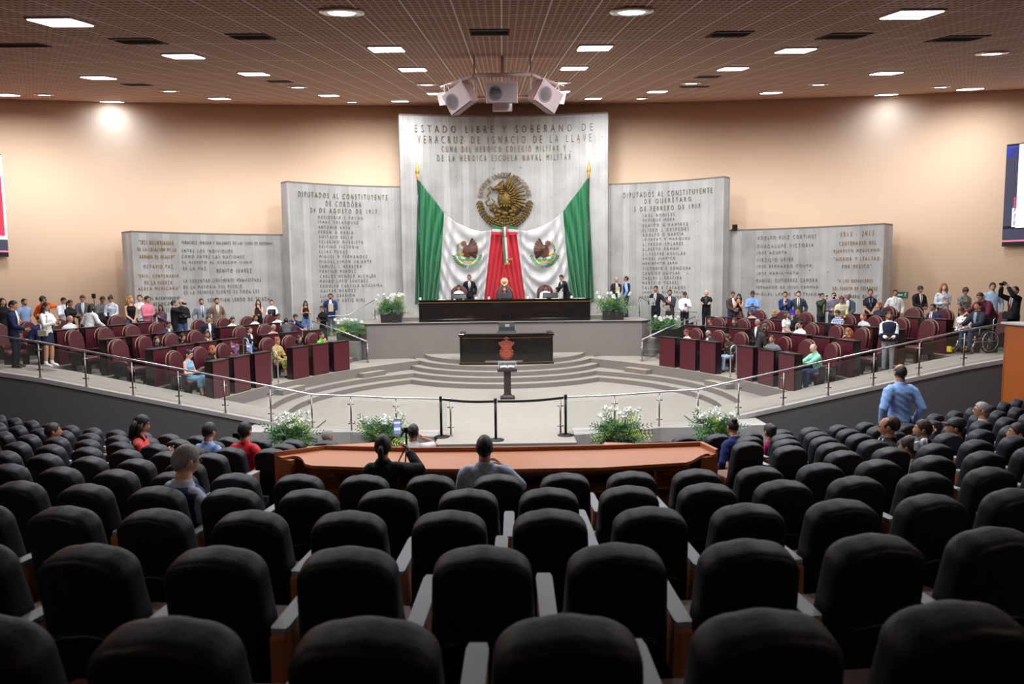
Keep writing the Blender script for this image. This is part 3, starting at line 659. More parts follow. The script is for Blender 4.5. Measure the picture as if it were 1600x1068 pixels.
# --- display pedestal with a clear box in front
t = thing('display_pedestal', 'slim dark pedestal with clear box standing before the tribune', 'pedestal', (0.07, 21.55, 0))
PED = mat('dark_brown_pedestal', (52, 40, 38), .45)
mb = MB(); mb.box((0, 0, .03), (.44, .4, .06)); mb.box((0, 0, .09), (.34, .32, .07), taper=.75); mb.build('foot', PED, t)
mb = MB(); mb.box((0, 0, .48), (.22, .2, .78)); mb.build('column', PED, t, bevel=.008)
mb = MB(); mb.box((0, 0, .9), (.6, .4, .1), taper=1.02); mb.build('tray', PED, t, bevel=.015)
b_ = thing('open_book', 'open white book lying in the clear box on the pedestal', 'book', (0.07, 21.52, .955))
for s in (-1, 1):
    mb = MB(); mb.rings([[(s * x, -.13, z), (s * x, .13, z + .02), (s * x, .13, z + .01), (s * x, -.13, z - .008)] for x, z in ((.005, .01), (.06, .045), (.14, .04), (.22, .02))], smooth=True); mb.build('page_block', WHITE, b_)
mb = MB()
for c, d in (((0, -.17, .085), (.54, .008, .17)), ((0, .17, .085), (.54, .008, .17)), ((-.266, 0, .085), (.008, .34, .17)), ((.266, 0, .085), (.008, .34, .17)), ((0, 0, .174), (.54, .35, .008))): mb.box(c, d)
ac = mb.build('clear_box', clear('clear_acrylic', (225, 230, 232), .05), t, loc=(0, 0, .95))
mb = MB()
for x in (-.268, .268):
    for y in (-.172, .172): mb.box((x, y, .085), (.012, .012, .18))
for y in (-.172, .172): mb.box((0, y, .178), (.55, .012, .012))
mb.build('box_edges', mat('acrylic_edge', (205, 205, 205), .3), ac)

# --- planters with white flowers
LEAF = mat('leaf_green', (84, 128, 62), .55, var=.45, scale=9); LEAF2 = mat('blue_green_leaf', (92, 128, 108), .6, var=.35, scale=9); LIME = mat('lime_flower', (190, 200, 70), .6, var=.2, scale=20)
PETAL = mat('white_petal', (240, 242, 234), .6, var=.04); BOXB = mat('planter_black', (44, 38, 38), .5); BOXW = mat('planter_brown', (96, 58, 44), .5)
def make_planter(label, loc, boxm, bw_, bh, hgt, spread, seed, rz=0.0, nfl=9, dense=1.0):
    rnd = random.Random(seed); t = thing('flower_planter', label, 'planter', loc, rz, 'flower planters')
    mb = MB(); mb.rings([[(x, y, z) for x, y in ((-a, -b), (a, -b), (a, b), (-a, b))] for a, b, z in ((bw_ * .47, bw_ * .27, 0), (bw_ / 2, bw_ * .3, bh), (bw_ / 2 - .03, bw_ * .3 - .03, bh), (bw_ / 2 - .03, bw_ * .3 - .03, bh - .05))], smooth=False); mb.build('box', boxm, t)
    lv = MB(); st = MB(); n = int(170 * dense)
    for i in range(n):
        a = rnd.uniform(0, 2 * pi); rr = sqrt(rnd.random()); hz = rnd.uniform(.05, .85); b0 = Vector((rnd.uniform(-.3, .3) * bw_, rnd.uniform(-.18, .18) * bw_, bh + hz * hgt * .35))
        d = Vector((cos(a) * spread * rr, sin(a) * spread * .6 * rr, hgt * hz * rnd.uniform(.5, 1)))
        tip = b0 + d * rnd.uniform(.6, 1.05); tip.z -= .25 * hgt * rr * rr; mid = (b0 + tip) / 2 + Vector((0, 0, .1 * hgt)); wv = rnd.uniform(.018, .034)
        ax = (tip - b0).cross(Vector((rnd.uniform(-1, 1), rnd.uniform(-1, 1), .6))); ax = ax.normalized() if ax.length > 1e-6 else Vector((1, 0, 0))
        mi = 0 if rnd.random() < .55 else (1 if rnd.random() < .8 else 2)
        pts = [b0.lerp(mid, .5), mid, mid.lerp(tip, .5), tip]
        # feathered leaf: paired leaflets along the rib
        for k in range(4):
            c = b0.lerp(tip, .45 + .16 * k) + Vector((0, 0, .06 * hgt * (1 - k / 4))); L = (.13 - .015 * k); dr = (tip - b0).normalized()
            for sg in (-1, 1):
                e = c + (ax * sg * .8 + dr * .6).normalized() * L; nrm = dr * .25 * L
                lv.add([c, c.lerp(e, .5) + nrm * .7, e, c.lerp(e, .5) - nrm * .7], [(0, 1, 2, 3)], mi)
    lv.build('foliage', [LEAF, LEAF2, LIME], t, fix=False)
    for i in range(nfl):
        a = rnd.uniform(0, 2 * pi); rr = sqrt(rnd.random()); c = Vector((cos(a) * rr * spread * .75, sin(a) * rr * spread * .4, bh + hgt * rnd.uniform(.62, 1.0)))
        st.tube([(c.x * .3, c.y * .3, bh * .9), (c.x * .8, c.y * .8, bh + (c.z - bh) * .6), tuple(c)], .006, 5)
        fl = MB()
        for k in range(16):
            u = rnd.uniform(-.3, 1); v = rnd.uniform(0, 2 * pi); q = sqrt(max(0, 1 - u * u)); p = c + Vector((q * cos(v), q * sin(v), u)) * .065
            e1 = Vector((-sin(v), cos(v), 0)) * .028; e2 = Vector((q * cos(v) * .3, q * sin(v) * .3, .8)).normalized() * .04
            fl.add([p - e1, p - e2 * .4, p + e1, p + e2], [(0, 1, 2, 3)])
        fl.ell(c, (.035, .035, .03), 6, 4); fl.build('flower_head', PETAL, t, fix=False)
    st.build('stems', LEAF, t)
    return t
for px, py, Y, z, w_, bh, hg, sp, lab, bm_, nf in (
        (612, 505, 28.25, DZ, .82, .34, .62, .62, 'white flowers in a black box left of the presidium table', BOXB, 16),
        (958, 503, 28.25, DZ, .82, .34, .62, .72, 'white flowers in a black box right of the presidium table', BOXB, 13),
        (545, 530, 27.15, 1.36, .85, .3, .42, .55, 'white flowers on the ledge beside the left stair', BOXB, 9),
        (1037, 527, 27.15, 1.36, .85, .3, .42, .55, 'white flowers on the ledge beside the right stair', BOXB, 9)):
    p = at_y(px, py, Y); make_planter(lab, (p.x, Y, z), bm_, w_, bh, hg * 1.25, sp * 1.35, int(px), nfl=nf + 3, dense=1.4)
for px, lab, sp in ((455, 'white flowers below the left ramp rail, leftmost of the front boxes', .5), (598, 'white flowers half hidden behind the photographer and phone', .48), (966, 'white flowers before the low curb right of the aisle', .55), (1118, 'white flowers at the foot of the right ramp', .52)):
    Y = 15.75; p = at_y(px, 680, Y); make_planter(lab, (p.x, Y, -.28), BOXW, .78, .26, .74, sp * 1.3, int(px), nfl=15, dense=1.4)

# --- rails
def run_rail(name, label, pts, hgt, posts, glass_to=.78, glass_from=.12, cable=False, grip=.022):
    """pts: floor points; handrail above them, a post at each index in posts, panes between posts"""
    t = thing(name, label, 'railing', pts[0]); o0 = Vector(pts[0]); L = [Vector(p) - o0 for p in pts]; up = Vector((0, 0, hgt))
    mb = MB(); mb.tube([p + up for p in L], grip, 10); mb.build('handrail', STEEL, t)
    for i in posts:
        p = L[i]; mb = MB(); mb.tube([p, p + Vector((0, 0, hgt - .07))], .022, 8); mb.tube([p + Vector((0, 0, hgt - .07)), p + up], .011, 6)
        mb.lathe(p, ((.045, 0), (.045, .012), (.02, .015)), 10)
        for zz in (.2, .68): mb.tube([p + Vector((-.075, 0, zz)), p + Vector((.075, 0, zz))], .016, 6)
        mb.build('post', POSTM, t)
    for a, b in zip(posts[:-1], posts[1:]):
        seg = L[a:b + 1]; mb = MB()
        q = [seg[0].lerp(seg[1] if len(seg) > 1 else seg[0], .06)] + seg[1:-1] + [seg[-1].lerp(seg[-2], .06)]
        mb.rings([[p + Vector((0, -.005, glass_from)), p + Vector((0, -.005, glass_to)), p + Vector((0, .005, glass_to)), p + Vector((0, .005, glass_from))] for p in q], smooth=False)
        mb.build('glass_pane', GLASS, t)
    return t
for s, nm in ((-1, 'left'), (1, 'right')):
    pts = [(s * x, y + .04, z + .01) for x, y, z in EDGE[:-1]] + [(s * 13.6, 17.1, 1.61), (s * 15.2, 17.1, 1.61)]
    run_rail('ramp_railing', f'steel and glass railing along the stage front and {nm} ramp', pts, .88, list(range(len(pts))))
    # stair rails beside the presidium
    a = at_z(*(575, 573) if s < 0 else (1003, 571), .465); b = Vector((s * 7.35, 27.0, 1.2))
    run_rail('stair_railing', f'sloping steel and glass handrail of the {nm} stair below the planter', [(a.x, a.y, .47), ((a.x + b.x) / 2, (a.y + b.y) / 2, .86), tuple(b)], .95, [0, 2])
    c = at_y(*(586, 497) if s < 0 else (999, 495), 30.2); d = at_y(*(545, 520) if s < 0 else (1040, 517), 29.6); e = at_y(*(500, 522) if s < 0 else (1088, 519), 29.0)
    run_rail('landing_railing', f'bent steel and glass handrail up to the presidium on the {nm}', [(e.x, 29.0, 1.36), (d.x, 29.6, 1.36), (c.x, 30.2, DZ)], .86, [0, 1, 2])
    # gangway grab rails
    for ri, th in ((0, 20.2), (1, 22.6), (2, 23.2)):
        R = (15.1, 16.75, 18.5)[ri]; z = (.62, .92, 1.14)[ri]; p = bpt(R, radians(th), s); q = bpt(R + .5, radians(th), s)
        t = thing('grab_rail', f'short chrome grab rail at the {nm} gangway, {("innermost", "second", "third")[ri]} row', 'handrail', (p[0], p[1], z), group='gangway grab rails')
        mb = MB(); dx, dy = q[0] - p[0], q[1] - p[1]
        mb.tube([(0, 0, 0), (0, 0, .86), (dx * .08, dy * .08, .94), (dx * .3, dy * .3, .98), (dx * .42, dy * .42, .92), (dx * .45, dy * .45, .05)], .022, 8); mb.build('bent_tube', STEEL, t)
# --- belt barrier across the gap
bp = [at_y(690, 690, 16.35), at_y(775, 692, 16.0), at_y(884, 686, 16.35)]
for p, lab in zip(bp, ('black belt post at the left rail end', 'black belt post in the middle of the gap', 'black belt post at the right rail end')):
    z = .0 if abs(p.x) > 1 else -.0
    t = thing('barrier_post', lab, 'barrier post', (p.x, p.y if abs(p.x) > 1 else 15.95, z), group='belt barrier posts')
    mb = MB(); mb.lathe((0, 0, 0), ((.19, 0), (.19, .015), (.06, .035), (.03, .05)), 20); mb.build('base', BLACKM, t)
    mb = MB(); mb.tube([(0, 0, .04), (0, 0, .92)], .03, 12); mb.build('tube', BLACKM, t)
    mb = MB(); mb.lathe((0, 0, .86), ((.036, 0), (.036, .1), (.03, .115), (.0, .115)), 12); mb.build('head', BLACKP, t)
for a, b, lab in ((0, 1, 'black retractable belt on the left half of the gap'), (1, 2, 'black retractable belt on the right half of the gap')):
    pa = Vector((bp[a].x, bp[a].y if a != 1 else 15.95, .9)); pb = Vector((bp[b].x, bp[b].y if b != 1 else 15.95, .9)); n = 10; mb = MB()
    mb.rings([[pa.lerp(pb, .03 + .94 * i / n) + Vector((0, dy, dz - .03 * sin(pi * i / n))) for dy, dz in ((-.003, -.028), (-.003, .028), (.003, .028), (.003, -.028))] for i in range(n + 1)], smooth=False)
    o = mb.build('barrier_belt', mat('black_webbing', (24, 24, 26), .7)); tag(o, lab, 'belt', 'barrier belts')
# ================================================================ flags, coat of arms, sound rig, screens, signs
FG = mat('flag_green', (18, 112, 66), .5, var=.06, sheen=.3); FW = mat('flag_white', (194, 192, 190), .6, var=.03, sheen=.3); FR = mat('flag_red', (196, 24, 44), .5, var=.06, sheen=.3)
FY = 30.35
KX = FY / F_PX
def fx(px, py): p = at_y(px, py, FY); return p.x, p.z
# drape outlines in the plane of the flags, measured on the left one (x from the middle, z)
ax, _ = fx(788, 420)
def dr(px, py): x, z = fx(px, py); return x - ax, z
TOP = [dr(652, 278), dr(665, 296), dr(680, 314), dr(694, 333), dr(712, 347), dr(735, 357), dr(752, 361), dr(768, 359), dr(788, 358)]
BOT = [dr(648, 475), dr(662, 477), dr(674, 475), dr(684, 473), dr(702, 474), dr(722, 475), dr(742, 474), dr(756, 473), dr(788, 473)]
# band edges along the top list: green 0-3, white 3-7, red 7-8
def poly_at(P, u):
    f = u * (len(P) - 1); i = min(int(f), len(P) - 2); k = f - i; return P[i][0] + (P[i + 1][0] - P[i][0]) * k, P[i][1] + (P[i + 1][1] - P[i][1]) * k
def fold(u, v):
    """depth of the folds: fanned from the pole tip (green), swagged (white), falling from the knot (red)"""
    f = u * 8
    if f < 3:
        w_ = f / 3; a = (f + .25) * (1 + .8 * v); return .12 * (.25 + .75 * v) * sin(a * 6.5 + .6 * sin(v * 5)) + .03 * sin(f * 17 + v * 2)
    if f < 7:
        g = (f - 3) / 4; sag = v - .34 * sin(pi * g) * (.5 + .5 * v) ; amp = .085 * (.35 + .65 * sin(pi * min(1, max(0, g)))) * (.4 + .6 * min(1, v * 3))
        e = .07 * sin(f * 9.0 + 3 * v) * (abs(g - .5) * 2) ** 1.5
        return amp * sin(sag * 36 - g * 2.0) + e
    g = f - 7; return .085 * sin((g * 1.2 + .15) * (1.0 + 1.0 * v) * 13) * (.35 + .65 * v)
def drape(u, v, s, off=0.0):
    x0, z0 = poly_at(TOP, u); x1, z1 = poly_at(BOT, u); f = u * 8
    # a little pull-in half way down the white swags
    x = x0 + (x1 - x0) * v; z = z0 + (z1 - z0) * v
    y = FY + .25 - .12 * sin(pi * u) - fold(u, v) - off
    return (ax + s * -x if s > 0 else ax + x, y, z)
FLAG = []
for s, nm in ((-1, 'left'), (1, 'right')):
    t = thing('draped_flag', f'{nm} one of two draped green, white and red flags with eagle emblem', 'flag', (ax + s * 2.2, FY, DZ))
    o0 = Vector((ax + s * 2.2, FY, DZ)); NV = 70
    for nmb, ua, ub, m_, nu in (('green_band', 0, 3 / 8, FG, 90), ('white_band', 3 / 8, 7 / 8, FW, 80), ('red_band', 7 / 8, 1, FR, 44)):
        mb = MB(); vs = []; fs = []
        for i in range(nu + 1):
            for j in range(NV + 1): vs.append(Vector(drape(ua + (ub - ua) * i / nu, j / NV, s)) - o0)
        for i in range(nu):
            for j in range(NV): a = i * (NV + 1) + j; fs.append((a, a + 1, a + NV + 2, a + NV + 1))
        mb.add(vs, fs, 0, True); o = mb.build(nmb, m_, t, fix=False)
        sd = o.modifiers.new('cloth', 'SOLIDIFY'); sd.thickness = .012; sd.offset = 0
    FLAG.append((t, o0, s))
# national emblem on each white band: brown eagle over a green wreath
def eagle_polys():
    """outlines in a unit disc, eagle looking left: list of (points, colour key)"""
    L = []
    def arc_leafs(a0, a1, r, n, sz, key):
        for i in range(n):
            a = a0 + (a1 - a0) * i / (n - 1)
            for dr_, tw in ((.06, .5), (-.05, -.5)):
                c = ((r + dr_) * cos(a), (r + dr_) * sin(a)); d = a + pi / 2 + tw
                L.append(([(c[0] - sz * cos(d), c[1] - sz * sin(d)), (c[0] + .4 * sz * sin(d), c[1] - .4 * sz * cos(d)), (c[0] + sz * cos(d), c[1] + sz * sin(d)), (c[0] - .4 * sz * sin(d), c[1] + .4 * sz * cos(d))], key))
    arc_leafs(radians(195), radians(262), .88, 8, .12, 'leaf'); arc_leafs(radians(345), radians(278), .88, 8, .12, 'leaf2')
    # rocks and cactus
    for cx, cy, rx, ry, k in ((0, -.62, .34, .09, 'rock'), (-.3, -.5, .14, .09, 'leaf'), (.3, -.5, .14, .09, 'leaf'), (0, -.44, .16, .12, 'leaf'), (-.5, -.36, .1, .12, 'leaf2'), (.5, -.36, .1, .12, 'leaf2'), (0, -.78, .2, .07, 'water'), (-.36, -.68, .1, .06, 'gold'), (.36, -.68, .1, .06, 'gold')):
        L.append(([(cx + rx * cos(2 * pi * k_ / 12), cy + ry * sin(2 * pi * k_ / 12)) for k_ in range(12)], k))
    # tail, body, breast
    L.append(([(.1, -.1), (.5, -.42), (.62, -.3), (.56, -.18), (.32, .08)], 'brown2'))
    L.append(([(-.28, -.22), (.06, -.34), (.3, -.2), (.36, .1), (.2, .4), (-.1, .52), (-.26, .3), (-.32, .02)], 'brown'))
    # raised wing of overlapping feathers
    for i in range(9):
        a = radians(62 - i * 13); c0 = (.0 + .015 * i, .22 - .02 * i); ln = .74 - .03 * i; w_ = .085
        e = (c0[0] + ln * cos(a), c0[1] + ln * sin(a)); n_ = (-sin(a) * w_, cos(a) * w_)
        L.append(([(c0[0] - n_[0], c0[1] - n_[1]), (e[0] - n_[0] * .8, e[1] - n_[1] * .8), (e[0] + .05 * cos(a), e[1] + .05 * sin(a)), (e[0] + n_[0] * .8, e[1] + n_[1] * .8), (c0[0] + n_[0], c0[1] + n_[1])], 'brown' if i % 2 else 'brown2'))
    # head and beak to the left, leg
    L.append(([(-.2, .34), (-.04, .5), (-.06, .68), (-.2, .76), (-.36, .7), (-.42, .58), (-.36, .46)], 'brown'))
    L.append(([(-.38, .68), (-.54, .62), (-.56, .5), (-.48, .56), (-.38, .56)], 'gold'))
    L.append(([(-.24, -.02), (-.42, -.06), (-.56, .06), (-.6, -.02), (-.44, -.18), (-.22, -.2)], 'gold'))
    # snake: a wavy ribbon in the beak
    pts = [(-.52, .56), (-.66, .46), (-.6, .32), (-.72, .2), (-.62, .06), (-.7, -.1), (-.54, -.22)]
    up_ = [(x + .035, y + .03) for x, y in pts]; dn_ = [(x - .035, y - .03) for x, y in pts]
    L.append((up_ + dn_[::-1], 'snake')); return L
EC = {'brown': mat('emblem_brown', (104, 62, 44), .7), 'brown2': mat('emblem_dark_brown', (78, 48, 36), .7), 'leaf': mat('emblem_green', (70, 128, 66), .7), 'leaf2': mat('emblem_olive', (96, 140, 84), .7),
      'gold': mat('emblem_gold', (206, 168, 60), .6), 'rock': mat('emblem_ochre', (176, 128, 70), .7), 'water': mat('emblem_blue', (110, 150, 190), .6), 'snake': mat('emblem_snake', (120, 130, 96), .6)}
KEYS = list(EC)
for t, o0, s in FLAG:
    cx, cz = fx(730 if s < 0 else 851, 394); R = .66; mb = MB()
    def on_cloth(x, z, off):
        # solve the drape parameters for a point of the flag plane
        X = (x - ax) if s < 0 else -(x - ax); u = .6; v = .4
        for _ in range(14):
            x0, z0 = poly_at(TOP, u); x1, z1 = poly_at(BOT, u); v = (z - z0) / (z1 - z0); xx = x0 + (x1 - x0) * v; u = min(.99, max(.01, u + (X - xx) / (TOP[-1][0] - TOP[0][0]) * .9))
        return Vector(drape(u, v, s, off)) - o0
    for q, (P, key) in enumerate(eagle_polys()):
        mx, mz = sum(p[0] for p in P) / len(P), sum(p[1] for p in P) / len(P); fl = 1 if s < 0 else -1
        off = .018 + .0006 * q
        ring = []
        for i in range(len(P)):                      # subdivide edges so the print follows the folds
            a, b = P[i], P[(i + 1) % len(P)]
            for k in (0, .5): ring.append((a[0] + (b[0] - a[0]) * k, a[1] + (b[1] - a[1]) * k))
        vs = [on_cloth(cx + fl * mx * R, cz + mz * R, off)] + [on_cloth(cx + fl * x * R, cz + z * R, off) for x, z in ring]
        mb.add(vs, [(0, 1 + i, 1 + (i + 1) % len(ring)) for i in range(len(ring))], KEYS.index(key), True)
    mb.build('eagle_emblem', [EC[k] for k in KEYS], t, fix=False)
# poles with spear tips
for s, nm, px, pt, pb in ((-1, 'left', 652.5, 252, 283), (1, 'right', 920, 250, 280)):
    p = at_y(px, pb, FY + .12); q = at_y(px, pt, FY + .12); t = thing('flag_pole', f'dark flag pole with gilt spear tip on the {nm} side', 'flag pole', (p.x, p.y, DZ))
    h = p.z - DZ; hh = q.z - p.z
    mb = MB(); mb.tube([(0, 0, 0), (0, 0, h + .1)], .025, 10); mb.build('pole', DARKWOOD, t)
    mb = MB(); mb.rings([[Vector((r * cos(2 * pi * k / 12), r * .45 * sin(2 * pi * k / 12), h + hh * f)) for k in range(12)] for f, r in ((.0, .05), (.08, .05), (.12, .03), (.2, .035), (.26, .07), (.3, .03), (.42, .09), (.55, .075), (.8, .035), (1, .004))]); mb.build('spear_tip', GILT, t)
    mb = MB(); mb.lathe((0, 0, 0), ((.2, 0), (.2, .03), (.06, .06), (.04, .2)), 14); mb.build('base', GILT, t)
# tricolour bow over the red
def bowpt(px, py, y=FY - .12): p = at_y(px, py, y); return p
t = thing('tricolour_bow', 'green, white and red ribbon bow with gold-fringed tails at the flags\u2019 meeting point', 'bow', (ax, FY, DZ))
o0 = Vector((ax, FY, DZ))
def ribbon(cols, P0, P1, bul=.08, n=10):
    """flat ribbon between two edges split in colour strips"""
    for i, m_ in enumerate(cols):
        a0, a1 = i / len(cols), (i + 1) / len(cols); mb = MB()
        rows = []
        for k in range(n + 1):
            f = k / n; b_ = Vector((0, -bul * sin(pi * f), 0)); A = P0[0].lerp(P1[0], f) + b_; B = P0[1].lerp(P1[1], f) + b_
            rows.append([A.lerp(B, a0) - o0, A.lerp(B, a1) - o0, A.lerp(B, a1) + Vector((0, .02, 0)) - o0, A.lerp(B, a0) + Vector((0, .02, 0)) - o0])
        mb.rings(rows, smooth=False); mb.build('ribbon_strip', m_, t)
for x0, x1 in ((769, 785), (791, 809)):
    L_ = (bowpt(x0, 352), bowpt(x0, 367)), (bowpt(x1, 355), bowpt(x1, 366)); ribbon([FG, FW, FR] if x0 < 780 else [FG, FW, FR], L_[0], L_[1])
ribbon([FG, FW, FR], (bowpt(784.5, 354, FY - .2), bowpt(793, 354, FY - .2)), (bowpt(785, 369, FY - .2), bowpt(793, 369, FY - .2)), .03)
ribbon([FG, FW], (bowpt(785, 368, FY - .16), bowpt(791, 368, FY - .16)), (bowpt(788, 414, FY - .2), bowpt(794.5, 411, FY - .2)), .04)
ribbon([FW, FR], (bowpt(788, 368, FY - .12), bowpt(795, 368, FY - .12)), (bowpt(790, 405, FY - .15), bowpt(797, 405, FY - .15)), .03)
for x0, y0 in ((788, 411), (792, 404)):
    mb = MB(); a = bowpt(x0, y0, FY - .22) - o0; b = bowpt(x0 + 9, y0 - 1, FY - .22) - o0
    mb.rings([[p + Vector((0, dy, dz)) for dy, dz in ((0, 0), (0, -.07), (.02, -.07), (.02, 0))] for p in (a, b)], smooth=False); mb.build('gold_fringe', GILT, t)

# --- bronze coat of arms on the slab
BRZ = mat('aged_bronze', (112, 88, 40), .42, .5, var=.4, scale=7, bump=.2, bscale=25)
ct, cz = S0.hit(788.5, 313); r_top = S0.hit(788.5, 268)[1] - cz; RR = r_top
t = thing('bronze_coat_of_arms', 'large round bronze eagle relief ringed by letters and a half wreath', 'emblem', S0.at(ct, cz, 0))
o0 = S0.at(ct, cz, 0)
EO, ECT, ECZ = o0, ct, cz
def E(x, z, off): return S0.at(ECT + x * RR, ECZ + z * RR, off) - EO
def strand(mb, pts, r, off, n=6): mb.tube([E(x, z, off) for x, z in pts], [r * RR * f for f in ([1] * (len(pts) - 1) + [.5])] if len(pts) > 2 else r * RR, n)
def leaf(mb, c, ang, L, w_, off):
    d = (cos(ang), sin(ang)); mb.tube([E(c[0] + d[0] * L * f, c[1] + d[1] * L * f, off + .03 * RR * sin(pi * (f + .5))) for f in (-.5, -.2, .15, .5)], [w_ * RR * k for k in (.35, 1, .85, .1)], 6)
mb = MB()
for i in range(12):                                    # wreath: oak on one side, laurel on the other
    for sg, a in ((1, radians(186 + i * 7)), (-1, radians(354 - i * 7))):
        for rr, tw in ((.97, -.6), (.81, .6), (.89, 0)): leaf(mb, (rr * cos(a), rr * sin(a)), a + sg * (pi / 2) + tw * sg, .17, .034, .1 + .03 * (tw == 0))
mb.build('half_wreath', BRZ, t)
mb = MB(); sphere = lambda x, z, rx, rz, off, ry=.08: mb.ell(E(x, z, off), (rx * RR, ry * RR, rz * RR), 10, 7)
sphere(.03, .02, .28, .36, .16, .16)                   # breast
for i in range(5):
    for j in range(4): leaf(mb, (-.12 + j * .1, .22 - i * .11), radians(-100 + j * 8), .14, .035, .27)
for i in range(11):                                    # big raised wing
    a = radians(82 - i * 11.5); b0 = (.06 + .02 * i, .36 - .045 * i)
    strand(mb, [(b0[0], b0[1]), (b0[0] + .3 * cos(a), b0[1] + .3 * sin(a) ), (b0[0] + (.64 - .012 * i) * cos(a - .12), b0[1] + (.6 - .012 * i) * sin(a - .12))], .05, .2 + .01 * (i % 2))
for i in range(8):                                     # covert feathers
    a = radians(78 - i * 14); strand(mb, [(.08 + .02 * i, .3 - .05 * i), (.08 + .02 * i + .26 * cos(a), .3 - .05 * i + .26 * sin(a))], .036, .27)
for i in range(6):                                     # far wing behind the head
    a = radians(100 + i * 12); strand(mb, [(-.02, .42), (-.02 + .3 * cos(a) * .8, .42 + .26 * sin(a))], .036, .12)
for i in range(6): a = radians(-22 - i * 9); strand(mb, [(.18, -.12), (.18 + .5 * cos(a), -.12 + .45 * sin(a))], .04, .15)   # tail
mb.build('eagle', BRZ, t)
mb = MB(); sphere(-.2, .42, .13, .12, .26, .1); sphere(-.28, .4, .1, .08, .28, .08)
strand(mb, [(-.08, .2), (-.12, .32), (-.2, .42)], .1, .2, 8); leaf(mb, (-.38, .38), radians(200), .16, .045, .28); leaf(mb, (-.37, .33), radians(210), .12, .03, .26)
for i in range(5): leaf(mb, (-.1 + .015 * i, .46 - .08 * i), radians(60 - 30 * i), .12, .03, .3)
mb.build('eagle_head', BRZ, t)
mb = MB(); strand(mb, [(-.42, .36), (-.5, .46), (-.58, .4), (-.52, .26), (-.62, .14), (-.54, .02), (-.68, -.08), (-.6, -.2), (-.44, -.16), (-.36, -.06), (-.46, .06)], .035, .2, 8); mb.build('snake', BRZ, t)
mb = MB(); strand(mb, [(-.08, -.18), (-.2, -.26), (-.34, -.2)], .06, .2); strand(mb, [(.1, -.22), (.06, -.36)], .06, .18)
for k in range(4): leaf(mb, (-.36 - .03 * k, -.16 - .03 * k), radians(170 + 20 * k), .12, .02, .22)
mb.build('talons', BRZ, t)
mb = MB()
for x, z, rx, rz in ((0, -.46, .14, .1), (-.18, -.4, .11, .09), (.2, -.4, .11, .09), (-.34, -.36, .09, .11), (.36, -.36, .09, .11), (-.26, -.52, .12, .07), (.28, -.52, .12, .07), (-.48, -.3, .07, .09), (.5, -.28, .07, .09), (-.06, -.58, .1, .06), (.12, -.6, .1, .05)): sphere(x, z, rx, rz, .13, .07)
for z in (-.62, -.68): strand(mb, [(-.6, z + .1), (-.4, z), (-.2, z + .03), (0, z - .02), (.2, z + .03), (.4, z), (.6, z + .1)], .03, .12)
for s_ in (-1, 1): strand(mb, [(s_ * .26, -.62), (s_ * .34, -.7), (s_ * .28, -.78), (s_ * .18, -.74)], .035, .14)
mb.build('cactus_and_rock', BRZ, t)
mb = MB(); P = [(-.16, -.62), (.16, -.62), (.18, -.74), (.12, -.82), (-.12, -.82), (-.18, -.74)]
strand(mb, P + [P[0]], .028, .14)
for x in (-.08, 0, .08): strand(mb, [(x - .03, -.66), (x, -.78), (x + .03, -.66)], .018, .14)
mb.build('tied_knot', BRZ, t)
word = 'ESTADOS UNIDOS MEXICANOS'
for i, ch in enumerate(word):
    if ch == ' ': continue
    a = radians(170 - i * (160 / (len(word) - 1)))
    cu = bpy.data.curves.new('t', 'FONT'); cu.body = ch; cu.extrude = .02; cu.resolution_u = 2; cu.align_x = 'CENTER'; to = bpy.data.objects.new('t', cu); COL.objects.link(to)
    def fin(me, a=a, par=t):
        for v in me.vertices:
            x, y = v.co.x * .21, v.co.y * .23; rr = .80 + y
            v.co = E(rr * cos(a) + x * sin(a), rr * sin(a) - x * cos(a), .1 + v.co.z * 1.5)
        me.materials.clear(); me.materials.append(BRZ); o = bpy.data.objects.new('ring_letter', me); COL.objects.link(o); o.parent = par
    queue(to, fin)

# --- loudspeaker cluster on its hung frame
SPK = mat('mauve_speaker_box', (172, 140, 136), .6); SPG = mat('speaker_grille', (140, 124, 122), .55, .3, bump=.3, bscale=120); FRM = mat('painted_frame_tube', (200, 172, 164), .45)
YS = 15.0
c = at_y(785, 147, YS)
t = thing('speaker_frame', 'pinkish steel tube frame hung from the ceiling carrying three loudspeakers', 'frame', (c.x, YS, c.z)); o0 = Vector((c.x, YS, c.z))
A = [at_y(690, 137, YS + .7) - o0, at_y(741, 118, YS - .1) - o0, at_y(829, 116, YS - .1) - o0, at_y(880, 136, YS + .7) - o0]
mb = MB()
for a, b in zip(A[:-1], A[1:]): mb.tube([a, b], .04, 8)
mb.build('front_tube', FRM, t)
mb = MB(); mb.tube([A[0] + Vector((.08, .6, -.15)), A[1] + Vector((0, .9, -.22)), A[2] + Vector((0, .9, -.22)), A[3] + Vector((-.08, .6, -.15))], .035, 8); mb.build('rear_tube', FRM, t)
mb = MB()
for i in (1, 2): mb.tube([A[i], A[i] + Vector((0, .9, -.22))], .035, 8)
mb.build('cross_tube', FRM, t)
for i in (1, 2): mb = MB(); e = A[i] + o0; mb.tube([A[i], A[i] + Vector((0, 0, CE0 + CES * e.y - e.z))], .02, 6); mb.build('hanger_rod', FRM, t)
e = (A[1] + A[2]) / 2; mb = MB(); mb.tube([e, e + Vector((0, 0, CE0 + CES * (e + o0).y - (e + o0).z))], .035, 6); mb.build('hanger_rod', FRM, t)
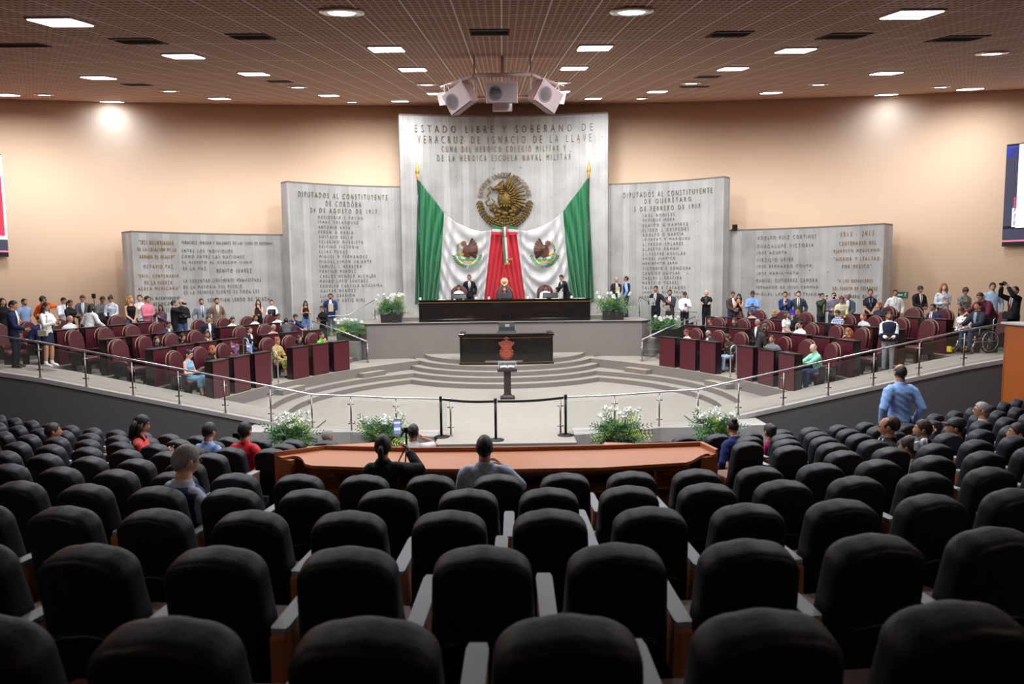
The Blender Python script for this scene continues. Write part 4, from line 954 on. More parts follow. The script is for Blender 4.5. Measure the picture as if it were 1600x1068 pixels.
def speaker(lab, px, py, w_, h_, d_, rz, roll):
    p = at_y(px, py, YS + .1); t = thing('loudspeaker', lab, 'speaker', p, 0, 'hung loudspeakers')
    t.rotation_euler = Euler((radians(16), roll, rz), 'YXZ')
    mb = MB(); mb.rings([[(x * k, y, z * k) for x, z in ((-w_ / 2, -h_ / 2), (w_ / 2, -h_ / 2), (w_ / 2, h_ / 2), (-w_ / 2, h_ / 2))] for y, k in ((-d_ / 2, 1), (d_ * .1, 1), (d_ / 2, .72))], smooth=False); mb.build('cabinet', SPK, t, bevel=.012)
    mb = MB(); mb.box((0, -d_ / 2 - .008, 0), (w_ * .95, .016, h_ * .92)); g = mb.build('grille', SPG, t)
    mb = MB(); mb.lathe((-w_ * .2, -d_ / 2 - .018, 0), ((h_ * .36, 0), (h_ * .34, .004), (h_ * .3, .0)), 20, axis=(0, -1, 0)); mb.build('cone_ring', mat('cone_shadow', (104, 92, 92), .6), g)
    mb = MB()
    for s_ in (-1, 1): mb.box((s_ * w_ * .3, 0, h_ / 2 + .1), (.02, .02, .24))
    mb.build('bracket', FRM, t)
speaker('central loudspeaker of the three hung over the stage, facing the seats', 784, 144.5, .66, .42, .38, 0, 0)
speaker('left loudspeaker of the three hung over the stage, tilted outward', 722, 153, .6, .46, .42, radians(-38), radians(-22))
speaker('right loudspeaker of the three hung over the stage, tilted outward', 849, 151, .6, .46, .42, radians(38), radians(22))
for px, py, lab, rz in ((693, 154, 'white flood lamp plate at the left end of the speaker frame', -.5), (875, 152, 'white flood lamp plate at the right end of the speaker frame', .5), (785, 168, 'small pale box hung under the central loudspeaker', 0)):
    p = at_y(px, py, YS + .45); t = thing('hung_box', lab, 'box', p, rz); mb = MB(); mb.box((0, 0, 0), (.22 if rz else .42, .1, .26 if rz else .15), rx=.4 if rz else 0); mb.build('housing', mat('white_metal_box', (226, 216, 216), .5), t, bevel=.01)
    mb = MB(); mb.tube([(0, .04, .08), (0, .08, .3)], .02, 6); mb.build('bracket', FRM, t)

# --- open or dark ceiling cells and small ceiling parts
VENT = mat('dark_ceiling_cell', (58, 46, 42), .8); VENT2 = mat('grey_ceiling_vent', (92, 84, 80), .7)
for px, py, w_, lab in ((30, 70, .9, 'dark ceiling vent at the far left behind the corner lamp'), (218, 64, .7, 'dark tilted ceiling cell left of the second lamp'), (392, 57, .64, 'dark square ceiling cell left of centre'), (765, 50, .64, 'dark ceiling cell on the middle line'),
                        (1140, 53, .64, 'dark square ceiling cell right of centre'), (1318, 56, .7, 'faint dark ceiling cell right of the bright panel'), (1495, 60, .75, 'dark ceiling vent near the right corner'), (214, 132, .64, 'small dark cell near the left wall'), (1105, 120, .6, 'small dark cell right of the middle lamps'), (437, 127, .6, 'small dark cell left of the middle lamps'), (1085, 135, .9, 'long dark slot in the ceiling near the right wall')):
    p = at_ceil(px, py); t = thing('ceiling_vent', lab, 'vent', p, group='dark ceiling cells'); t.rotation_euler = (math.atan(CES), 0, 0)
    mb = MB(); mb.box((0, 0, -.006), (w_, w_ if w_ < .9 else .4, .016)); mb.build('dark_plate', VENT, t)
    mb = MB()
    for k in range(5): mb.box((0, (-.2 + .1 * k) * w_ * (1 if w_ < .9 else .6), -.018), (w_ * .94, .02, .012), rx=.5)
    mb.build('louvre_blades', VENT2, t)

# --- screens high on the side walls
def wall_screen(lab, corners, Yn, pieces):
    """corners px: top inner, bottom inner; the screen runs outwards along the wall"""
    (xa, ya), (xb, yb) = corners; s = -1 if xa < 800 else 1
    d = ray(xa, ya); A_, B_, C_ = d.x ** 2 + d.y ** 2, -d.y * WC, WC ** 2 - (WR - .25) ** 2
    k = (-B_ + sqrt(B_ * B_ - A_ * C_)) / A_; p = CP + d * k; d2 = ray(xb, yb); p2 = CP + d2 * (p.y / d2.y); H_ = p.z - p2.z
    a = atan2(p.x, p.y - WC); tx = Vector((s * cos(abs(a)), -sin(abs(a)), 0)); nrm = Vector((-sin(a), -cos(a), 0))
    t = thing('wall_screen', lab, 'screen', (p.x, p.y, p2.z)); Wd = 4.2
    def Q(u, z, off=0): return tx * (u * Wd) + Vector((0, 0, z * H_)) + nrm * off
    mb = MB(); mb.rings([[Q(u, 0, .02), Q(u, 1, .02), Q(u, 1, -.12), Q(u, 0, -.12)] for u in (0, 1)], smooth=False); mb.build('housing', BLACKP, t)
    for nm, u0, u1, z0, z1, m_ in pieces:
        mb = MB(); mb.add([Q(u0, z0, .03), Q(u1, z0, .03), Q(u1, z1, .03), Q(u0, z1, .03)], [(0, 1, 2, 3)]); mb.build(nm, m_, t, fix=False)
SR = glow('screen_red', (214, 40, 62), 1.1); SW = glow('screen_white', (236, 240, 255), 1.3); SB = glow('screen_dark', (58, 58, 76), .7); SBL = glow('screen_blue', (60, 70, 190), .7); SPK_ = glow('screen_pink', (230, 110, 140), .9)
wall_screen('wide lit video screen high on the left wall, red flag picture', ((1.5, 241), (13.5, 401)), 0, [('picture_red', 0.015, .98, .2, .98, SR), ('picture_white_edge', .0, .015, .2, .99, SW), ('picture_white_bar', .0, .98, .17, .21, SW), ('picture_dark_strip', .0, .98, .06, .165, SB), ('picture_bright_line', 0, .98, .045, .06, SPK_)])
wall_screen('wide lit video screen high on the right wall, white and dark picture', ((1573.5, 226), (1565, 385)), 0, [('picture_dark', .0, .09, .2, .97, SB), ('picture_blue', .0, .085, .86, .98, SBL), ('picture_white', .09, .98, .18, .99, SW), ('picture_pink_hand', .07, .1, .38, .48, SPK_), ('picture_white_cuff', .062, .1, .19, .375, SW), ('picture_dark_strip', .0, .98, .06, .17, SB), ('picture_bright_line', 0, .98, .045, .06, SPK_)])

# --- green exit sign on the right wall, small camera on the slab top
def wall_at(px, py, off):
    d = ray(px, py); A_, B_, C_ = d.x ** 2 + d.y ** 2, -d.y * WC, WC ** 2 - (WR - off) ** 2; k = (-B_ + sqrt(B_ * B_ - A_ * C_)) / A_; return CP + d * k
p = wall_at(1409.5, 460.5, .05); a = atan2(p.x, p.y - WC); t = thing('exit_sign', 'green exit sign with white arrow and running figure on the right wall', 'sign', p, -a)
EG = mat('exit_green', (22, 120, 86), .5); EWt = mat('exit_white', (238, 244, 240), .5)
mb = MB(); mb.box((0, 0, 0), (.42, .03, .24)); mb.build('plate', EG, t)
M = Matrix(((1, 0, 0, 0), (0, 0, -1, -.016), (0, 1, 0, 0), (0, 0, 0, 1)))
mb = MB(); mb.plate([(-.17, 0), (-.11, .06), (-.11, .028), (.02, .028), (.02, -.028), (-.11, -.028), (-.11, -.06)], M, .008); mb.build('arrow', EWt, t)
mb = MB(); mb.ell((.125, -.022, .075), (.018, .006, .018), 8, 6)
for pts in (((.12, .05), (.105, -.01)), ((.105, -.01), (.14, -.04), (.13, -.085)), ((.105, -.01), (.08, -.045), (.05, -.06)), ((.12, .045), (.15, .02)), ((.12, .045), (.08, .03), (.075, .0))): mb.tube([(x, -.022, z) for x, z in pts], .009, 6)
mb.build('running_figure', EWt, t)
p = at_y(1150, 360, 29.6); t = thing('slab_camera', 'small dark camera box on top of the right low slab', 'camera', (p.x, 29.75, S4.z1 + .07))
mb = MB(); mb.box((0, 0, .1), (.16, .2, .2)); mb.build('housing', BLACKP, t, bevel=.015); mb = MB(); mb.lathe((0, -.11, .13), ((.05, 0), (.045, .03), (.03, .035)), 12, axis=(0, -1, 0)); mb.build('lens', SCREENM, t)
mb = MB(); mb.box((0, 0, .01), (.24, .2, .02)); mb.build('foot', BLACKP, t)
# wooden booth side at the right edge of the picture
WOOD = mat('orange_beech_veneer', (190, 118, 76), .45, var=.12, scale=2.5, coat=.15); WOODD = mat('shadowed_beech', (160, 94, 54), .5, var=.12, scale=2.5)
p = at_y(1587, 480, 15.2); t = thing('wooden_booth', 'orange wooden booth side at the right edge beside the ramp', 'booth', (p.x + .02, 15.2, .3))
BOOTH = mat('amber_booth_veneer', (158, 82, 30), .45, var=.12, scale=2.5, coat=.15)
mb = MB(); mb.box((.9, .3, .9), (1.8, .06, 2.75)); mb.build('front_panel', BOOTH, t, bevel=.01)
mb = MB(); mb.box((.03, -.55, .9), (.06, 1.7, 2.75)); mb.build('side_panel', BOOTH, t, bevel=.01)
mb = MB(); mb.box((.9, -.5, 2.29), (1.9, 1.8, .05)); mb.build('top_panel', CURB, t, bevel=.01)
# ================================================================ the audience
SEATB = mat('black_seat_leather', (25, 30, 40), .52, var=.1, scale=6, bump=.08, bscale=60, spec=.4)
SEATS = mat('seat_back_shell', (24, 24, 28), .5, var=.1, scale=5)
ARMW = mat('tan_arm_panel', (176, 112, 74), .5, var=.12, scale=5); PADM = mat('pale_arm_top', (156, 158, 164), .5, .1, var=.05); SEATPAN = mat('brown_seat_pan', (112, 66, 44), .55, var=.1)
def make_seat(label):
    """theatre seat facing local +Y, foot at the origin"""
    t = thing('auditorium_seat', label, 'seat', group='black auditorium seats'); tl = radians(11)
    def outline(w_, wb, h, r, n=8):
        P = [(-wb / 2, 0), (wb / 2, 0), (wb / 2 - .005, h * .35)]
        for i in range(n + 1): a = pi / 2 * i / n; P.append((w_ / 2 - r + r * cos(a), h - r * .8 + r * .8 * sin(a)))
        for i in range(1, 5): P.append(((w_ / 2 - r) * (1 - i / 2.5), h + .012 * sin(pi * i / 5)))
        for i in range(n + 1): a = pi / 2 + pi / 2 * i / n; P.append((-w_ / 2 + r + r * cos(a), h - r * .8 + r * .8 * sin(a)))
        P.append((-wb / 2 + .005, h * .35)); return P
    mb = MB(); cushion(mb, outline(.40, .44, .59, .125), -.075, .07, .35, tl, puff=.88); mb.build('backrest', SEATB, t, loc=(0, -.03, 0))
    mb = MB(); mb.rings([[(x * k, (-.078 + dy) * cos(tl) - z * sin(tl), .35 + z * cos(tl)) for x, z in ((-.19, .0), (.19, .0), (.18, .2), (.12, .235), (-.12, .235), (-.18, .2))] for dy, k in ((.02, 1), (.0, 1), (-.012, .94))], smooth=False); bs = mb.build('back_shell', SEATS, t, loc=(0, -.03, 0))
    mb = MB(); mb.tube([(x, -.09 - .235 * sin(tl), .35 + .232 - .05 * (x / .2) ** 2) for x in (-.18, -.1, 0, .1, .18)], .007, 6); mb.build('shell_rim', SEATS, bs)
    mb = MB(); mb.rings([[(x * k, .04 + y * k, z) for x, y in ((-.19, -.02), (.19, -.02), (.18, .3), (.15, .4), (-.15, .4), (-.18, .3))] for z, k in ((.34, .95), (.37, 1), (.42, 1), (.45, .93))]); mb.build('seat_pan', SEATPAN, t)
    mb = MB(); mb.tube([(.2675, .0, 0), (.2675, .02, .42)], [.03, .03], 6); mb.box((.2675, .03, .01), (.08, .3, .02)); mb.build('pedestal', BLACKM, t)
    mb = MB(); mb.rings([[(.2675 + dx, y, z) for dx, z in ((-.033, z0), (.033, z0), (.033, .615), (-.033, .615))] for y, z0 in ((-.19, .40), (-.16, .37), (.26, .40), (.33, .48))], smooth=False); ar = mb.build('armrest', ARMW, t, bevel=.012)
    mb = MB(); mb.rings([[(.2675 + dx, y, z) for dx, z in ((-wd, .617), (wd, .617), (wd, .64), (-wd, .64))] for y, wd in ((-.17, .03), (-.15, .036), (.3, .038), (.34, .03))], smooth=False); mb.build('arm_top', PADM, ar)
    return t
TURN = 1.35                       # seats are set turned in towards the stage
seat0 = None; SEATS_AT = []
OFFS = {1: .156, 2: -.10, 3: .229, 4: -.255, 5: -.067}
rowname = lambda k: 'nearest row' if k == 1 else f'{nth(k - 1)} row from the camera'
for k in range(1, 11):
    row = []
    for i in range(-34, 35):
        off = i * .535 + OFFS.get(k, ((k * 37) % 10) / 10 * .535); (x, y, z), a = row_pt(k, off)
        if abs(a) > radians(44): continue
        if k >= 6 and abs(off) < (2.15 if k == 10 else 2.85): continue
        u, v = pj((x, y, z + .9)); ul, _ = pj((x - .3, y, z + .9)); ur, _ = pj((x + .3, y, z + .9))
        if ur < -5 or ul > 1605 or v > 1062: continue
        # stay clear of the stage wall and of the ramp walls
        if y > 15.6 or (abs(x) > 4.5 and y > 16.2): continue
        row.append((u, x, y, z, a))
    row.sort()
    for j, (u, x, y, z, a) in enumerate(row):
        lab = f'black auditorium seat, {nth(j)} from the left in the {rowname(k)}'
        if seat0 is None: seat0 = make_seat(lab); seat0.location = (x, y, z); seat0.rotation_euler.z = a * TURN
        else: dup(seat0, (x, y, z), a * TURN, lab)
        SEATS_AT.append((k, u, x, y, z, a))
# --- curved wooden technicians' desk
p = lambda px, py: at_z(px, py, 1.64)
FARE = [p(510, 701.5), p(650, 705), p(790, 704), p(940, 701), p(1095, 696)]; NEAR = [p(487, 727), p(640, 732), p(790, 732.5), p(940, 730), p(1072, 722)]
ZF = row_par(7)[2]
t = thing('technician_desk', 'long curved orange wooden desk with shelf bays between the seat rows', 'desk', (-.1, 8, ZF)); o0 = Vector((-.1, 8, ZF))
def lerp_list(L, u): f = u * (len(L) - 1); i = min(int(f), len(L) - 2); return L[i].lerp(L[i + 1], f - i)
N = 24; top = []
for i in range(N + 1):
    a, b = lerp_list(FARE, i / N) - o0, lerp_list(NEAR, i / N) - o0
    top.append([a, b, b - Vector((0, 0, .035)), a - Vector((0, 0, .035))])
mb = MB(); mb.rings(top, smooth=False); mb.build('desk_top', WOOD, t)
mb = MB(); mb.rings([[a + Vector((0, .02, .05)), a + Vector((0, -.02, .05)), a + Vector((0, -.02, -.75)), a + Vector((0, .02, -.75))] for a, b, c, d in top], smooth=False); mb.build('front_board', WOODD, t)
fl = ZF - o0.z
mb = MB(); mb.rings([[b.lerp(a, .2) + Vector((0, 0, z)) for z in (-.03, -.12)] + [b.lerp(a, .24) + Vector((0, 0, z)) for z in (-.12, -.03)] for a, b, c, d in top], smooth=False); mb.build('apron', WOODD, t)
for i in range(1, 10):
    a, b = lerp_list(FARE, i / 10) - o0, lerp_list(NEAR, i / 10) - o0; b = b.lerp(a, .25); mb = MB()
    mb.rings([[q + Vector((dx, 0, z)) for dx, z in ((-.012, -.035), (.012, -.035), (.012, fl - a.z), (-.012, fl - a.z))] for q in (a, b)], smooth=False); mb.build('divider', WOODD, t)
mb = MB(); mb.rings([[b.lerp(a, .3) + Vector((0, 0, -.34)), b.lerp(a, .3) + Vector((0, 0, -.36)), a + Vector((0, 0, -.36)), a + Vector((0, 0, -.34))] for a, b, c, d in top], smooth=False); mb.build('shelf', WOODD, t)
for side, e, fa, fb in ((-1, p(432, 712), FARE[0], NEAR[0]), (1, p(1120, 708), FARE[-1], NEAR[-1])):
    # rounded end with a cut-out and a tall end panel
    e = e - o0; a = fa - o0; b = fb - o0; c_ = b.lerp(e, .15) + Vector((0, -.02, 0)); mb = MB()
    arc = [(e.lerp(b, .18 + .64 * i / 8) + (a - b).normalized() * (.2 * sin(pi * i / 8))) for i in range(9)]
    poly = [a, e] + arc + [b]; n = len(poly); vs = poly + [q - Vector((0, 0, .035)) for q in poly]
    mb.add(vs, [tuple(range(n)), tuple(reversed(range(n, 2 * n)))] + [(i, (i + 1) % n, n + (i + 1) % n, n + i) for i in range(n)]); mb.build('desk_end', WOOD, t)
    mb = MB(); q0, q1 = a + Vector((0, 0, .05)), e + Vector((0, 0, .05)); th = Vector((.02, .02, 0))
    mb.rings([[q - th, q + th, q + th - Vector((0, 0, .75)), q - th - Vector((0, 0, .75))] for q in (q0, q1)], smooth=False); mb.build('end_panel', WOOD, t)
    mb = MB(); q0, q1 = e + Vector((0, 0, -.03)), e.lerp(b, .4) + Vector((0, .1, -.03)); mb.rings([[q - th, q + th, q + th - Vector((0, 0, .7)), q - th - Vector((0, 0, .7))] for q in (q0, q1)], smooth=False); mb.build('inner_panel', WOOD, t)
# lower wooden counters further down
for s, (xa, ya), (xb, yb), nm in ((-1, (478, 704), (588, 697), 'left'), (1, (942, 697), (1098, 703), 'right')):
    A_, B_ = (at_z(xa, ya, 1.5), at_z(xb, yb, 1.5)); zf = row_par(9)[2]
    t = thing('low_counter', f'slanted low wooden counter beyond the long desk on the {nm}', 'counter', (A_.x, A_.y, zf)); o0 = Vector((A_.x, A_.y, zf)); A_, B_ = A_ - o0, B_ - o0; d = (B_ - A_).normalized(); nn = Vector((-d.y, d.x, 0))
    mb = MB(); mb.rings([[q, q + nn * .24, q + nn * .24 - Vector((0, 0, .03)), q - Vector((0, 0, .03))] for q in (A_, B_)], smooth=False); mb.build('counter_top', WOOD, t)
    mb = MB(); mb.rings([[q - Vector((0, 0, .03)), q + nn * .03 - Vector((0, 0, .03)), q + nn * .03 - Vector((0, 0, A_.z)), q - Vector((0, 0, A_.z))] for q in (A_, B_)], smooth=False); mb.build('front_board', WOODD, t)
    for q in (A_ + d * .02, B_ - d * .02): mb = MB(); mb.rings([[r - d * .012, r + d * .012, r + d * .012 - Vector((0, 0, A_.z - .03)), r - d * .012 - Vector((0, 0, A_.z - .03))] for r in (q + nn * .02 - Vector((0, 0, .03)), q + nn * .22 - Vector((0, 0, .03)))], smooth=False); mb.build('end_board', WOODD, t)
# ================================================================ people: one figure builder
def cloth(rgb, rough=.75):
    return mat('cloth_%d_%d_%d' % tuple(rgb), rgb, rough, var=.1, scale=9, bump=.25, bscale=16, spec=.25)
def pattern(name, c1, c2, c3, scale, kind='blot'):
    if name in MATS: return MATS[name]
    m = bpy.data.materials.new(name); m.use_nodes = True; nt = m.node_tree; b = nt.nodes['Principled BSDF']; b.inputs['Roughness'].default_value = .8
    tc = nt.nodes.new('ShaderNodeTexCoord'); cr = nt.nodes.new('ShaderNodeValToRGB'); cr.color_ramp.interpolation = 'CONSTANT'
    e = cr.color_ramp.elements; e[0].position = 0; e[0].color = srgb(c1); e[1].position = .45 if kind == 'blot' else .5; e[1].color = srgb(c2); x = e.new(.68); x.color = srgb(c3)
    if kind == 'check':
        sx = nt.nodes.new('ShaderNodeSeparateXYZ'); nt.links.new(tc.outputs['Object'], sx.inputs[0]); fr = []
        for k in (0, 2):
            mm = nt.nodes.new('ShaderNodeMath'); mm.operation = 'MULTIPLY'; mm.inputs[1].default_value = scale; nt.links.new(sx.outputs[k], mm.inputs[0])
            f = nt.nodes.new('ShaderNodeMath'); f.operation = 'FRACT'; nt.links.new(mm.outputs[0], f.inputs[0]); fr.append(f)
        a = nt.nodes.new('ShaderNodeMath'); a.operation = 'MINIMUM'; nt.links.new(fr[0].outputs[0], a.inputs[0]); nt.links.new(fr[1].outputs[0], a.inputs[1])
        mm = nt.nodes.new('ShaderNodeMath'); mm.operation = 'MULTIPLY'; mm.inputs[1].default_value = 1.6; nt.links.new(a.outputs[0], mm.inputs[0]); nt.links.new(mm.outputs[0], cr.inputs[0])
    else:
        v = nt.nodes.new('ShaderNodeTexNoise'); v.inputs['Scale'].default_value = scale; v.inputs['Detail'].default_value = 1.5; nt.links.new(tc.outputs['Object'], v.inputs['Vector']); nt.links.new(v.outputs['Fac'], cr.inputs[0])
    nt.links.new(cr.outputs[0], b.inputs['Base Color']); MATS[name] = m; return m
SKINS = {'a': (216, 166, 136), 'b': (200, 146, 114), 'c': (178, 124, 96), 'd': (226, 180, 152)}
def skin(k): return mat('skin_' + k, SKINS[k], .55, var=.05, scale=12, spec=.35)
HAIRS = {'black': (22, 18, 18), 'brown': (62, 42, 32), 'dark': (36, 27, 24), 'blond': (176, 128, 70), 'grey': (150, 146, 142), 'red': (112, 44, 32), 'white': (196, 194, 190), 'copper': (150, 84, 44)}
def hairm(k): return mat('hair_' + k, HAIRS[k], .45, var=.25, scale=30, bump=.4, bscale=90)
EYEW = mat('eye_white', (226, 222, 216), .3); EYED = mat('eye_dark', (34, 22, 18), .2)
LIPS = mat('lip_tone', (158, 84, 76), .5); SHOEB = mat('black_shoe', (20, 18, 18), .35); SHOEW = mat('white_shoe', (232, 230, 226), .5)
Z3 = Vector((0, 0, 1)); X3 = Vector((1, 0, 0)); Y3 = Vector((0, 1, 0))
ARMS = {'down': (.14, .02, -.31), 'phone': (.035, .20, -.13), 'low': (.04, .17, -.24), 'clasp': (.015, .14, -.27), 'cross': (-.06, .125, -.13), 'chin': (.02, .12, .0), 'ear': (.085, .05, .055),
        'camera': (.045, .17, .07), 'high': (.06, .2, .19), 'table': (.09, .25, -.19), 'hip': (.16, .0, -.2), 'behind': (.03, -.1, -.25), 'hold': (.04, .16, -.17), 'rail': (.26, .2, -.17), 'lap': (.07, .2, -.25),
        'side': (.19, .12, -.24), 'reach': (.06, .3, -.16), 'mouth': (.015, .12, -.005), 'chest': (.0, .12, -.1), 'lens': (.05, .25, .06)}
def ik(A, T, l1, l2, pole):
    d = T - A; L = d.length
    if L > l1 + l2 - .004: T = A + d * ((l1 + l2 - .004) / L); d = T - A; L = d.length
    L = max(L, abs(l1 - l2) + .02); c = (l1 * l1 + L * L - l2 * l2) / (2 * L); hgt = sqrt(max(0, l1 * l1 - c * c)); dn = d.normalized()
    p = pole - dn * pole.dot(dn); p = p.normalized() if p.length > 1e-6 else X3
    return A + dn * c + p * hgt, T
def hand(mb, W, d, n, side, h, curl=.5):
    """palm, four unequal bent fingers and a thumb; d = along the hand, n = out of the palm"""
    d = d.normalized(); n = (n - d * n.dot(d)); n = n.normalized() if n.length > 1e-5 else Vector((0, 0, -1)); s = d.cross(n) * side; k = h / 1.75; L = .085 * k
    rs = []
    for f, w_, t_ in ((-.15, .024, .019), (.15, .033, .016), (.6, .040, .0145), (1.0, .040, .012)):
        c = W + d * L * f; rs.append([c + s * (w_ * k * cos(2 * pi * j / 8)) + n * (t_ * k * sin(2 * pi * j / 8)) for j in range(8)])
    mb.rings(rs)
    for i, (o, ln) in enumerate(((-.03, .068), (-.0105, .078), (.0105, .073), (.03, .058))):
        b = W + d * L * .97 - s * (o * k); a0 = curl * (.5 + .1 * i); p1 = b + (d * cos(a0) + n * sin(a0)) * ln * .45 * k; a1 = curl * (1.3 + .12 * i)
        p2 = p1 + (d * cos(a1) + n * sin(a1)) * ln * .33 * k; a2 = curl * 2.0; p3 = p2 + (d * cos(a2) + n * sin(a2)) * ln * .25 * k
        mb.tube([b - d * .01, p1, p2, p3], [.0092 * k, .0086 * k, .0078 * k, .0055 * k], 6)
    b = W + d * L * .3 + s * (.03 * k); p1 = b + (d * .6 + s * .6 + n * .3).normalized() * .036 * k; p2 = p1 + (d * .8 + s * .15 + n * .55).normalized() * .03 * k; p3 = p2 + (d * .8 - s * .1 + n * .5).normalized() * .02 * k
    mb.tube([b - d * .012 - s * .012, b, p1, p2, p3], [.013 * k, .0125 * k, .0105 * k, .0095 * k, .006 * k], 6)
def head_pt(az, v, k):
    """point of the face and skull; az = angle from the front, v from -1 (under the jaw) to 1 (crown); k = head scale in metres"""
    e = v * pi / 2; q = cos(e); x = .078 * q * sin(az); y = .098 * q * cos(az); z = .118 * sin(e); fr = max(0, cos(az))
    if z < 0:
        t = -z / .118; x *= 1 - .30 * t ** 1.4; y = y * (1 - .12 * t) + (.022 * t * fr - .02 * t * max(0, -cos(az)) * -1)
    if cos(az) < 0: y *= 1.04
    f = exp(-(az / .2) ** 2) if az < pi else exp(-((az - 2 * pi) / .2) ** 2)
    zz = z / .118
    y += f * .024 * exp(-((zz + .2) / .17) ** 2) + f * .008 * exp(-((zz - .02) / .2) ** 2)      # nose
    y += f * .006 * exp(-((zz + .52) / .1) ** 2)                                              # lips
    for c in (.36, 2 * pi - .36): y -= .0075 * exp(-((az - c) / .2) ** 2) * exp(-((zz - .06) / .12) ** 2)   # eye sockets
    y += .005 * fr ** 6 * exp(-((zz - .24) / .1) ** 2)                                       # brow
    return Vector((x * k, y * k, z * k))
def ip(t, tab):
    for (a, b), (c, d) in zip(tab[:-1], tab[1:]):
        if t <= c: return b + (d - b) * (t - a) / (c - a)
    return tab[-1][1]
def hair_shell(k, tab, lift=1.07, rnd=None, top=1.0, n=26, m=8):
    rs = []
    for i in range(m + 1):
        r = []
        for j in range(n):
            az = 2 * pi * j / n; dg = degrees_(az); emin = ip(min(dg, 360 - dg), tab); e = emin + (88 - emin) * (max(i - 1, 0) / (m - 1)); p = head_pt(az, e / 90, k)
            L = (.965 if i == 0 else lift + (.0 if rnd is None else rnd.uniform(-.012, .018))); L = L * (1 + (top - 1) * max(0, sin(radians(e)))); r.append(p * L if i else p * L)
        rs.append(r)
    return rs
degrees_ = math.degrees
HT = {'short': [(0, 36), (40, 32), (62, 12), (80, -2), (100, -8), (130, -26), (180, -38)], 'fringe': [(0, 20), (40, 16), (62, 6), (80, -14), (110, -30), (140, -44), (180, -50)],
      'bob': [(0, 30), (35, 28), (55, 0), (75, -34), (110, -58), (150, -66), (180, -66)], 'balding': [(0, 76), (45, 70), (65, 20), (80, 0), (100, -8), (130, -26), (180, -38)],
      'ring': None}
FIG = []                                        # finished figures: (root, info)
def figure(label, pos, rz, h=1.72, sit=None, lean=0.0, la='down', ra='down', hp_=0.0, hy=0.0, hair='short', hc='black', sk='a', top='shirt', tc=(220, 220, 220), bot='trousers', bc=(36, 36, 42), inner=(236, 236, 236), tie=None, fem=False,
           beard=None, glasses=False, mask=False, shoes=SHOEB, hero=False, group=None, step=0.0, seed=0, knee=.0, wide=1.0, lanyard=None, name='person'):
    """one person, feet (or the chair's foot) at pos, looking along local +Y"""
    rnd = random.Random(seed or hash(label) % 9999 if False else sum(map(ord, label)))
    me0 = bpy.data.meshes.new('person'); root = bpy.data.objects.new(name, me0); COL.objects.link(root); root.location = pos; root.rotation_euler = (0, 0, rz); tag(root, label, 'person', group)
    SK = skin(sk); hz = .535 * h if sit is None else sit + .055
    Pv = Vector((0, 0 if sit is None else -.03, hz)); u = Vector((0, sin(lean), cos(lean))); f = Vector((0, cos(lean), -sin(lean)))
    S = Pv + u * .272 * h; N = Pv + u * .305 * h; sw = (.096 if not fem else .085) * h * wide
    hl = lean * .55 + hp_ * .3; nu = Vector((0, sin(hl), cos(hl))); HM = Matrix.Rotation(-hy, 3, 'Z') @ Matrix.Rotation(-hp_, 3, 'X')
    hk = h / 1.75 * 1.02; Hc = N + nu * (.086 * h) + Vector((0, .012 * h, 0))
    # hips, knees, feet
    legs = []
    for s in (-1, 1):
        A = Pv + Vector((s * .05 * h, 0, -.02 * h))
        if sit is None: K = Vector((s * (.054 * h), .02 * h + s * step * .5, .285 * h)); An = Vector((s * .058 * h, s * step, .045 * h))
        else: K = Vector((s * (.075 + .02 * knee) * h, .235 * h, hz + .01)); An = Vector((s * .07 * h, .26 * h + s * .02, .045 * h))
        legs.append((A, K, An))
    arms = []
    for s, key in ((-1, la), (1, ra)):
        A = S + X3 * (s * sw) - u * .016 * h; t = ARMS[key] if isinstance(key, str) else key; T = S + X3 * (s * (t[0] * h + (sw - .100 * h) * (1 if t[0] > .08 else 0))) + Y3 * ((t[1]) * h) + Z3 * (t[2] * h)
        if key == 'behind': pole = Vector((s * .8, -.5, -.1))
        elif t[2] > .03: pole = Vector((s * .55, .2, -.9))
        else: pole = Vector((s * .55, -.6, -.5))
        E_, T = ik(A, T, .172 * h, .158 * h, pole); arms.append((s, A, E_, T, key))
    # ---- skin: core limbs (hidden under cloth), neck, head, ears, hands
    core = MB(); short = top in ('short', 'tank', 'dress', 'polo'); bare = bot in ('skirt', 'shorts')
    tr = [(-.02, .076, .054), (.06, .07, .05), (.14, .074, .052), (.2, .088, .056), (.25, .09, .05), (.285, .055, .04), (.32, .034, .034)]
    def tring(sv, rx, ry, yo=0.0, n=16): c = Pv + u * sv * h + f * yo * h; return [c + X3 * (rx * h * wide * cos(2 * pi * j / n)) + f * (ry * h * sin(2 * pi * j / n)) for j in range(n)]
    core.rings([tring(a, b * (.9 if fem else 1), c) for a, b, c in tr])
    ar = .9 if fem else 1.0
    for s, A, E_, T, key in arms: core.tube([A - X3 * s * .04 * h, A, A.lerp(E_, .5), E_, E_.lerp(T, .35), T, T + (T - E_).normalized() * .02], [(.034 if short else .022) * h * ar, (.034 if short else .026) * h * ar, .028 * h * ar, .0245 * h * ar, .0255 * h * ar, .0165 * h * ar, .015 * h * ar], 10)
    if bare or sit is None:
        for A, K, An in legs: core.tube([A, A.lerp(K, .5), K, K.lerp(An, .35), An, An - Z3 * .02], [.046 * h, .043 * h, .03 * h, .033 * h, .02 * h, .018 * h], 10)
    ex = MB(); ex.tube([N - nu * .03 * h, N + nu * .01 * h, Hc - nu * .035 * h], [.037 * h * ar, .033 * h * ar, .034 * h * ar], 12)
    hd = [[Hc + HM @ head_pt(2 * pi * j / 24, -.98 + 1.96 * i / 15, hk) for j in range(24)] for i in range(16)]; ex.rings(hd)
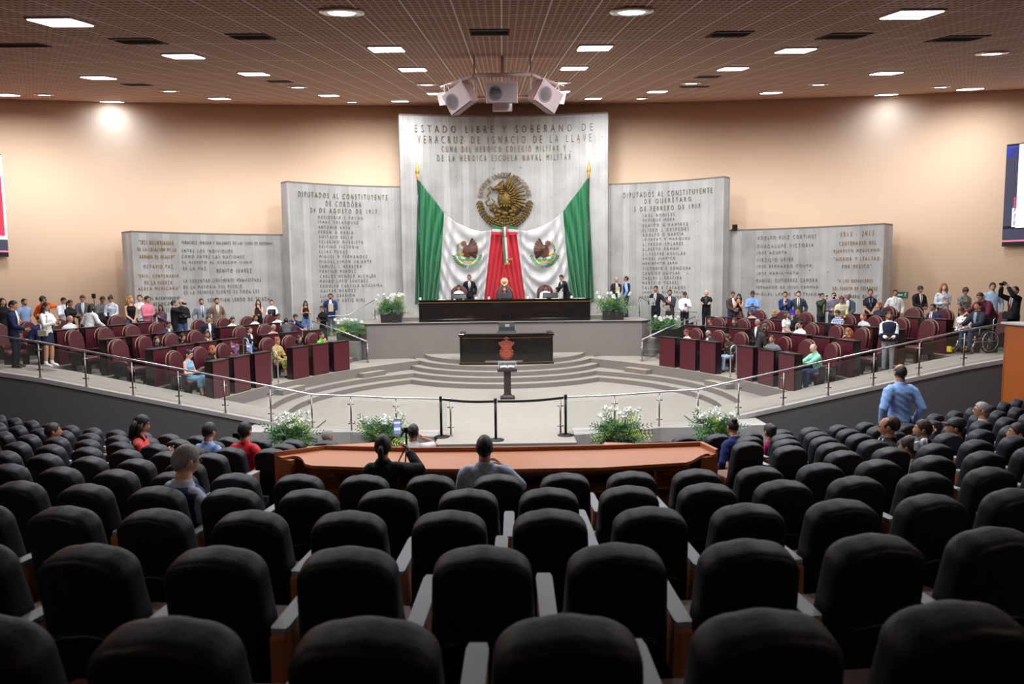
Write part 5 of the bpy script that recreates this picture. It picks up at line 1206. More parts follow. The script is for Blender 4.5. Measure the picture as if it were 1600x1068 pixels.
    for s in (-1, 1): ex.ell(Hc + HM @ (Vector((s * .079, -.008, -.006)) * hk), (.012 * hk, .022 * hk, .033 * hk), 8, 6, M=HM)
    HP = {}
    for s, A, E_, T, key in arms:
        d = (T - E_).normalized(); curl = .55
        if key in ('phone', 'hold', 'low', 'camera', 'high', 'lens'): n = Vector((-s * .9, .1, .25)); curl = .8
        elif key in ('table', 'reach', 'lap', 'rail'): n = Vector((-s * .2, 0, -1)); d = (d + Vector((-s * .25, .6, -.1))).normalized(); curl = .35
        elif key in ('clasp', 'cross', 'chest'): n = Vector((0, -1, -.1)); curl = .6
        elif key in ('chin', 'mouth', 'ear'): n = Vector((-s * .7, -.6, 0)); d = (d + Z3 * .5).normalized(); curl = .9
        else: n = Vector((-s, .1, 0))
        hand(ex, T, d, n, s, h, curl); HP[s] = (T + d * .07 * h / 1.75, d, n)
    def body_done(me=None):
        mb = MB()
        if me is not None: mb.add([v.co.copy() for v in me.vertices], [tuple(p.vertices) for p in me.polygons], 0, True); bpy.data.meshes.remove(me)
        else: mb.v, mb.f, mb.m, mb.sm = list(core.v), list(core.f), list(core.m), list(core.sm)
        b = len(mb.v); mb.v += ex.v; mb.f += [tuple(b + i for i in q) for q in ex.f]; mb.m += ex.m; mb.sm += ex.sm
        new = mb.mesh('person', [SK]); bm = bmesh.new(); bm.from_mesh(new); bmesh.ops.recalc_face_normals(bm, faces=bm.faces); bm.to_mesh(new); bm.free()
        old = root.data; root.data = new; bpy.data.meshes.remove(old)
    def fuse(mb, vox, fn, it=4):
        """grow one continuous skin over overlapping limbs"""
        me = mb.mesh('t', []); bm = bmesh.new(); bm.from_mesh(me); bmesh.ops.recalc_face_normals(bm, faces=bm.faces); bm.to_mesh(me); bm.free()
        o = bpy.data.objects.new('t', me); COL.objects.link(o); r = o.modifiers.new('r', 'REMESH'); r.mode = 'VOXEL'; r.voxel_size = vox; r.use_smooth_shade = True
        sm = o.modifiers.new('s', 'SMOOTH'); sm.factor = .5; sm.iterations = it; queue(o, fn)
    if hero or short or bare: fuse(core, .010 if hero else .014, body_done, 2)
    else: body_done()
    def part(nm, mb, m_, fused=None, lab=None):
        if fused:
            def fn(me):
                me.materials.clear(); me.materials.append(m_); me.name = nm; o = bpy.data.objects.new(nm, me); COL.objects.link(o); o.parent = root
                nrm = [v.normal.copy() for v in me.vertices]; out = []
                for v, n_ in zip(me.vertices, nrm):            # soft creases
                    x, y, z = v.co; out.extend(v.co + n_ * (.0035 * sin(z * 46 + x * 30 + rnd_ph) * sin(z * 17 - y * 25 + x * 9)))
                me.vertices.foreach_set('co', out)
            rnd_ph = rnd.uniform(0, 6); fuse(mb, fused, fn)
        else: mb.build(nm, m_, root)
    vx = .013 if hero else .017
    CM = tc if isinstance(tc, bpy.types.Material) else cloth(tc)
    # ---- upper garment
    def garment(grow, hem, sl, neck=.318):
        """sl: 2 long, 1 short, 0 none"""
        mb = MB(); g = grow
        if fem: T_ = [(hem, .088 + g, .064 + g, 0), (.04, .078 + g, .056 + g, 0), (.09, .07 + g, .052 + g, 0), (.15, .076 + g, .058 + g, .006), (.195, .084 + g, .066 + g, .014), (.235, .088 + g, .054 + g, .004), (.275, .074 + g, .045 + g, 0)]
        else: T_ = [(hem, .09 + g, .064 + g, 0), (.05, .086 + g, .062 + g, .004), (.11, .086 + g, .061 + g, .003), (.18, .096 + g, .065 + g, .004), (.235, .1 + g, .06 + g, 0), (.272, .084 + g, .048 + g, 0)]
        if not sl and .28 < neck < .3: T_ = [(t[0], t[1] + (.014 if t[0] > .14 else .004), t[2] + .004, t[3]) for t in T_]
        T_ = [t for t in T_ if t[0] >= hem]; R_ = [tring(*t) for t in T_] + ([tring(.296, .052, .043), tring(neck, .04, .04)] if neck > .3 else [tring(.292, .06, .05)] if neck > .28 else [])
        mb.rings(R_)
        if sl:
            for s, A, E_, T, key in arms:
                dn = (E_ - A).normalized(); pts = [A - X3 * s * .055 * h + u * .008 * h, A - X3 * s * .02 * h + u * .004 * h, A + dn * .022 * h, A.lerp(E_, .5), E_, E_.lerp(T, .5), E_.lerp(T, .97)]; rr = [.028 + g, .036 + g, .041 + g * .8, .037 + g * .8, .032 + g * .8, .029 + g * .7, .024 + g * .7]
                if sl == 1: pts, rr = pts[:4] + [A.lerp(E_, .72)], rr[:4] + [.039 + g]
                mb.tube(pts, [q * h * ar for q in rr], 10)
        return mb
    def front_y(sv, x, g):
        T_ = ((-.1, .064), (.05, .062), (.18, .067), (.235, .06), (.272, .05), (.3, .04)); ry = ip(sv, T_) + g; rx = .095 + g
        return ry * sqrt(max(.1, 1 - (x / rx) ** 2))
    def strip(pts, g, t=.004):
        """panel lying on the chest: list of (s, half width)"""
        mb = MB(); rs = []
        for sv, hw in pts:
            row = []
            for x in (-hw, -hw * .5, 0, hw * .5, hw): row.append(Pv + u * sv * h + X3 * (x * h) + f * ((front_y(sv, x, g)) * h + t))
            rs.append(row + [p - f * .012 for p in reversed(row)])
        mb.rings(rs); return mb
    if top == 'suit':
        part('jacket', garment(.009, -.1 if sit is None else -.02, 2), CM, vx); part('shirt_front', strip([(.07, .003), (.13, .014), (.19, .026), (.25, .03), (.29, .026), (.31, .02)], .0105), cloth(inner))
        mb = MB(); mb.tube([N + nu * z for z in (-.012 * h, .012 * h)], [.0375 * h, .036 * h], 14); part('collar', mb, cloth(inner))
        if tie: part('necktie', strip([(.05, .002), (.08, .012), (.18, .01), (.28, .006), (.295, .01), (.305, .008)], .012, .008), cloth(tie, .5))
    elif top == 'vest':
        part('shirt', garment(.003, -.02, 2), cloth(inner), vx); part('vest', garment(.018, -.03, 0, .29), CM, vx)
        mb = MB(); mb.tube([N + nu * z for z in (-.012 * h, .012 * h)], [.0375 * h, .036 * h], 14); part('collar', mb, cloth(inner))
    elif top in ('shirt', 'blouse', 'sweater', 'jacket', 'polo', 'short'):
        g = .012 if top == 'jacket' else .005; part('jacket' if top == 'jacket' else top if top != 'short' else 'tee_shirt', garment(g, -.05 if (sit is None and top in ('jacket', 'blouse', 'short')) else -.02, 1 if top in ('polo', 'short') else 2), CM, vx)
        if top in ('shirt', 'polo', 'jacket'): mb = MB(); mb.tube([N + nu * z for z in (-.014 * h, .016 * h)], [.0415 * h, .0375 * h], 14); part('collar', mb, CM)
        if top == 'jacket': part('shirt_front', strip([(.02, .012), (.13, .016), (.19, .024), (.25, .028), (.3, .022)], .0135), cloth(inner))
    elif top in ('tank', 'dress'):
        part('tank_top' if top == 'tank' else 'dress_top', garment(.004, -.04 if top == 'tank' else -.03, 0, .25 if top == 'tank' else .29), CM, vx)
    if lanyard:
        mb = MB(); mb.tube([Pv + u * sv * h + X3 * (x * h) + f * ((front_y(sv, x, .012)) * h + .004) for sv, x in ((.29, -.03), (.2, -.02), (.12, 0), (.2, .02), (.29, .03))], .005, 5); part('lanyard', mb, cloth(lanyard))
    # ---- lower garment
    BM = bc if isinstance(bc, bpy.types.Material) else cloth(bc)
    if bot == 'trousers' or bot == 'jeans':
        mb = MB(); mb.rings([tring(sv, rx, ry) for sv, rx, ry in ((.035, .082, .058), (0, .089, .064), (-.04, .088, .064), (-.07, .06, .05))])
        for A, K, An in legs: mb.tube([A + Z3 * .03 * h, A.lerp(K, .3), A.lerp(K, .7), K, K.lerp(An, .5), An.lerp(K, .02), An - Z3 * .01 * h], [.05 * h, .053 * h, .044 * h, .038 * h, .034 * h, .031 * h, .03 * h], 10)
        part(bot, mb, BM, vx)
    elif bot == 'skirt':
        mb = MB()
        if sit is None: mb.rings([[Vector((rx * h * cos(2 * pi * j / 16), ry * h * sin(2 * pi * j / 16), z * h)) for j in range(16)] for z, rx, ry in ((.58, .072, .054), (.53, .092, .066), (.44, .1, .074), (knee or .3, .105, .08))])
        else:
            mb.rings([tring(sv, rx, ry) for sv, rx, ry in ((.04, .076, .056), (0, .09, .068), (-.04, .09, .068))])
            for A, K, An in legs: mb.tube([A, A.lerp(K, .5), K, K.lerp(An, .5)], [.062 * h, .06 * h, .056 * h, .052 * h], 10)
            K0, K1 = legs[0][1], legs[1][1]; mb.tube([legs[0][0].lerp(K0, .5), legs[1][0].lerp(K1, .5)], .055 * h, 8)
        part('skirt', mb, BM, vx)
    # ---- shoes
    mb = MB()
    for (A, K, An), s in zip(legs, (-1, 1)):
        a = An - Z3 * .045 * h; mb.rings([[a + Vector((s * .004 + x * h, y * h, z * h)) for x, z in ((-w_, 0), (w_, 0), (w_ * .9, t_ * .6), (w_ * .5, t_), (-w_ * .5, t_), (-w_ * .9, t_ * .6))] for y, w_, t_ in ((-.036, .016, .03), (-.02, .022, .05), (.01, .022, .054), (.05, .025, .036), (.085, .026, .026), (.11, .016, .014))])
        if shoes is SHOEW and bare: mb.tube([a + Z3 * .02, a + Z3 * .085 * h], [.024 * h, .026 * h], 8)
    part('shoes', mb, shoes)
    # ---- face
    ew = MB(); ed = MB(); br = MB()
    for s in (-1, 1):
        p = Hc + HM @ (head_pt(.36 if s > 0 else 2 * pi - .36, .05, hk)); ew.ell(p - HM @ Vector((0, .004, 0)) * hk, (.013 * hk, .008 * hk, .007 * hk), 8, 5, 0, M=HM); ew.ell(p + HM @ Vector((0, .0025, 0)) * hk, (.006 * hk, .004 * hk, .006 * hk), 8, 5, 1, M=HM)
        br.tube([Hc + HM @ (head_pt(a if s > 0 else 2 * pi - a, v, hk) * 1.015) for a, v in ((.18, .17), (.38, .2), (.58, .16))], .005 * hk, 5)
    ew.build('eyes', [EYEW, EYED], root); HMAT = hairm(hc); br.build('eyebrows', hairm('dark' if hc in ('blond', 'copper', 'red') else hc), root)
    mb = MB(); mb.tube([Hc + HM @ (head_pt(a if a > 0 else 2 * pi + a, -.36 - .02 * abs(a), hk) * 1.01) for a in (-.28, -.12, .001, .12, .28)], [.003 * hk, .006 * hk, .0065 * hk, .006 * hk, .003 * hk], 6); mb.build('lips', LIPS, root)
    def hpart(mb, nm='hair', m_=None): mb.build(nm, m_ or HMAT, root)
    H_ = lambda x, y, z: Hc + HM @ (Vector((x, y, z)) * hk)
    mb = MB()
    if hair == 'short' or hair == 'crop': mb.rings([[Hc + HM @ p for p in r] for r in hair_shell(hk, HT['short'], 1.06 if hair == 'crop' else 1.09, rnd, 1.05)])
    elif hair == 'fringe': mb.rings([[Hc + HM @ p for p in r] for r in hair_shell(hk, HT['fringe'], 1.11, rnd, 1.06)])
    elif hair == 'balding':
        for rng in (1,):
            n, m = 22, 6; rs = []
            for i in range(m + 1):
                r = []
                for j in range(n + 1):
                    az = radians(68 + (360 - 136) * j / n); e0 = ip(min(degrees_(az), 360 - degrees_(az)), HT['short']); e1 = ip(min(degrees_(az), 360 - degrees_(az)), [(0, 18), (68, 20), (100, 40), (140, 62), (180, 70)]); e = e0 + (e1 - e0) * i / m; r.append(Hc + HM @ (head_pt(az, e / 90, hk) * (1.0 if i in (0, m) else 1.05)))
                rs.append(r)
            n1 = len(rs[0]); mb.rings(rs, closed=False, caps=False)
            o = mb; 
    elif hair in ('long', 'wavy', 'bob', 'bun', 'pony', 'half'):
        mb.rings([[Hc + HM @ p for p in r] for r in hair_shell(hk, HT['short'] if hair in ('bun', 'pony') else [(0, 34), (35, 30), (55, 4), (75, -26), (110, -46), (180, -58)], 1.09 if hair != 'wavy' else 1.14, rnd, 1.04)])
        if hair == 'bun': mb.ell(H_(0, -.09, .075), (.045 * hk, .045 * hk, .042 * hk), 12, 8)
        if hair == 'pony': mb.tube([H_(0, -.09, .03), H_(0, -.135, 0), H_(0, -.13, -.1), H_(0, -.11, -.2)], [.02 * hk, .03 * hk, .028 * hk, .008 * hk], 8)
        if hair in ('long', 'wavy', 'half'):
            ln = .3 if hair == 'long' else .24; bk = Hc - u * 0; q = 1.25 if hair == 'wavy' else 1.0
            mb.tube([H_(0, -.05, .04), H_(0, -.075, -.06), Hc + HM @ (Vector((0, -.06, -.1)) * hk) - Z3 * .08 - f * .03, Hc - f * .075 * hk - u * ln], [.07 * hk * q, .085 * hk * q, .08 * hk * q, .045 * hk], 12, flat=.55, up=Y3)
            for s in (-1, 1): mb.tube([H_(s * .07, .02, .03), H_(s * .085, .012, -.06), H_(s * .08, .0, -.13), Hc + X3 * s * .075 * hk - u * (ln - .03) + f * .055], [.02 * hk, .03 * hk * q, .032 * hk * q, .012 * hk], 8)
        if hair == 'bob':
            for s in (-1, 1): mb.ell(H_(s * .072, -.01, -.07), (.03 * hk, .06 * hk, .075 * hk), 10, 7)
            mb.ell(H_(0, -.075, -.07), (.07 * hk, .04 * hk, .075 * hk), 10, 7)
    elif hair == 'cap':
        mb.rings([[Hc + HM @ p for p in r] for r in hair_shell(hk, [(0, 26), (60, 18), (90, 10), (180, 0)], 1.1, None, 1.04)]); mb.plate([(.07 * hk * cos(pi * i / 8), .075 * hk * sin(pi * i / 8)) for i in range(9)], Matrix.Translation(Hc + HM @ (Vector((0, .085, .055)) * hk)) @ HM.to_4x4(), .008)
    if hair != 'bald' and mb.v: hpart(mb, 'cap' if hair == 'cap' else 'hair')
    if hair in ('cap',):
        mb = MB(); mb.rings([[Hc + HM @ p for p in r] for r in hair_shell(hk, [(0, 40), (60, 30), (80, -2), (110, -14), (180, -36)], 1.05)]); mb.build('hair', hairm('dark'), root)
    if beard:
        mb = MB(); rs = []
        for v in (-.22, -.38, -.55, -.72, -.86): rs.append([Hc + HM @ (head_pt(radians(a) % (2 * pi), v, hk) * (1.03 if v > -.8 else 1.02)) for a in range(-84, 85, 14)])
        n1 = len(rs[0]); vs = [p for r in rs for p in r]; fs = [(i * n1 + j, i * n1 + j + 1, (i + 1) * n1 + j + 1, (i + 1) * n1 + j) for i in range(4) for j in range(n1 - 1) if not (i < 2 and 3 <= j <= 8 and i == 0)]
        mb.add(vs, fs, 0, True); mb.build('beard', hairm(beard), root, fix=False)
    if glasses:
        mb = MB()
        for s in (-1, 1): mb.tube([H_(s * .031 + .022 * cos(a), .1, .008 + .017 * sin(a)) for a in [2 * pi * i / 10 for i in range(11)]], .0028 * hk, 5); mb.tube([H_(s * .053, .098, .012), H_(s * .08, .05, .012), H_(s * .082, -.01, .005)], .0028 * hk, 5)
        mb.tube([H_(-.01, .103, .01), H_(.01, .103, .01)], .0028 * hk, 5); mb.build('glasses', BLACKP, root)
    if mask: mb = MB(); mb.ell(H_(0, .075, -.055), (.052 * hk, .045 * hk, .045 * hk), 12, 8, M=HM); mb.build('face_mask', cloth((150, 186, 214)), root)
    W = Matrix.Translation(Vector(pos)) @ Matrix.Rotation(rz, 4, 'Z')
    info = dict(root=root, hand={s: (W @ q[0], W.to_3x3() @ q[1], W.to_3x3() @ q[2]) for s, q in HP.items()}, head=W @ Hc, rz=rz, h=h, f=W.to_3x3() @ Y3, W=W, Pv=Pv)
    FIG.append(info); return info
# ---------------------------------------------------------------- things people hold
def rot_obj(o, y, z):
    """stand an object up along z with its face along y"""
    z = z.normalized(); y = (y - z * y.dot(z)).normalized(); x = y.cross(z); o.rotation_euler = Matrix((x, y, z)).transposed().to_euler()
PHONEM = glow('phone_screen', (150, 180, 230), .8)
def held_phone(info, s, lab, up=None):
    p, d, n = info['hand'][s]; t = thing('phone', lab, 'phone', p - d * .0 + n * .02)
    mb = MB(); mb.box((0, 0, 0), (.072, .009, .148)); mb.build('phone_body', BLACKP, t, bevel=.003); mb = MB(); mb.box((0, .0052, 0), (.066, .002, .138)); mb.build('phone_screen', PHONEM, t)
    rot_obj(t, (info['head'] - p), up or Vector((info['f'].x * .5, info['f'].y * .5, 1))); return t
def held_sheet(info, s, lab, m_=None, w_=.22, l_=.3, tilt=.6, name='paper_sheet', cat='paper', th=.004):
    p, d, n = info['hand'][s]; f_ = info['f']; mb = MB(); mb.box((0, 0, 0), (w_, th, l_)); o = mb.build(name, m_ or WHITE); o.location = p + f_ * .035 + Vector((0, 0, .06)); tag(o, lab, cat)
    rot_obj(o, -f_ + Z3 * tilt, Z3 + f_ * tilt); return o
def held_camera(info, lab, flash=False, drop=0.0):
    (p, d, n), (q, d2, n2) = info['hand'][-1], info['hand'][1]; c = (p + q) / 2 + Vector((0, 0, .015 - drop)); f_ = info['f']; t = thing('camera', lab, 'camera', c + f_ * .01, info['rz'])
    mb = MB(); mb.box((0, 0, 0), (.135, .06, .09)); mb.box((0, 0, .058), (.06, .055, .035), taper=.7); mb.build('camera_body', BLACKP, t, bevel=.008)
    mb = MB(); mb.lathe((0, .03, -.003), ((.034, 0), (.036, .04), (.04, .1), (.034, .102), (.03, .09)), 14, axis=(0, 1, 0)); mb.build('lens', BLACKM, t)
    if flash: mb = MB(); mb.box((0, 0, .12), (.06, .05, .09)); mb.build('flash', BLACKP, t, bevel=.006)
    return t
# ---------------------------------------------------------------- where they are
def stand(px, py, Y, z, face, label, lean=0.0, h=None, **kw):
    """head top at photo point (px, py), standing at depth Y on floor z; face: 0 towards the seats, 90 to the right of the hall"""
    p = at_y(px, py, Y); hh = h or min(1.95, max(1.5, p.z - z)); rz = pi + radians(face); fwd = Vector((-sin(rz), cos(rz), 0)); q = p - fwd * (sin(lean) * .40 * hh + .01)
    return figure(label, (q.x, q.y, z), rz, hh, lean=lean, **kw)
def fit_sit(x, y, z, py, h, lo, hi):
    """seat height at which the head top shows at height py of the photo"""
    a, b = lo, hi
    for _ in range(14):
        m = (a + b) / 2
        if pj((x, y, z + m + .055 + .455 * h))[1] < py: b = m
        else: a = m
    return (a + b) / 2
def pick(cands, px, py, h, lo, hi, base):
    best = None
    for key, (x, y, z) in cands:
        m = fit_sit(x, y, z, py, h, lo, hi); u_, v_ = pj((x, y, z + m + .055 + .455 * h)); e = abs(u_ - px) + 2.5 * abs(v_ - py) + abs(m - base) * 60
        if best is None or e < best[0]: best = (e, key, m)
    return best[1], best[2]
def seat_at(px, py, label, face=0, lean=.05, h=1.66, slot=None, **kw):
    kept = {('left', 0, i) for i in range(6)} - {slot}
    key = lambda sl: (sl['side'], sl['row'], sl['i'])
    c = [(i, sl['p']) for i, sl in enumerate(SLOTS) if not sl['used'] and key(sl) not in kept and (slot is None or key(sl) == slot)]
    i, m = pick(c, px, py, h, .42, .62, .52); sl = SLOTS[i]; sl['used'] = True; x, y, z = sl['p']; rz = sl['rz']; fwd = Vector((-sin(rz), cos(rz), 0)); q = Vector((x, y, z)) + fwd * .05
    return figure(label, q, rz + radians(face), h, sit=m, lean=lean, **kw)
AUSED = set()
def audience(px, py, label, row, face=0, lean=.04, h=1.66, **kw):
    c = [(i, (x + .0, y + .17, z)) for i, (k, u_, x, y, z, a) in enumerate(SEATS_AT) if i not in AUSED and k == row]
    i, m = pick(c, px, py, h, .16, .6, .34); AUSED.add(i); k, u_, x, y, z, a = SEATS_AT[i]; rz = a * TURN; fwd = Vector((-sin(rz), cos(rz), 0)); q = Vector((x, y, z)) + fwd * .17
    return figure(label, q, rz + radians(face), h, sit=m, lean=lean, **kw)
# ================================================================ people: who they are
NAVY = (28, 36, 66); BLK = (20, 20, 23); CHAR = (52, 54, 60); WHT = (232, 232, 230); JEAN = (84, 112, 146); BRN = (86, 70, 60)
ZB, ZT, ZR = 1.36, 1.58, 1.60
FLOR = pattern('dark_floral_print', (38, 28, 38), (92, 62, 84), (150, 120, 130), 26); FLOW = pattern('white_blue_print', (228, 230, 232), (190, 200, 212), (90, 104, 130), 22); YELF = pattern('yellow_floral_black', (24, 22, 22), (60, 54, 30), (206, 176, 70), 24)
PLAID = pattern('blue_white_plaid', (70, 90, 150), (170, 186, 216), (232, 236, 242), 18, 'check'); CAMO = pattern('grey_leaf_print', (70, 76, 72), (130, 134, 124), (190, 190, 180), 26); REDF = pattern('white_red_print', (236, 228, 224), (220, 130, 120), (196, 40, 44), 24)
KHAF = pattern('olive_print_skirt', (92, 98, 52), (160, 156, 84), (210, 196, 120), 20); CHK = pattern('pale_blue_weave', (150, 176, 206), (176, 198, 222), (192, 210, 230), 30)
# ---- left ramp and back of the left bank
I = stand(18, 469, 17.9, ZR, 105, 'man in dark navy suit standing at the left picture edge on the ramp', top='suit', tc=NAVY, bc=(26, 28, 44), hair='short', hc='black', sk='b', la='down', ra='low', hp_=.25, hero=True)
stand(3, 465, 21.5, ZT, 60, 'dark-haired woman in black cut off by the left picture edge', top='sweater', tc=BLK, fem=True, hair='long', hc='dark', sk='a')
stand(37, 466, 22.6, ZT, 75, 'bearded man in light blue polo shirt near the left wall', top='polo', tc=(140, 164, 204), bc=(40, 44, 58), beard='dark', hair='crop', hc='dark', sk='b', ra='side')
I = stand(66, 462, 23.6, ZT, 160, 'man in bright orange shirt seen from behind, phone at his ear', top='shirt', tc=(232, 92, 36), bc=BLK, hair='short', sk='b', ra='ear', hy=.2); held_phone(I, 1, 'dark phone held to the ear by the man in orange')
I = stand(72, 494, 18.1, 1.6, 80, 'long-haired woman in white sweater, navy skirt and white ankle boots on the ramp', top='sweater', tc=(236, 234, 230), bot='skirt', bc=(30, 36, 62), fem=True, hair='long', hc='brown', sk='b', la='phone', ra='phone', shoes=SHOEW, hp_=.2, knee=.33, hero=True, h=1.64)
held_phone(I, 1, 'phone held by the woman in white sweater on the ramp')
t = thing('shoulder_bag', 'small cream shoulder bag at the hip of the woman in white ankle boots', 'bag', I['W'] @ Vector((.17, .04, .86)), I['rz']); mb = MB(); mb.rings([[(x, y, z) for x, z in ((-.03, -.08 * k), (.03, -.08 * k), (.035, .07 * k), (-.035, .07 * k))] for y, k in ((-.13, .8), (-.11, 1), (.11, 1), (.13, .8))], smooth=False); mb.build('pouch', cloth((206, 196, 178)), t, bevel=.012)
mb = MB(); mb.tube([(.0, -.11, .06), (-.06, -.1, .3), (-.14, -.05, .5), (-.1, .06, .42), (0, .11, .06)], .008, 6); mb.build('strap', cloth((150, 138, 120)), t)
seat_at(75, 494, 'man in navy suit seated at the outermost left desk', top='suit', tc=(34, 42, 78), hc='dark', sk='a', face=-10)
seat_at(98, 493, 'bald older man in white shirt seated at an outer left desk', top='shirt', tc=WHT, hair='balding', hc='grey', sk='b')
stand(98, 464, 23.8, ZT, 60, 'man in white shirt with blue lanyard standing by the left wall', top='shirt', tc=(230, 230, 236), hair='short', sk='b', hp_=.4, la='phone', ra='phone', lanyard=(60, 110, 180))
I = stand(108, 468, 22.8, ZT, 75, 'woman with dark tied hair in black blouse typing on a phone', top='blouse', tc=BLK, bc=BLK, fem=True, hair='pony', hc='black', sk='c', la='phone', ra='phone', hp_=.25); held_phone(I, -1, 'phone of the woman in the black blouse')
stand(129, 460, 24.0, ZT, 20, 'man in grey suit looking down before the left wall', top='suit', tc=(88, 92, 104), hair='crop', hc='brown', sk='b', hp_=.45, la='low', ra='low')
stand(143, 473, 22.2, ZB, 165, 'woman with long black hair and white jacket seen from behind, leaning on a desk', top='jacket', tc=(226, 226, 228), bc=(22, 22, 26), fem=True, hair='long', hc='black', sk='b', lean=.22, h=1.72, la='side', ra='side')
I = stand(159, 462, 24.6, ZT, 50, 'man in grey shirt looking down at his phone near the left slab', top='shirt', tc=(104, 104, 114), hair='short', hc='dark', sk='c', hp_=.5, la='phone', ra='phone', bc=CHAR); held_phone(I, 1, 'phone of the man in grey shirt near the left slab')
I = stand(173, 461, 24.4, ZT, 10, 'woman in white printed shirt with black bun checking a camera', top='shirt', tc=FLOW, bc=BLK, fem=True, hair='bun', hc='black', sk='b', hp_=.6, la='low', ra='low'); held_camera(I, 'camera in the hands of the woman in white printed shirt', True)
t = thing('light_stand', 'thin black light stand near the left wall behind the grey-suited man', 'stand', (at_y(147, 470, 25).x, 25, ZT)); mb = MB(); mb.tube([(0, 0, 0), (0, 0, 1.62)], .012, 6); mb.build('pole', BLACKM, t); mb = MB(); mb.box((0, 0, 1.66), (.1, .08, .16)); mb.build('lamp_head', BLACKP, t)
mb = MB()
for k in range(3): mb.tube([(0, 0, .3), (.25 * cos(2.1 * k), .25 * sin(2.1 * k), 0)], .008, 5)
mb.build('tripod_legs', BLACKM, t)
stand(203, 462, 25.3, ZB, 45, 'blond wavy-haired woman in black strapless top and blue jeans at the left slab', top='tank', tc=BLK, bot='jeans', bc=JEAN, fem=True, hair='wavy', hc='blond', sk='d', la='clasp', ra='clasp', hy=-.4)
stand(218, 460, 26.0, ZB, 20, 'woman in white top behind the blond woman in jeans', top='blouse', tc=WHT, bc=BLK, fem=True, hair='pony', hc='brown', sk='a')
I = stand(229, 462, 25.2, ZB, 75, 'man in pink checked shirt holding a paper at the left slab', top='shirt', tc=(224, 128, 148), bc=CHAR, hair='short', sk='b', la='hold', ra='hold', hp_=.1, wide=1.1); held_sheet(I, 1, 'small white paper held by the man in pink', w_=.12, l_=.2)
stand(251, 478, 25.0, ZB, 10, 'woman in dark floral blouse with round dark hair beside the photographer in black', top='blouse', tc=FLOR, bc=BLK, fem=True, hair='bob', hc='black', sk='c', la='chest', ra='hip', h=1.56)
I = stand(271, 472, 25.2, ZB, 115, 'photographer in black seen from the side, raising a camera before the left slab', top='sweater', tc=BLK, bc=BLK, hair='short', sk='b', la='camera', ra='camera', h=1.7); held_camera(I, 'camera raised by the photographer in black')
I = stand(283, 467, 25.6, ZB, 30, 'grey-haired man in dark jacket holding a camera at his chest', top='jacket', tc=(34, 34, 38), inner=(40, 40, 44), bot='jeans', bc=(70, 92, 130), hair='balding', hc='grey', sk='b', la='hold', ra='hold', h=1.72); held_camera(I, 'camera at the chest of the grey-haired man')
stand(314, 466, 26.2, ZB, 40, 'bearded man in light grey suit standing at the low left slab', top='suit', tc=(140, 146, 156), bc=(110, 114, 124), tie=BLK, beard='black', hair='short', sk='b')
stand(338, 465, 26.4, ZB, 40, 'bearded man in brown suit standing beside the grey-suited man', top='suit', tc=(128, 104, 88), bc=(100, 82, 70), tie=(150, 130, 80), beard='black', hair='short', sk='b')
I = stand(403, 466, 27.6, ZB, 20, 'long-haired woman in black sleeveless top, hand to her mouth', top='tank', tc=BLK, bc=BLK, fem=True, hair='long', hc='black', sk='a', la='mouth', ra='hold', h=1.62); held_sheet(I, 1, 'dark folder held by the woman with a hand to her mouth', cloth((92, 84, 78)), .24, .3, .9, 'folder', 'folder')
I = stand(424, 468, 27.9, ZB, 15, 'woman in white blouse holding black and grey folders by the left slab', top='blouse', tc=WHT, bc=BLK, fem=True, hair='pony', hc='dark', sk='a', la='hold', ra='hold', h=1.6); held_sheet(I, -1, 'black folder held by the woman in white blouse', BLACKP, .26, .32, .3, 'folder', 'folder'); held_sheet(I, 1, 'grey folder in the hands of the woman in white blouse', cloth((120, 122, 124)), .22, .3, .8, 'folder', 'folder')
# ---- left desks
S_ = lambda x, y, lab, **k: seat_at(x, y, lab, **k)
S_(242, 502, 'man in navy suit seated below the pink-shirted man', top='suit', tc=(40, 48, 84), hc='dark', sk='c', hp_=.3)
S_(259, 526, 'long dark-haired woman in dark jacket seated, left of two together', top='jacket', tc=(40, 42, 60), inner=BLK, fem=True, hair='long', hc='black', sk='b', face=-25)
S_(272, 526, 'dark-haired woman in black seated, right of two together', top='blouse', tc=(30, 30, 36), fem=True, hair='bob', hc='black', sk='b', hp_=.2)
S_(322, 494, 'man in navy suit and open white shirt turned right at the third left row', top='suit', tc=(30, 34, 52), hc='black', sk='b', face=-15)
S_(349, 495, 'woman in white and green top seated at the back left desks', top='blouse', tc=(214, 226, 214), fem=True, hair='pony', hc='dark', sk='b', hp_=.2)
S_(384, 492, 'woman in pale blouse with tied hair seated, back left desks', top='blouse', tc=(226, 220, 206), fem=True, hair='pony', hc='black', sk='c')
S_(394, 490, 'man in white shirt seated next to the woman in pale blouse', top='shirt', tc=WHT, hair='short', sk='c', hp_=.2)
S_(318, 519, 'man in dark suit resting his chin on a fist', top='suit', tc=(34, 40, 62), hc='black', sk='c', ra='chin', hy=.3)
S_(368, 512, 'woman in black blazer with high black bun looking up', top='suit', tc=(28, 30, 40), fem=True, hair='bun', hc='black', sk='b', face=10, hp_=-.15)
S_(397, 507, 'man in white shirt with red flowers seated reading', top='shirt', tc=REDF, hair='crop', hc='grey', sk='c', hp_=.3)
I = S_(312, 547, slot=('left', 0, 0), lab='woman in pale blue sleeveless dress reading papers beside the innermost left desks', top='dress', tc=(130, 170, 196), bot='skirt', bc=(120, 164, 192), fem=True, hair='bun', hc='dark', sk='d', la='hold', ra='hold', hp_=.35, glasses=True, hero=True); held_sheet(I, 1, 'white papers read by the woman in the pale blue dress', w_=.2, l_=.24, tilt=1.2)
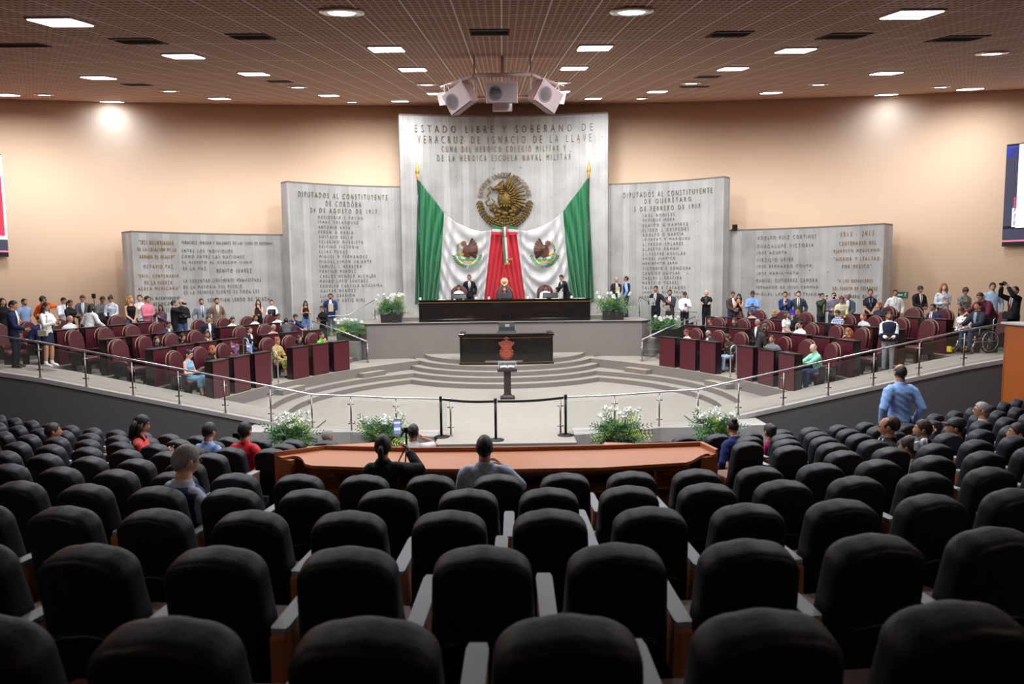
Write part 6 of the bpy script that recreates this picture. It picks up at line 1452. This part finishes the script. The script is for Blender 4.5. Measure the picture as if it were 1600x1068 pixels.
S_(335, 540, slot=('left', 0, 1), lab='woman with brown-blond bob in black seated at the innermost left desks', top='jacket', tc=BLK, inner=(150, 120, 90), fem=True, hair='bob', hc='copper', sk='b', face=15)
S_(374, 538, slot=('left', 0, 2), lab='red-haired woman behind desk flags in the innermost left row', top='blouse', tc=(90, 50, 60), fem=True, hair='bob', hc='red', sk='b', hp_=.35)
S_(422, 527, slot=('left', 0, 3), lab='woman in khaki jacket and olive patterned skirt at the innermost left desks', top='jacket', tc=(176, 150, 96), inner=(190, 170, 120), bot='skirt', bc=KHAF, fem=True, hair='bun', hc='copper', sk='b', la='lap', ra='lap', hp_=.25)
S_(456, 524, slot=('left', 0, 4), lab='woman with long black hair in dark blouse, innermost left row', top='blouse', tc=(38, 36, 42), fem=True, hair='long', hc='black', sk='b')
S_(494, 519, slot=('left', 0, 5), lab='woman in bright green top at the innermost left desk nearest the stair', top='short', tc=(98, 196, 62), fem=True, hair='pony', hc='dark', sk='b', ra='chin', hp_=.15)
I = stand(462, 493, 26.5, .92, 60, 'man in navy suit and face mask leaning over a left desk', top='suit', tc=(34, 46, 84), hair='short', hc='black', sk='b', lean=.75, h=1.7, mask=True, la='reach', ra='reach', hp_=.4)
stand(447, 506, 25.6, .92, 200, 'dark-haired person in grey jacket bending beside the masked man', top='jacket', tc=(70, 72, 78), inner=CHAR, hair='fringe', hc='black', sk='b', lean=.8, h=1.6, la='low', ra='low')
I = stand(477, 469, 29.0, ZB, 20, 'woman in black sleeveless top and ripped blue jeans looking at her phone', top='tank', tc=BLK, bot='jeans', bc=pattern('ripped_denim', (72, 100, 150), (96, 124, 168), (190, 206, 224), 16), fem=True, hair='long', hc='black', sk='b', la='phone', ra='phone', hp_=.35); held_phone(I, 1, 'phone of the woman in ripped jeans')
I = stand(504, 482, 27.6, 1.1, -20, 'woman in long black dress reading a booklet by the left stair', top='sweater', tc=BLK, bot='skirt', bc=BLK, fem=True, hair='pony', hc='dark', sk='b', la='hold', ra='hold', hp_=.35, knee=.14, h=1.62); held_sheet(I, -1, 'brown booklet read by the woman in the black dress', cloth((150, 110, 84)), .14, .2, .9, 'booklet', 'booklet')
I = stand(516, 458, 29.8, ZB, 10, 'bearded man in blue suit and pink tie holding an envelope by the left stair', top='suit', tc=(38, 52, 100), bc=(34, 44, 78), tie=(226, 170, 176), beard='black', hair='short', sk='c', la='hold', ra='down', wide=1.1); held_sheet(I, -1, 'cream envelope held by the man in blue suit', KRAFT, .2, .34, .15, 'envelope', 'envelope')
# ---- presidium
stand(733, 421, 30.3, PZ, 5, 'man in black suit standing behind the presidium table left of centre', top='suit', tc=(24, 24, 30), bc=(22, 22, 28), tie=(90, 96, 120), hair='short', hc='black', sk='c', h=1.74)
def pres(x, py, label, **k): return figure(label, (x, 29.66, PZ), pi, 1.66, sit=fit_sit(x, 29.6, PZ, py, 1.66, .4, .85), **k)
pres(-1.9, 444.5, 'dark-haired woman in white at the left of the presidium, head bowed', top='blouse', tc=(232, 226, 224), fem=True, hair='bob', hc='dark', sk='a', hp_=.45, la='table', ra='table', lean=.12)
pres(.02, 447.5, 'brown-haired woman speaking at the middle of the presidium', top='blouse', tc=(84, 70, 84), fem=True, hair='bob', hc='brown', sk='a', la='chest', ra='table')
pres(1.75, 445.5, 'bearded man in white shirt seated at the right of the presidium', top='shirt', tc=WHT, beard='black', hair='short', sk='c', hp_=.3, la='table', ra='table')
stand(877, 434, 29.6, PZ, -55, 'man in dark suit bending over the right end of the presidium table', top='suit', tc=(30, 28, 34), bc=(26, 26, 32), hair='short', hc='black', sk='b', lean=.42, h=1.74, la='reach', ra='low', hp_=.3)
# ---- right of the presidium
I = stand(963, 426, 30.4, DZ, 5, 'bald man in dark suit holding a tan envelope right of the flags', top='suit', tc=(36, 34, 38), tie=(60, 60, 66), hair='balding', hc='dark', sk='b', la='chest', ra='hold', h=1.72); held_sheet(I, 1, 'tan envelope of the bald man by the tall slab', KRAFT, .18, .28, .2, 'envelope', 'envelope')
I = stand(979, 428, 30.0, DZ, -115, 'man in navy vest over light blue shirt turned to the bald man', top='vest', tc=(28, 36, 62), inner=(140, 176, 226), bc=(26, 32, 50), hair='crop', hc='dark', sk='c', la='down', ra='low', h=1.75); held_sheet(I, -1, 'pale envelope carried low by the man in navy vest', KRAFT, .2, .28, .1, 'envelope', 'envelope')
I = stand(1025, 445, 29.2, ZB, -30, 'man in black suit resting a hand on the right stair rail, papers in hand', top='suit', tc=(26, 26, 30), bc=(26, 28, 36), tie=(40, 44, 60), hair='short', sk='c', la='rail', ra='hold'); held_sheet(I, 1, 'light grey papers held by the man at the right stair rail', cloth((206, 208, 208)), .24, .34, .5)
I = stand(1047, 452, 28.8, ZB, -25, 'bearded man in dark grey suit with hand on chest and white papers', top='suit', tc=(62, 60, 64), bc=(52, 52, 58), tie=(120, 90, 84), beard='black', hair='short', sk='c', la='chest', ra='low', h=1.8); held_sheet(I, 1, 'white papers held low by the man in dark grey suit', w_=.22, l_=.28, tilt=.8)
I = stand(1070, 458, 28.4, ZB, -10, 'man in white shirt and black trousers looking down at a phone, camera at the waist', top='shirt', tc=(230, 230, 236), bc=(30, 32, 38), hair='short', sk='c', hp_=.5, la='phone', ra='low', h=1.72); held_phone(I, -1, 'phone of the man in white shirt right of the stage')
t = thing('camera', 'black camera hanging at the waist of the man in white shirt', 'camera', I['W'] @ Vector((.02, .2, .92)), I['rz']); mb = MB(); mb.box((0, 0, 0), (.14, .07, .1)); mb.build('camera_body', BLACKP, t, bevel=.008); mb = MB(); mb.lathe((0, .03, 0), ((.036, 0), (.04, .1), (.032, .1)), 12, axis=(0, 1, 0)); mb.build('lens', BLACKM, t)
stand(1104, 454, 28.6, ZB, -25, 'bald man in black jacket with folded arms before the right slab', top='jacket', tc=(24, 24, 27), inner=(60, 60, 66), bc=(24, 24, 28), hair='bald', hc='dark', sk='d', la='cross', ra='cross', h=1.78)
I = stand(1144, 457, 27.6, ZB, 15, 'man in brown blazer and white shirt reading with bowed head', top='suit', tc=(74, 62, 54), bot='jeans', bc=(38, 52, 112), hair='crop', hc='brown', sk='b', la='low', ra='low', hp_=.45, h=1.74); held_sheet(I, 1, 'small paper read by the man in brown blazer', w_=.14, l_=.18, tilt=1)
stand(1155, 462, 27.4, ZB, -30, 'woman in black sleeveless top hiding her face with a hand', top='tank', tc=BLK, bc=BLK, fem=True, hair='long', hc='black', sk='b', la='mouth', ra='mouth', hp_=.3, h=1.64)
I = stand(1176, 453, 27.0, ZB, -20, 'man in sky blue shirt with shoulder strap looking at his phone', top='shirt', tc=(124, 164, 222), bc=(40, 48, 70), hair='short', sk='c', hp_=.5, la='phone', ra='phone', h=1.76); held_phone(I, -1, 'phone of the man in sky blue shirt')
stand(1227, 456, 26.6, ZB, -25, 'man in navy blue suit with a hand at his chin by the low right slab', top='suit', tc=(38, 60, 108), hair='short', hc='black', sk='b', la='chin', ra='chest', h=1.72)
stand(1248, 454, 26.4, ZB, -25, 'man in charcoal suit with green tie standing by the low right slab', top='suit', tc=(62, 66, 74), tie=(72, 104, 62), hair='short', sk='d', h=1.74)
I = stand(1284, 462, 25.4, ZB, 15, 'man in dark green jacket holding up a small camera', top='jacket', tc=(52, 64, 52), inner=(206, 206, 150), hair='short', hc='black', sk='a', la='hold', ra='camera', glasses=True, h=1.68); held_phone(I, 1, 'small camera held by the man in dark green jacket')
I = stand(1303, 459, 25.2, ZB, -25, 'young man in grey and purple hooded sweater aiming a phone', top='sweater', tc=(124, 116, 138), bc=CHAR, beard='dark', hair='short', hc='brown', sk='d', la='camera', ra='hold', h=1.7); held_phone(I, -1, 'phone aimed by the young man in purple-grey sweater')
stand(1325, 463, 24.6, ZB, -25, 'man in slate grey suit looking down behind the beige-vested woman', top='suit', tc=(74, 84, 96), hair='crop', hc='grey', sk='c', lean=.15, hp_=.4, la='low', ra='low', h=1.72)
stand(1360, 451, 25.0, ZB, -15, 'woman in navy knit dress with clasped hands at the right slab', top='short', tc=(34, 38, 56), bot='skirt', bc=(34, 38, 56), fem=True, hair='bun', hc='black', sk='b', la='clasp', ra='clasp', lanyard=(214, 206, 180), wide=1.08)
stand(1399, 452, 25.8, ZB, -20, 'man in white shirt with dark braces half hidden behind the right slab end', top='shirt', tc=WHT, bc=BLK, hair='short', hc='black', sk='c', tie=None, lanyard=(24, 24, 28))
I = stand(1437, 447, 23.6, ZT, 5, 'man in black suit and red tie by the right wall', top='suit', tc=(28, 26, 32), tie=(140, 40, 44), hair='short', hc='black', sk='c', la='low', ra='low', hp_=.4, h=1.72)
stand(1475, 442, 23.0, ZT, -15, 'blond wavy-haired woman in white flowered shirt by the right wall', top='blouse', tc=FLOW, bc=BLK, fem=True, hair='wavy', hc='copper', sk='d', la='chest', ra='hold', wide=1.12)
stand(1508, 448, 22.2, ZT, -5, 'short-haired person in grey leaf-printed shirt by the right wall', top='short', tc=CAMO, bc=(34, 32, 38), fem=True, hair='fringe', hc='brown', sk='c', la='chest', ra='low', hp_=.45)
stand(1551, 441, 21.6, ZT, -20, 'man in light blue shirt standing behind the wheelchair', top='shirt', tc=(164, 190, 214), bc=(120, 118, 116), hair='short', hc='black', sk='b', la='down', ra='down', wide=1.05)
I = stand(1586, 448, 19.6, ZR, -80, 'photographer in black suit with raised arms and shoulder bag at the right edge', top='suit', tc=(26, 26, 30), tie=(120, 36, 40), bc=(24, 24, 28), hair='short', hc='black', sk='c', la='high', ra='high', hp_=-.3, h=1.72, hero=True); held_camera(I, 'camera lifted high by the photographer at the right edge')
t = thing('shoulder_bag', 'black camera bag at the waist of the photographer with raised arms', 'bag', I['W'] @ Vector((-.05, .2, .92)), I['rz']); mb = MB(); mb.rings([[(x * k, y, z * k) for x, z in ((-.17, -.1), (.17, -.1), (.18, .06), (.1, .11), (-.1, .11), (-.18, .06))] for y, k in ((-.08, .85), (-.05, 1), (.05, 1), (.08, .85))], smooth=False); mb.build('pouch', cloth((30, 30, 33)), t, bevel=.01); mb = MB(); mb.tube([(-.17, 0, .06), (-.12, -.12, .35), (.05, -.2, .55)], .012, 6); mb.build('strap', cloth((34, 34, 38)), t)
# wheelchair and the two men
p = at_y(1524, 476, 18.6); WCX, WCY = p.x, 18.6
t = thing('wheelchair', 'wheelchair with large spoked wheels on the right ramp platform', 'wheelchair', (WCX + .1, WCY, 1.6), pi + radians(-75))
for s in (-1, 1):
    mb = MB(); mb.tube([(s * .3, -.05 + .3 * cos(a), .31 + .3 * sin(a)) for a in [2 * pi * i / 28 for i in range(29)]], .018, 7, caps=False); wh = mb.build('wheel', BLACKP, t)
    mb = MB()
    for k in range(10): a = 2 * pi * k / 10; mb.tube([(s * .3, -.05, .31), (s * .3, -.05 + .29 * cos(a), .31 + .29 * sin(a))], .004, 4)
    mb.tube([(s * .335, -.05 + .26 * cos(a), .31 + .26 * sin(a)) for a in [2 * pi * i / 24 for i in range(25)]], .009, 6, caps=False); mb.build('hand_rim', STEEL, wh)
    mb = MB(); mb.tube([(s * .22, .42, .09 + .08 * sin(a)) if False else (s * .22, .42 + .08 * cos(a), .085 + .075 * sin(a)) for a in [2 * pi * i / 16 for i in range(17)]], .014, 6, caps=False); mb.build('caster', BLACKP, t)
    mb = MB(); mb.tube([(s * .25, -.28, .92), (s * .25, -.22, .86), (s * .25, -.2, .3), (s * .25, .38, .3), (s * .23, .45, .1)], .014, 6); mb.tube([(s * .25, -.2, .66), (s * .25, .22, .66), (s * .25, .24, .48)], .014, 6); mb.build('side_frame', STEEL, t)
mb = MB(); mb.box((0, .08, .47), (.46, .46, .05)); mb.build('seat', cloth((26, 26, 30)), t); mb = MB(); mb.box((0, -.21, .7), (.46, .04, .42)); mb.build('backrest', cloth((24, 24, 28)), t); mb = MB(); mb.box((0, .55, .14), (.4, .14, .02)); mb.build('footrest', BLACKP, t)
figure('man in dark jacket and jeans seated in the wheelchair on the right', (WCX + .1, WCY, 1.62), pi + radians(-75), 1.66, sit=.5, lean=.08, top='jacket', tc=(40, 44, 56), inner=(130, 150, 160), bot='jeans', bc=(46, 58, 84), hair='short', hc='black', sk='c', la='table', ra='table')
stand(1531, 463, 19.1, ZR, -70, 'man in maroon jacket bending over the man in the wheelchair', top='jacket', tc=(96, 36, 56), inner=(70, 28, 40), bc=(34, 28, 30), hair='crop', hc='brown', sk='b', lean=.72, h=1.74, la='low', ra='reach', hp_=.5, hero=True)
t = thing('caution_bar', 'low bright yellow metal bar on the floor beside the wheelchair', 'barrier', (at_z(1496, 549, 1.6).x, at_z(1496, 549, 1.6).y, 1.6)); mb = MB(); mb.box((0, 0, .1), (.5, .05, .06)); mb.build('cross_bar', mat('caution_yellow', (226, 200, 40), .45), t)
for s in (-1, 1): mb = MB(); mb.box((s * .22, 0, .07), (.05, .16, .14)); mb.build('end_foot', mat('caution_yellow', (226, 200, 40), .45), t)
# ---- right desks
S_(1187, 483, 'woman in dusty pink top seated at the back right desks', top='blouse', tc=(206, 178, 176), fem=True, hair='bob', hc='brown', sk='b', hp_=.3)
S_(1208, 484, 'blond short-haired woman in black seated at the back right desks', top='blouse', tc=BLK, fem=True, hair='bob', hc='blond', sk='d', hp_=.25)
I = S_(1236, 484, 'woman with long brown hair behind a purple-blue folder', top='blouse', tc=(40, 36, 40), fem=True, hair='long', hc='copper', sk='b', la='camera', ra='hold'); held_sheet(I, -1, 'purple-blue folder held up among the back right desks', cloth((62, 60, 170)), .26, .2, .1, 'folder', 'folder')
stand(1229, 490, 23.2, .92, 30, 'woman in white dress with long dark hair standing between the right desks', top='short', tc=(236, 236, 238), bot='skirt', bc=(234, 234, 236), fem=True, hair='long', hc='brown', sk='b', h=1.6, la='down', ra='low')
S_(1273, 484, 'man in blue checked shirt seated beside the right gangway', top='shirt', tc=PLAID, bot='jeans', bc=(60, 76, 100), hair='short', hc='brown', sk='b', hp_=.4, la='lap', ra='lap')
stand(1315, 477, 23.4, ZB, -20, 'woman in beige vest and yellow top bending over a right desk', top='vest', tc=(206, 196, 176), inner=(214, 210, 130), bc=CHAR, fem=True, hair='bun', hc='brown', sk='c', lean=.35, h=1.66, la='low', ra='low', hp_=.4)
S_(1345, 489, 'blond woman in grey-blue patterned blouse at the third right row', top='blouse', tc=FLOW, fem=True, hair='bob', hc='copper', sk='d')
S_(1362, 492, 'dark-haired woman in red blouse bowed over the third right row', top='blouse', tc=(176, 40, 48), fem=True, hair='bob', hc='red', sk='b', hp_=.4)
S_(1394, 472, 'blond woman in dark blue seated at the outer right desks', top='blouse', tc=(46, 52, 72), fem=True, hair='bob', hc='copper', sk='d', hy=.3)
S_(1447, 475, 'man in blue suit and glasses seated at the outer right desks', top='suit', tc=(44, 46, 84), tie=(150, 40, 50), glasses=True, hair='short', hc='black', sk='c')
S_(1464, 480, 'brown-haired woman in white looking down, outer right desks', top='blouse', tc=WHT, fem=True, hair='long', hc='brown', sk='b', hp_=.45)
S_(1111, 500, 'dark-haired person in dark top behind the innermost right desks', top='sweater', tc=(40, 34, 36), hair='short', hc='dark', sk='c')
S_(1137, 497, 'wavy brown-haired woman in black in the second right row', top='blouse', tc=(30, 28, 30), fem=True, hair='wavy', hc='brown', sk='b', face=20)
S_(1170, 499, 'grey-haired man in dark suit in the second right row', top='suit', tc=(46, 44, 48), hair='short', hc='grey', sk='c')
S_(1217, 502, 'man in white shirt with dark glasses leaning back in the right desks', top='shirt', tc=(236, 238, 240), glasses=True, hair='short', hc='black', sk='b', bc=(60, 66, 90), la='lap', ra='lap')
stand(1196, 508, 21.2, .62, 75, 'woman with long light brown hair in dark jacket leaning at a right desk', top='jacket', tc=(52, 46, 46), inner=BLK, bc=(40, 44, 60), fem=True, hair='long', hc='brown', sk='b', lean=.3, h=1.66, la='low', ra='low')
S_(1223, 524, 'man in grey polo shirt turned away at the innermost right row', top='polo', tc=(120, 126, 134), hair='crop', hc='brown', sk='b', face=25)
S_(1088, 515, 'woman in cream blouse reading at the innermost right desk nearest the stair', top='blouse', tc=(234, 228, 210), fem=True, hair='pony', hc='red', sk='b', hp_=.4)
S_(1120, 516, 'grey-haired man in dark suit bowed at the innermost right desks', top='suit', tc=(44, 44, 52), hair='crop', hc='grey', sk='c', hp_=.45)
S_(1150, 523, 'woman in black and yellow floral blouse and pale jeans at the right gangway', top='blouse', tc=YELF, bot='jeans', bc=(160, 184, 210), fem=True, hair='bob', hc='brown', sk='b', hp_=.55, lean=.2)
I = S_(1268, 536, 'balding man in mint green shirt reading at the innermost right desk by the ramp', top='shirt', tc=(142, 208, 180), bot='jeans', bc=(44, 62, 108), hair='balding', hc='grey', sk='d', hp_=.5, lean=.25, la='reach', ra='reach', hero=True); held_sheet(I, 1, 'open white papers before the man in mint green shirt', w_=.34, l_=.26, tilt=3)
S_(1329, 517, 'woman with curly copper hair in maroon top near the right ramp', top='blouse', tc=(100, 32, 50), fem=True, hair='wavy', hc='copper', sk='d', hp_=.25, ra='chin')
I = stand(1390, 486, 18.5, 1.12, -25, 'bearded man in white shirt and navy vest standing behind the right ramp rail', top='vest', tc=(36, 40, 62), inner=(234, 234, 236), bc=(136, 138, 142), beard='black', hair='crop', hc='black', sk='c', la='low', ra='low', hero=True); held_camera(I, 'camera in the hands of the bearded man in navy vest', drop=.03)
t = thing('waist_bag', 'wide black waist bag of the bearded man behind the right ramp rail', 'bag', I['W'] @ Vector((0, .13, .93)), I['rz']); mb = MB(); mb.rings([[(x * k, y, z * k) for x, z in ((-.22, -.09), (.22, -.09), (.24, .04), (.2, .1), (-.2, .1), (-.24, .04))] for y, k in ((-.07, .85), (-.04, 1), (.05, 1), (.08, .85))], smooth=False); mb.build('pouch', cloth((28, 28, 31)), t, bevel=.01)
# ---- audience
I = audience(207, 650, row=8, label='woman in coral red blouse with shoulder-length black hair in the left seats, phone in hand', top='short', tc=(226, 84, 78), fem=True, hair='wavy', hc='black', sk='b', face=-50, la='phone', ra='phone', hp_=.3, hero=True); held_phone(I, 1, 'phone of the woman in coral red in the left seats')
audience(291, 662, row=8, label='man in light blue shirt with dark hair in the front left seats', top='shirt', tc=(150, 176, 232), hair='short', hc='black', sk='b', hp_=.3)
audience(341, 661, row=8, label='man in red shirt in the front left seats', top='polo', tc=(232, 52, 62), hair='short', hc='black', sk='b')
I = audience(281, 699, row=4, label='grey-haired man in blue vest and white sleeves with glasses in the left seats', top='vest', tc=(48, 74, 128), inner=(206, 214, 236), hair='short', hc='grey', sk='d', face=-25, glasses=True, la='hold', ra='hold', hp_=.25, hero=True, wide=1.1); held_phone(I, 1, 'phone of the grey-haired man in blue vest')
audience(66, 662, row=8, label='dark-haired man in dark suit among the far left seats', top='suit', tc=(34, 38, 56), hair='short', hc='dark', sk='c', face=-20)
p = at_y(512, 664, 11.6); figure('grey-haired man in dark vest before the front row, looking right', (p.x, 11.6, -.02), radians(-40), 1.7, sit=.42, top='vest', tc=(42, 46, 62), inner=(206, 210, 222), hair='crop', hc='grey', sk='b')
# on stools behind the technicians' desk and beyond it
def stool(x, y, z, lab, hgt=.5):
    t = thing('stool', lab, 'stool', (x, y, z)); mb = MB(); mb.lathe((0, 0, hgt - .04), ((.16, 0), (.18, .01), (.18, .03), (.16, .04)), 16); mb.build('seat', SEATB, t)
    for k in range(4): a = pi / 4 + pi / 2 * k; mb = MB(); mb.tube([(.1 * cos(a), .1 * sin(a), hgt - .04), (.17 * cos(a), .17 * sin(a), 0)], .014, 6); mb.build('leg', BLACKM, t)
Zs = row_par(6)[2]
def on_stool(px, py, Y, label, lab2, h=1.7, face=0, **k):
    p = at_y(px, py, Y); z = Zs; s_ = max(.3, p.z - z - .45 * h - .06); stool(p.x, Y - .02, z, lab2, s_); return figure(label, (p.x, Y, z), radians(face), h, sit=s_, **k)
I = on_stool(598, 681, 6.75, 'woman in black with tied dark hair filming with a phone on a small tripod', 'low stool under the filming woman in black', h=1.64, top='jacket', tc=(24, 24, 28), inner=BLK, fem=True, hair='pony', hc='black', sk='c', la='table', ra=(.14, .23, .03), hero=True)
on_stool(757, 693, 6.75, 'dark-haired man in pale blue shirt seated at the long wooden desk, hand to his face', 'low stool under the man in pale blue shirt', h=1.72, top='shirt', tc=CHK, hair='short', hc='black', sk='c', la='table', ra=(.09, .14, -.02), hp_=.15, hero=True, wide=1.15)
# tripod with phone on the desk
p = at_y(633, 690, 7.75); t = thing('phone_tripod', 'small black tripod on the wooden desk before the woman in black', 'tripod', (p.x, 7.85, 1.645))
mb = MB(); mb.tube([(0, 0, .12), (0, 0, .36)], .012, 8); mb.build('column', BLACKM, t); mb = MB(); mb.box((0, 0, .38), (.05, .05, .06)); mb.tube([(0, 0, .38), (.06, -.02, .37)], .01, 6); mb.build('head', BLACKP, t)
for k in range(3): a = 2 * pi * k / 3 + .5; mb = MB(); mb.tube([(0, 0, .2), (.12 * cos(a), .12 * sin(a), .006)], .009, 6); mb.build('leg', BLACKM, t)
q = at_y(617, 668, 7.7); t = thing('phone', 'phone upright on the small tripod, showing the stage', 'phone', (q.x + .02, 7.74, q.z), .15); mb = MB(); mb.box((0, 0, 0), (.085, .012, .175)); mb.build('phone_body', BLACKP, t, bevel=.004)
mb = MB(); mb.box((0, -.0075, 0), (.075, .003, .16)); sc_ = mb.build('phone_screen', glow('phone_view', (120, 140, 190), .9), t); mb = MB(); mb.box((0, -.0095, -.02), (.07, .002, .03)); mb.box((0, -.0095, .05), (.07, .002, .02)); mb.build('phone_picture', glow('phone_view_light', (206, 214, 236), 1.0), sc_)
mb = MB(); mb.tube([(.045, .0, -.02), (.07, .03, -.06), (.04, .06, -.12)], .012, 6); mb.build('clamp', BLACKP, t)
p = at_y(646, 671, 10.6); I = figure('man in white tee shirt beyond the wooden desk, phone at his ear', (p.x, 10.6, .22), radians(-15), 1.72, sit=.45, top='short', tc=(232, 234, 238), hair='crop', hc='black', sk='c', ra='ear', la='lap')
audience(1166, 656, row=9, label='woman in royal blue blouse bowed in the front right seats', top='blouse', tc=(38, 54, 110), fem=True, hair='bun', hc='dark', sk='b', hp_=.4, lean=.2)
audience(1232, 663, row=9, label='woman in magenta blouse with tied dark hair in the front right seats', top='blouse', tc=(176, 44, 104), fem=True, hair='bun', hc='dark', sk='b')
I = audience(1378, 645, row=8, label='man in dark navy suit reclining with a phone in the right seats', top='suit', tc=(32, 38, 66), hair='short', hc='brown', sk='b', lean=-.35, face=35, ra='phone', la='lap'); held_phone(I, 1, 'phone of the reclining man in navy suit')
stand(1408, 568, 10.95, .385, 180, 'man in light blue shirt standing in front of the right seats, seen from behind', top='shirt', tc=(140, 176, 232), bc=(30, 32, 52), hair='balding', hc='black', sk='c', la='down', ra='down', hero=True, wide=.98, h=None)
audience(1398, 653, row=7, label='balding man in dark jacket seated below the standing man in blue', top='jacket', tc=(34, 34, 40), inner=(200, 196, 190), hair='balding', hc='dark', sk='b', hp_=.3, face=40, hero=True)
I = audience(1410, 684, row=6, label='dark-haired girl in white with a large white hair bow in the right seats', top='blouse', tc=(236, 236, 240), fem=True, hair='bun', hc='black', sk='c', h=1.55, face=20, hero=True)
t = bpy.data.objects.new('hair_bow', None)
bpy.data.objects.remove(t); mb = MB(); Hl = I['W'].inverted() @ I['head']
for s in (-1, 1): mb.rings([[Hl + Vector((s * x, -.115 + y, z + .05)) for y, z in ((-.02, -hh), (.02, -hh * .8), (.02, hh * .8), (-.02, hh))] for x, hh in ((.0, .015), (.05, .055), (.1, .06), (.125, .045))], smooth=True); mb.tube([Hl + Vector((s * .01, -.12, .045)), Hl + Vector((s * .04, -.14, -.02)), Hl + Vector((s * .06, -.14, -.07))], [.02, .026, .02], 6, flat=.3)
mb.build('hair_bow', cloth((226, 236, 246)), I['root'])
audience(1453, 657, row=7, label='young man in brown shirt resting his chin in the right seats', top='shirt', tc=(84, 62, 52), hair='short', hc='brown', sk='b', face=35, la='chin', hero=True)
I = audience(1508, 655, row=7, label='man in navy jacket and dark cap holding up a phone in the right seats', top='jacket', tc=(44, 50, 80), inner=(150, 160, 180), hair='cap', hc='black', sk='b', face=35, la='camera', ra='lap'); held_phone(I, -1, 'phone of the man in dark cap')
audience(1537, 629, row=8, label='grey-haired man in pale shirt with glasses in the far right seats', top='shirt', tc=(206, 206, 196), hair='short', hc='grey', sk='b', face=30, glasses=True)
I = audience(1598, 664, row=6, label='person in light blue at the right picture edge holding a phone', top='jacket', tc=(150, 176, 206), inner=(90, 70, 120), hair='short', hc='dark', sk='b', face=35, la='phone', ra='phone'); held_phone(I, -1, 'phone held up at the right picture edge')
# little flags and papers on the left desks
for (px, py, m1, m2, lab) in ((362, 548, mat('flag_violet', (120, 90, 170), .7), mat('flag_gold', (220, 170, 60), .7), 'small purple and gold desk flag left of the red-haired woman'), (386, 545, mat('flag_pale_blue', (150, 170, 230), .7), WHITE, 'small pale blue desk flag right of the red-haired woman')):
    q = at_y(px, 562, 20.2); t = thing('desk_flag', lab, 'flag', (q.x, 20.2, 1.645), 0, 'desk flags'); mb = MB(); mb.lathe((0, 0, 0), ((.04, 0), (.04, .015), (.01, .02)), 10); mb.build('base', GILT, t); mb = MB(); mb.tube([(0, 0, 0), (0, 0, .36)], .005, 5); mb.build('staff', GILT, t)
    mb = MB(); mb.rings([[(.0 + x, .01 * sin(x * 40), z) for z in (.34 - x * .6, .12 - x * .9)] + [(x, .006 + .01 * sin(x * 40), z) for z in (.12 - x * .9, .34 - x * .6)] for x in (0, .04, .08, .12, .16)], smooth=False); mb.build('cloth', m1, t); mb = MB(); mb.box((.06, -.012, .2), (.1, .004, .06)); mb.build('cloth_stripe', m2, t)
run_jobs()
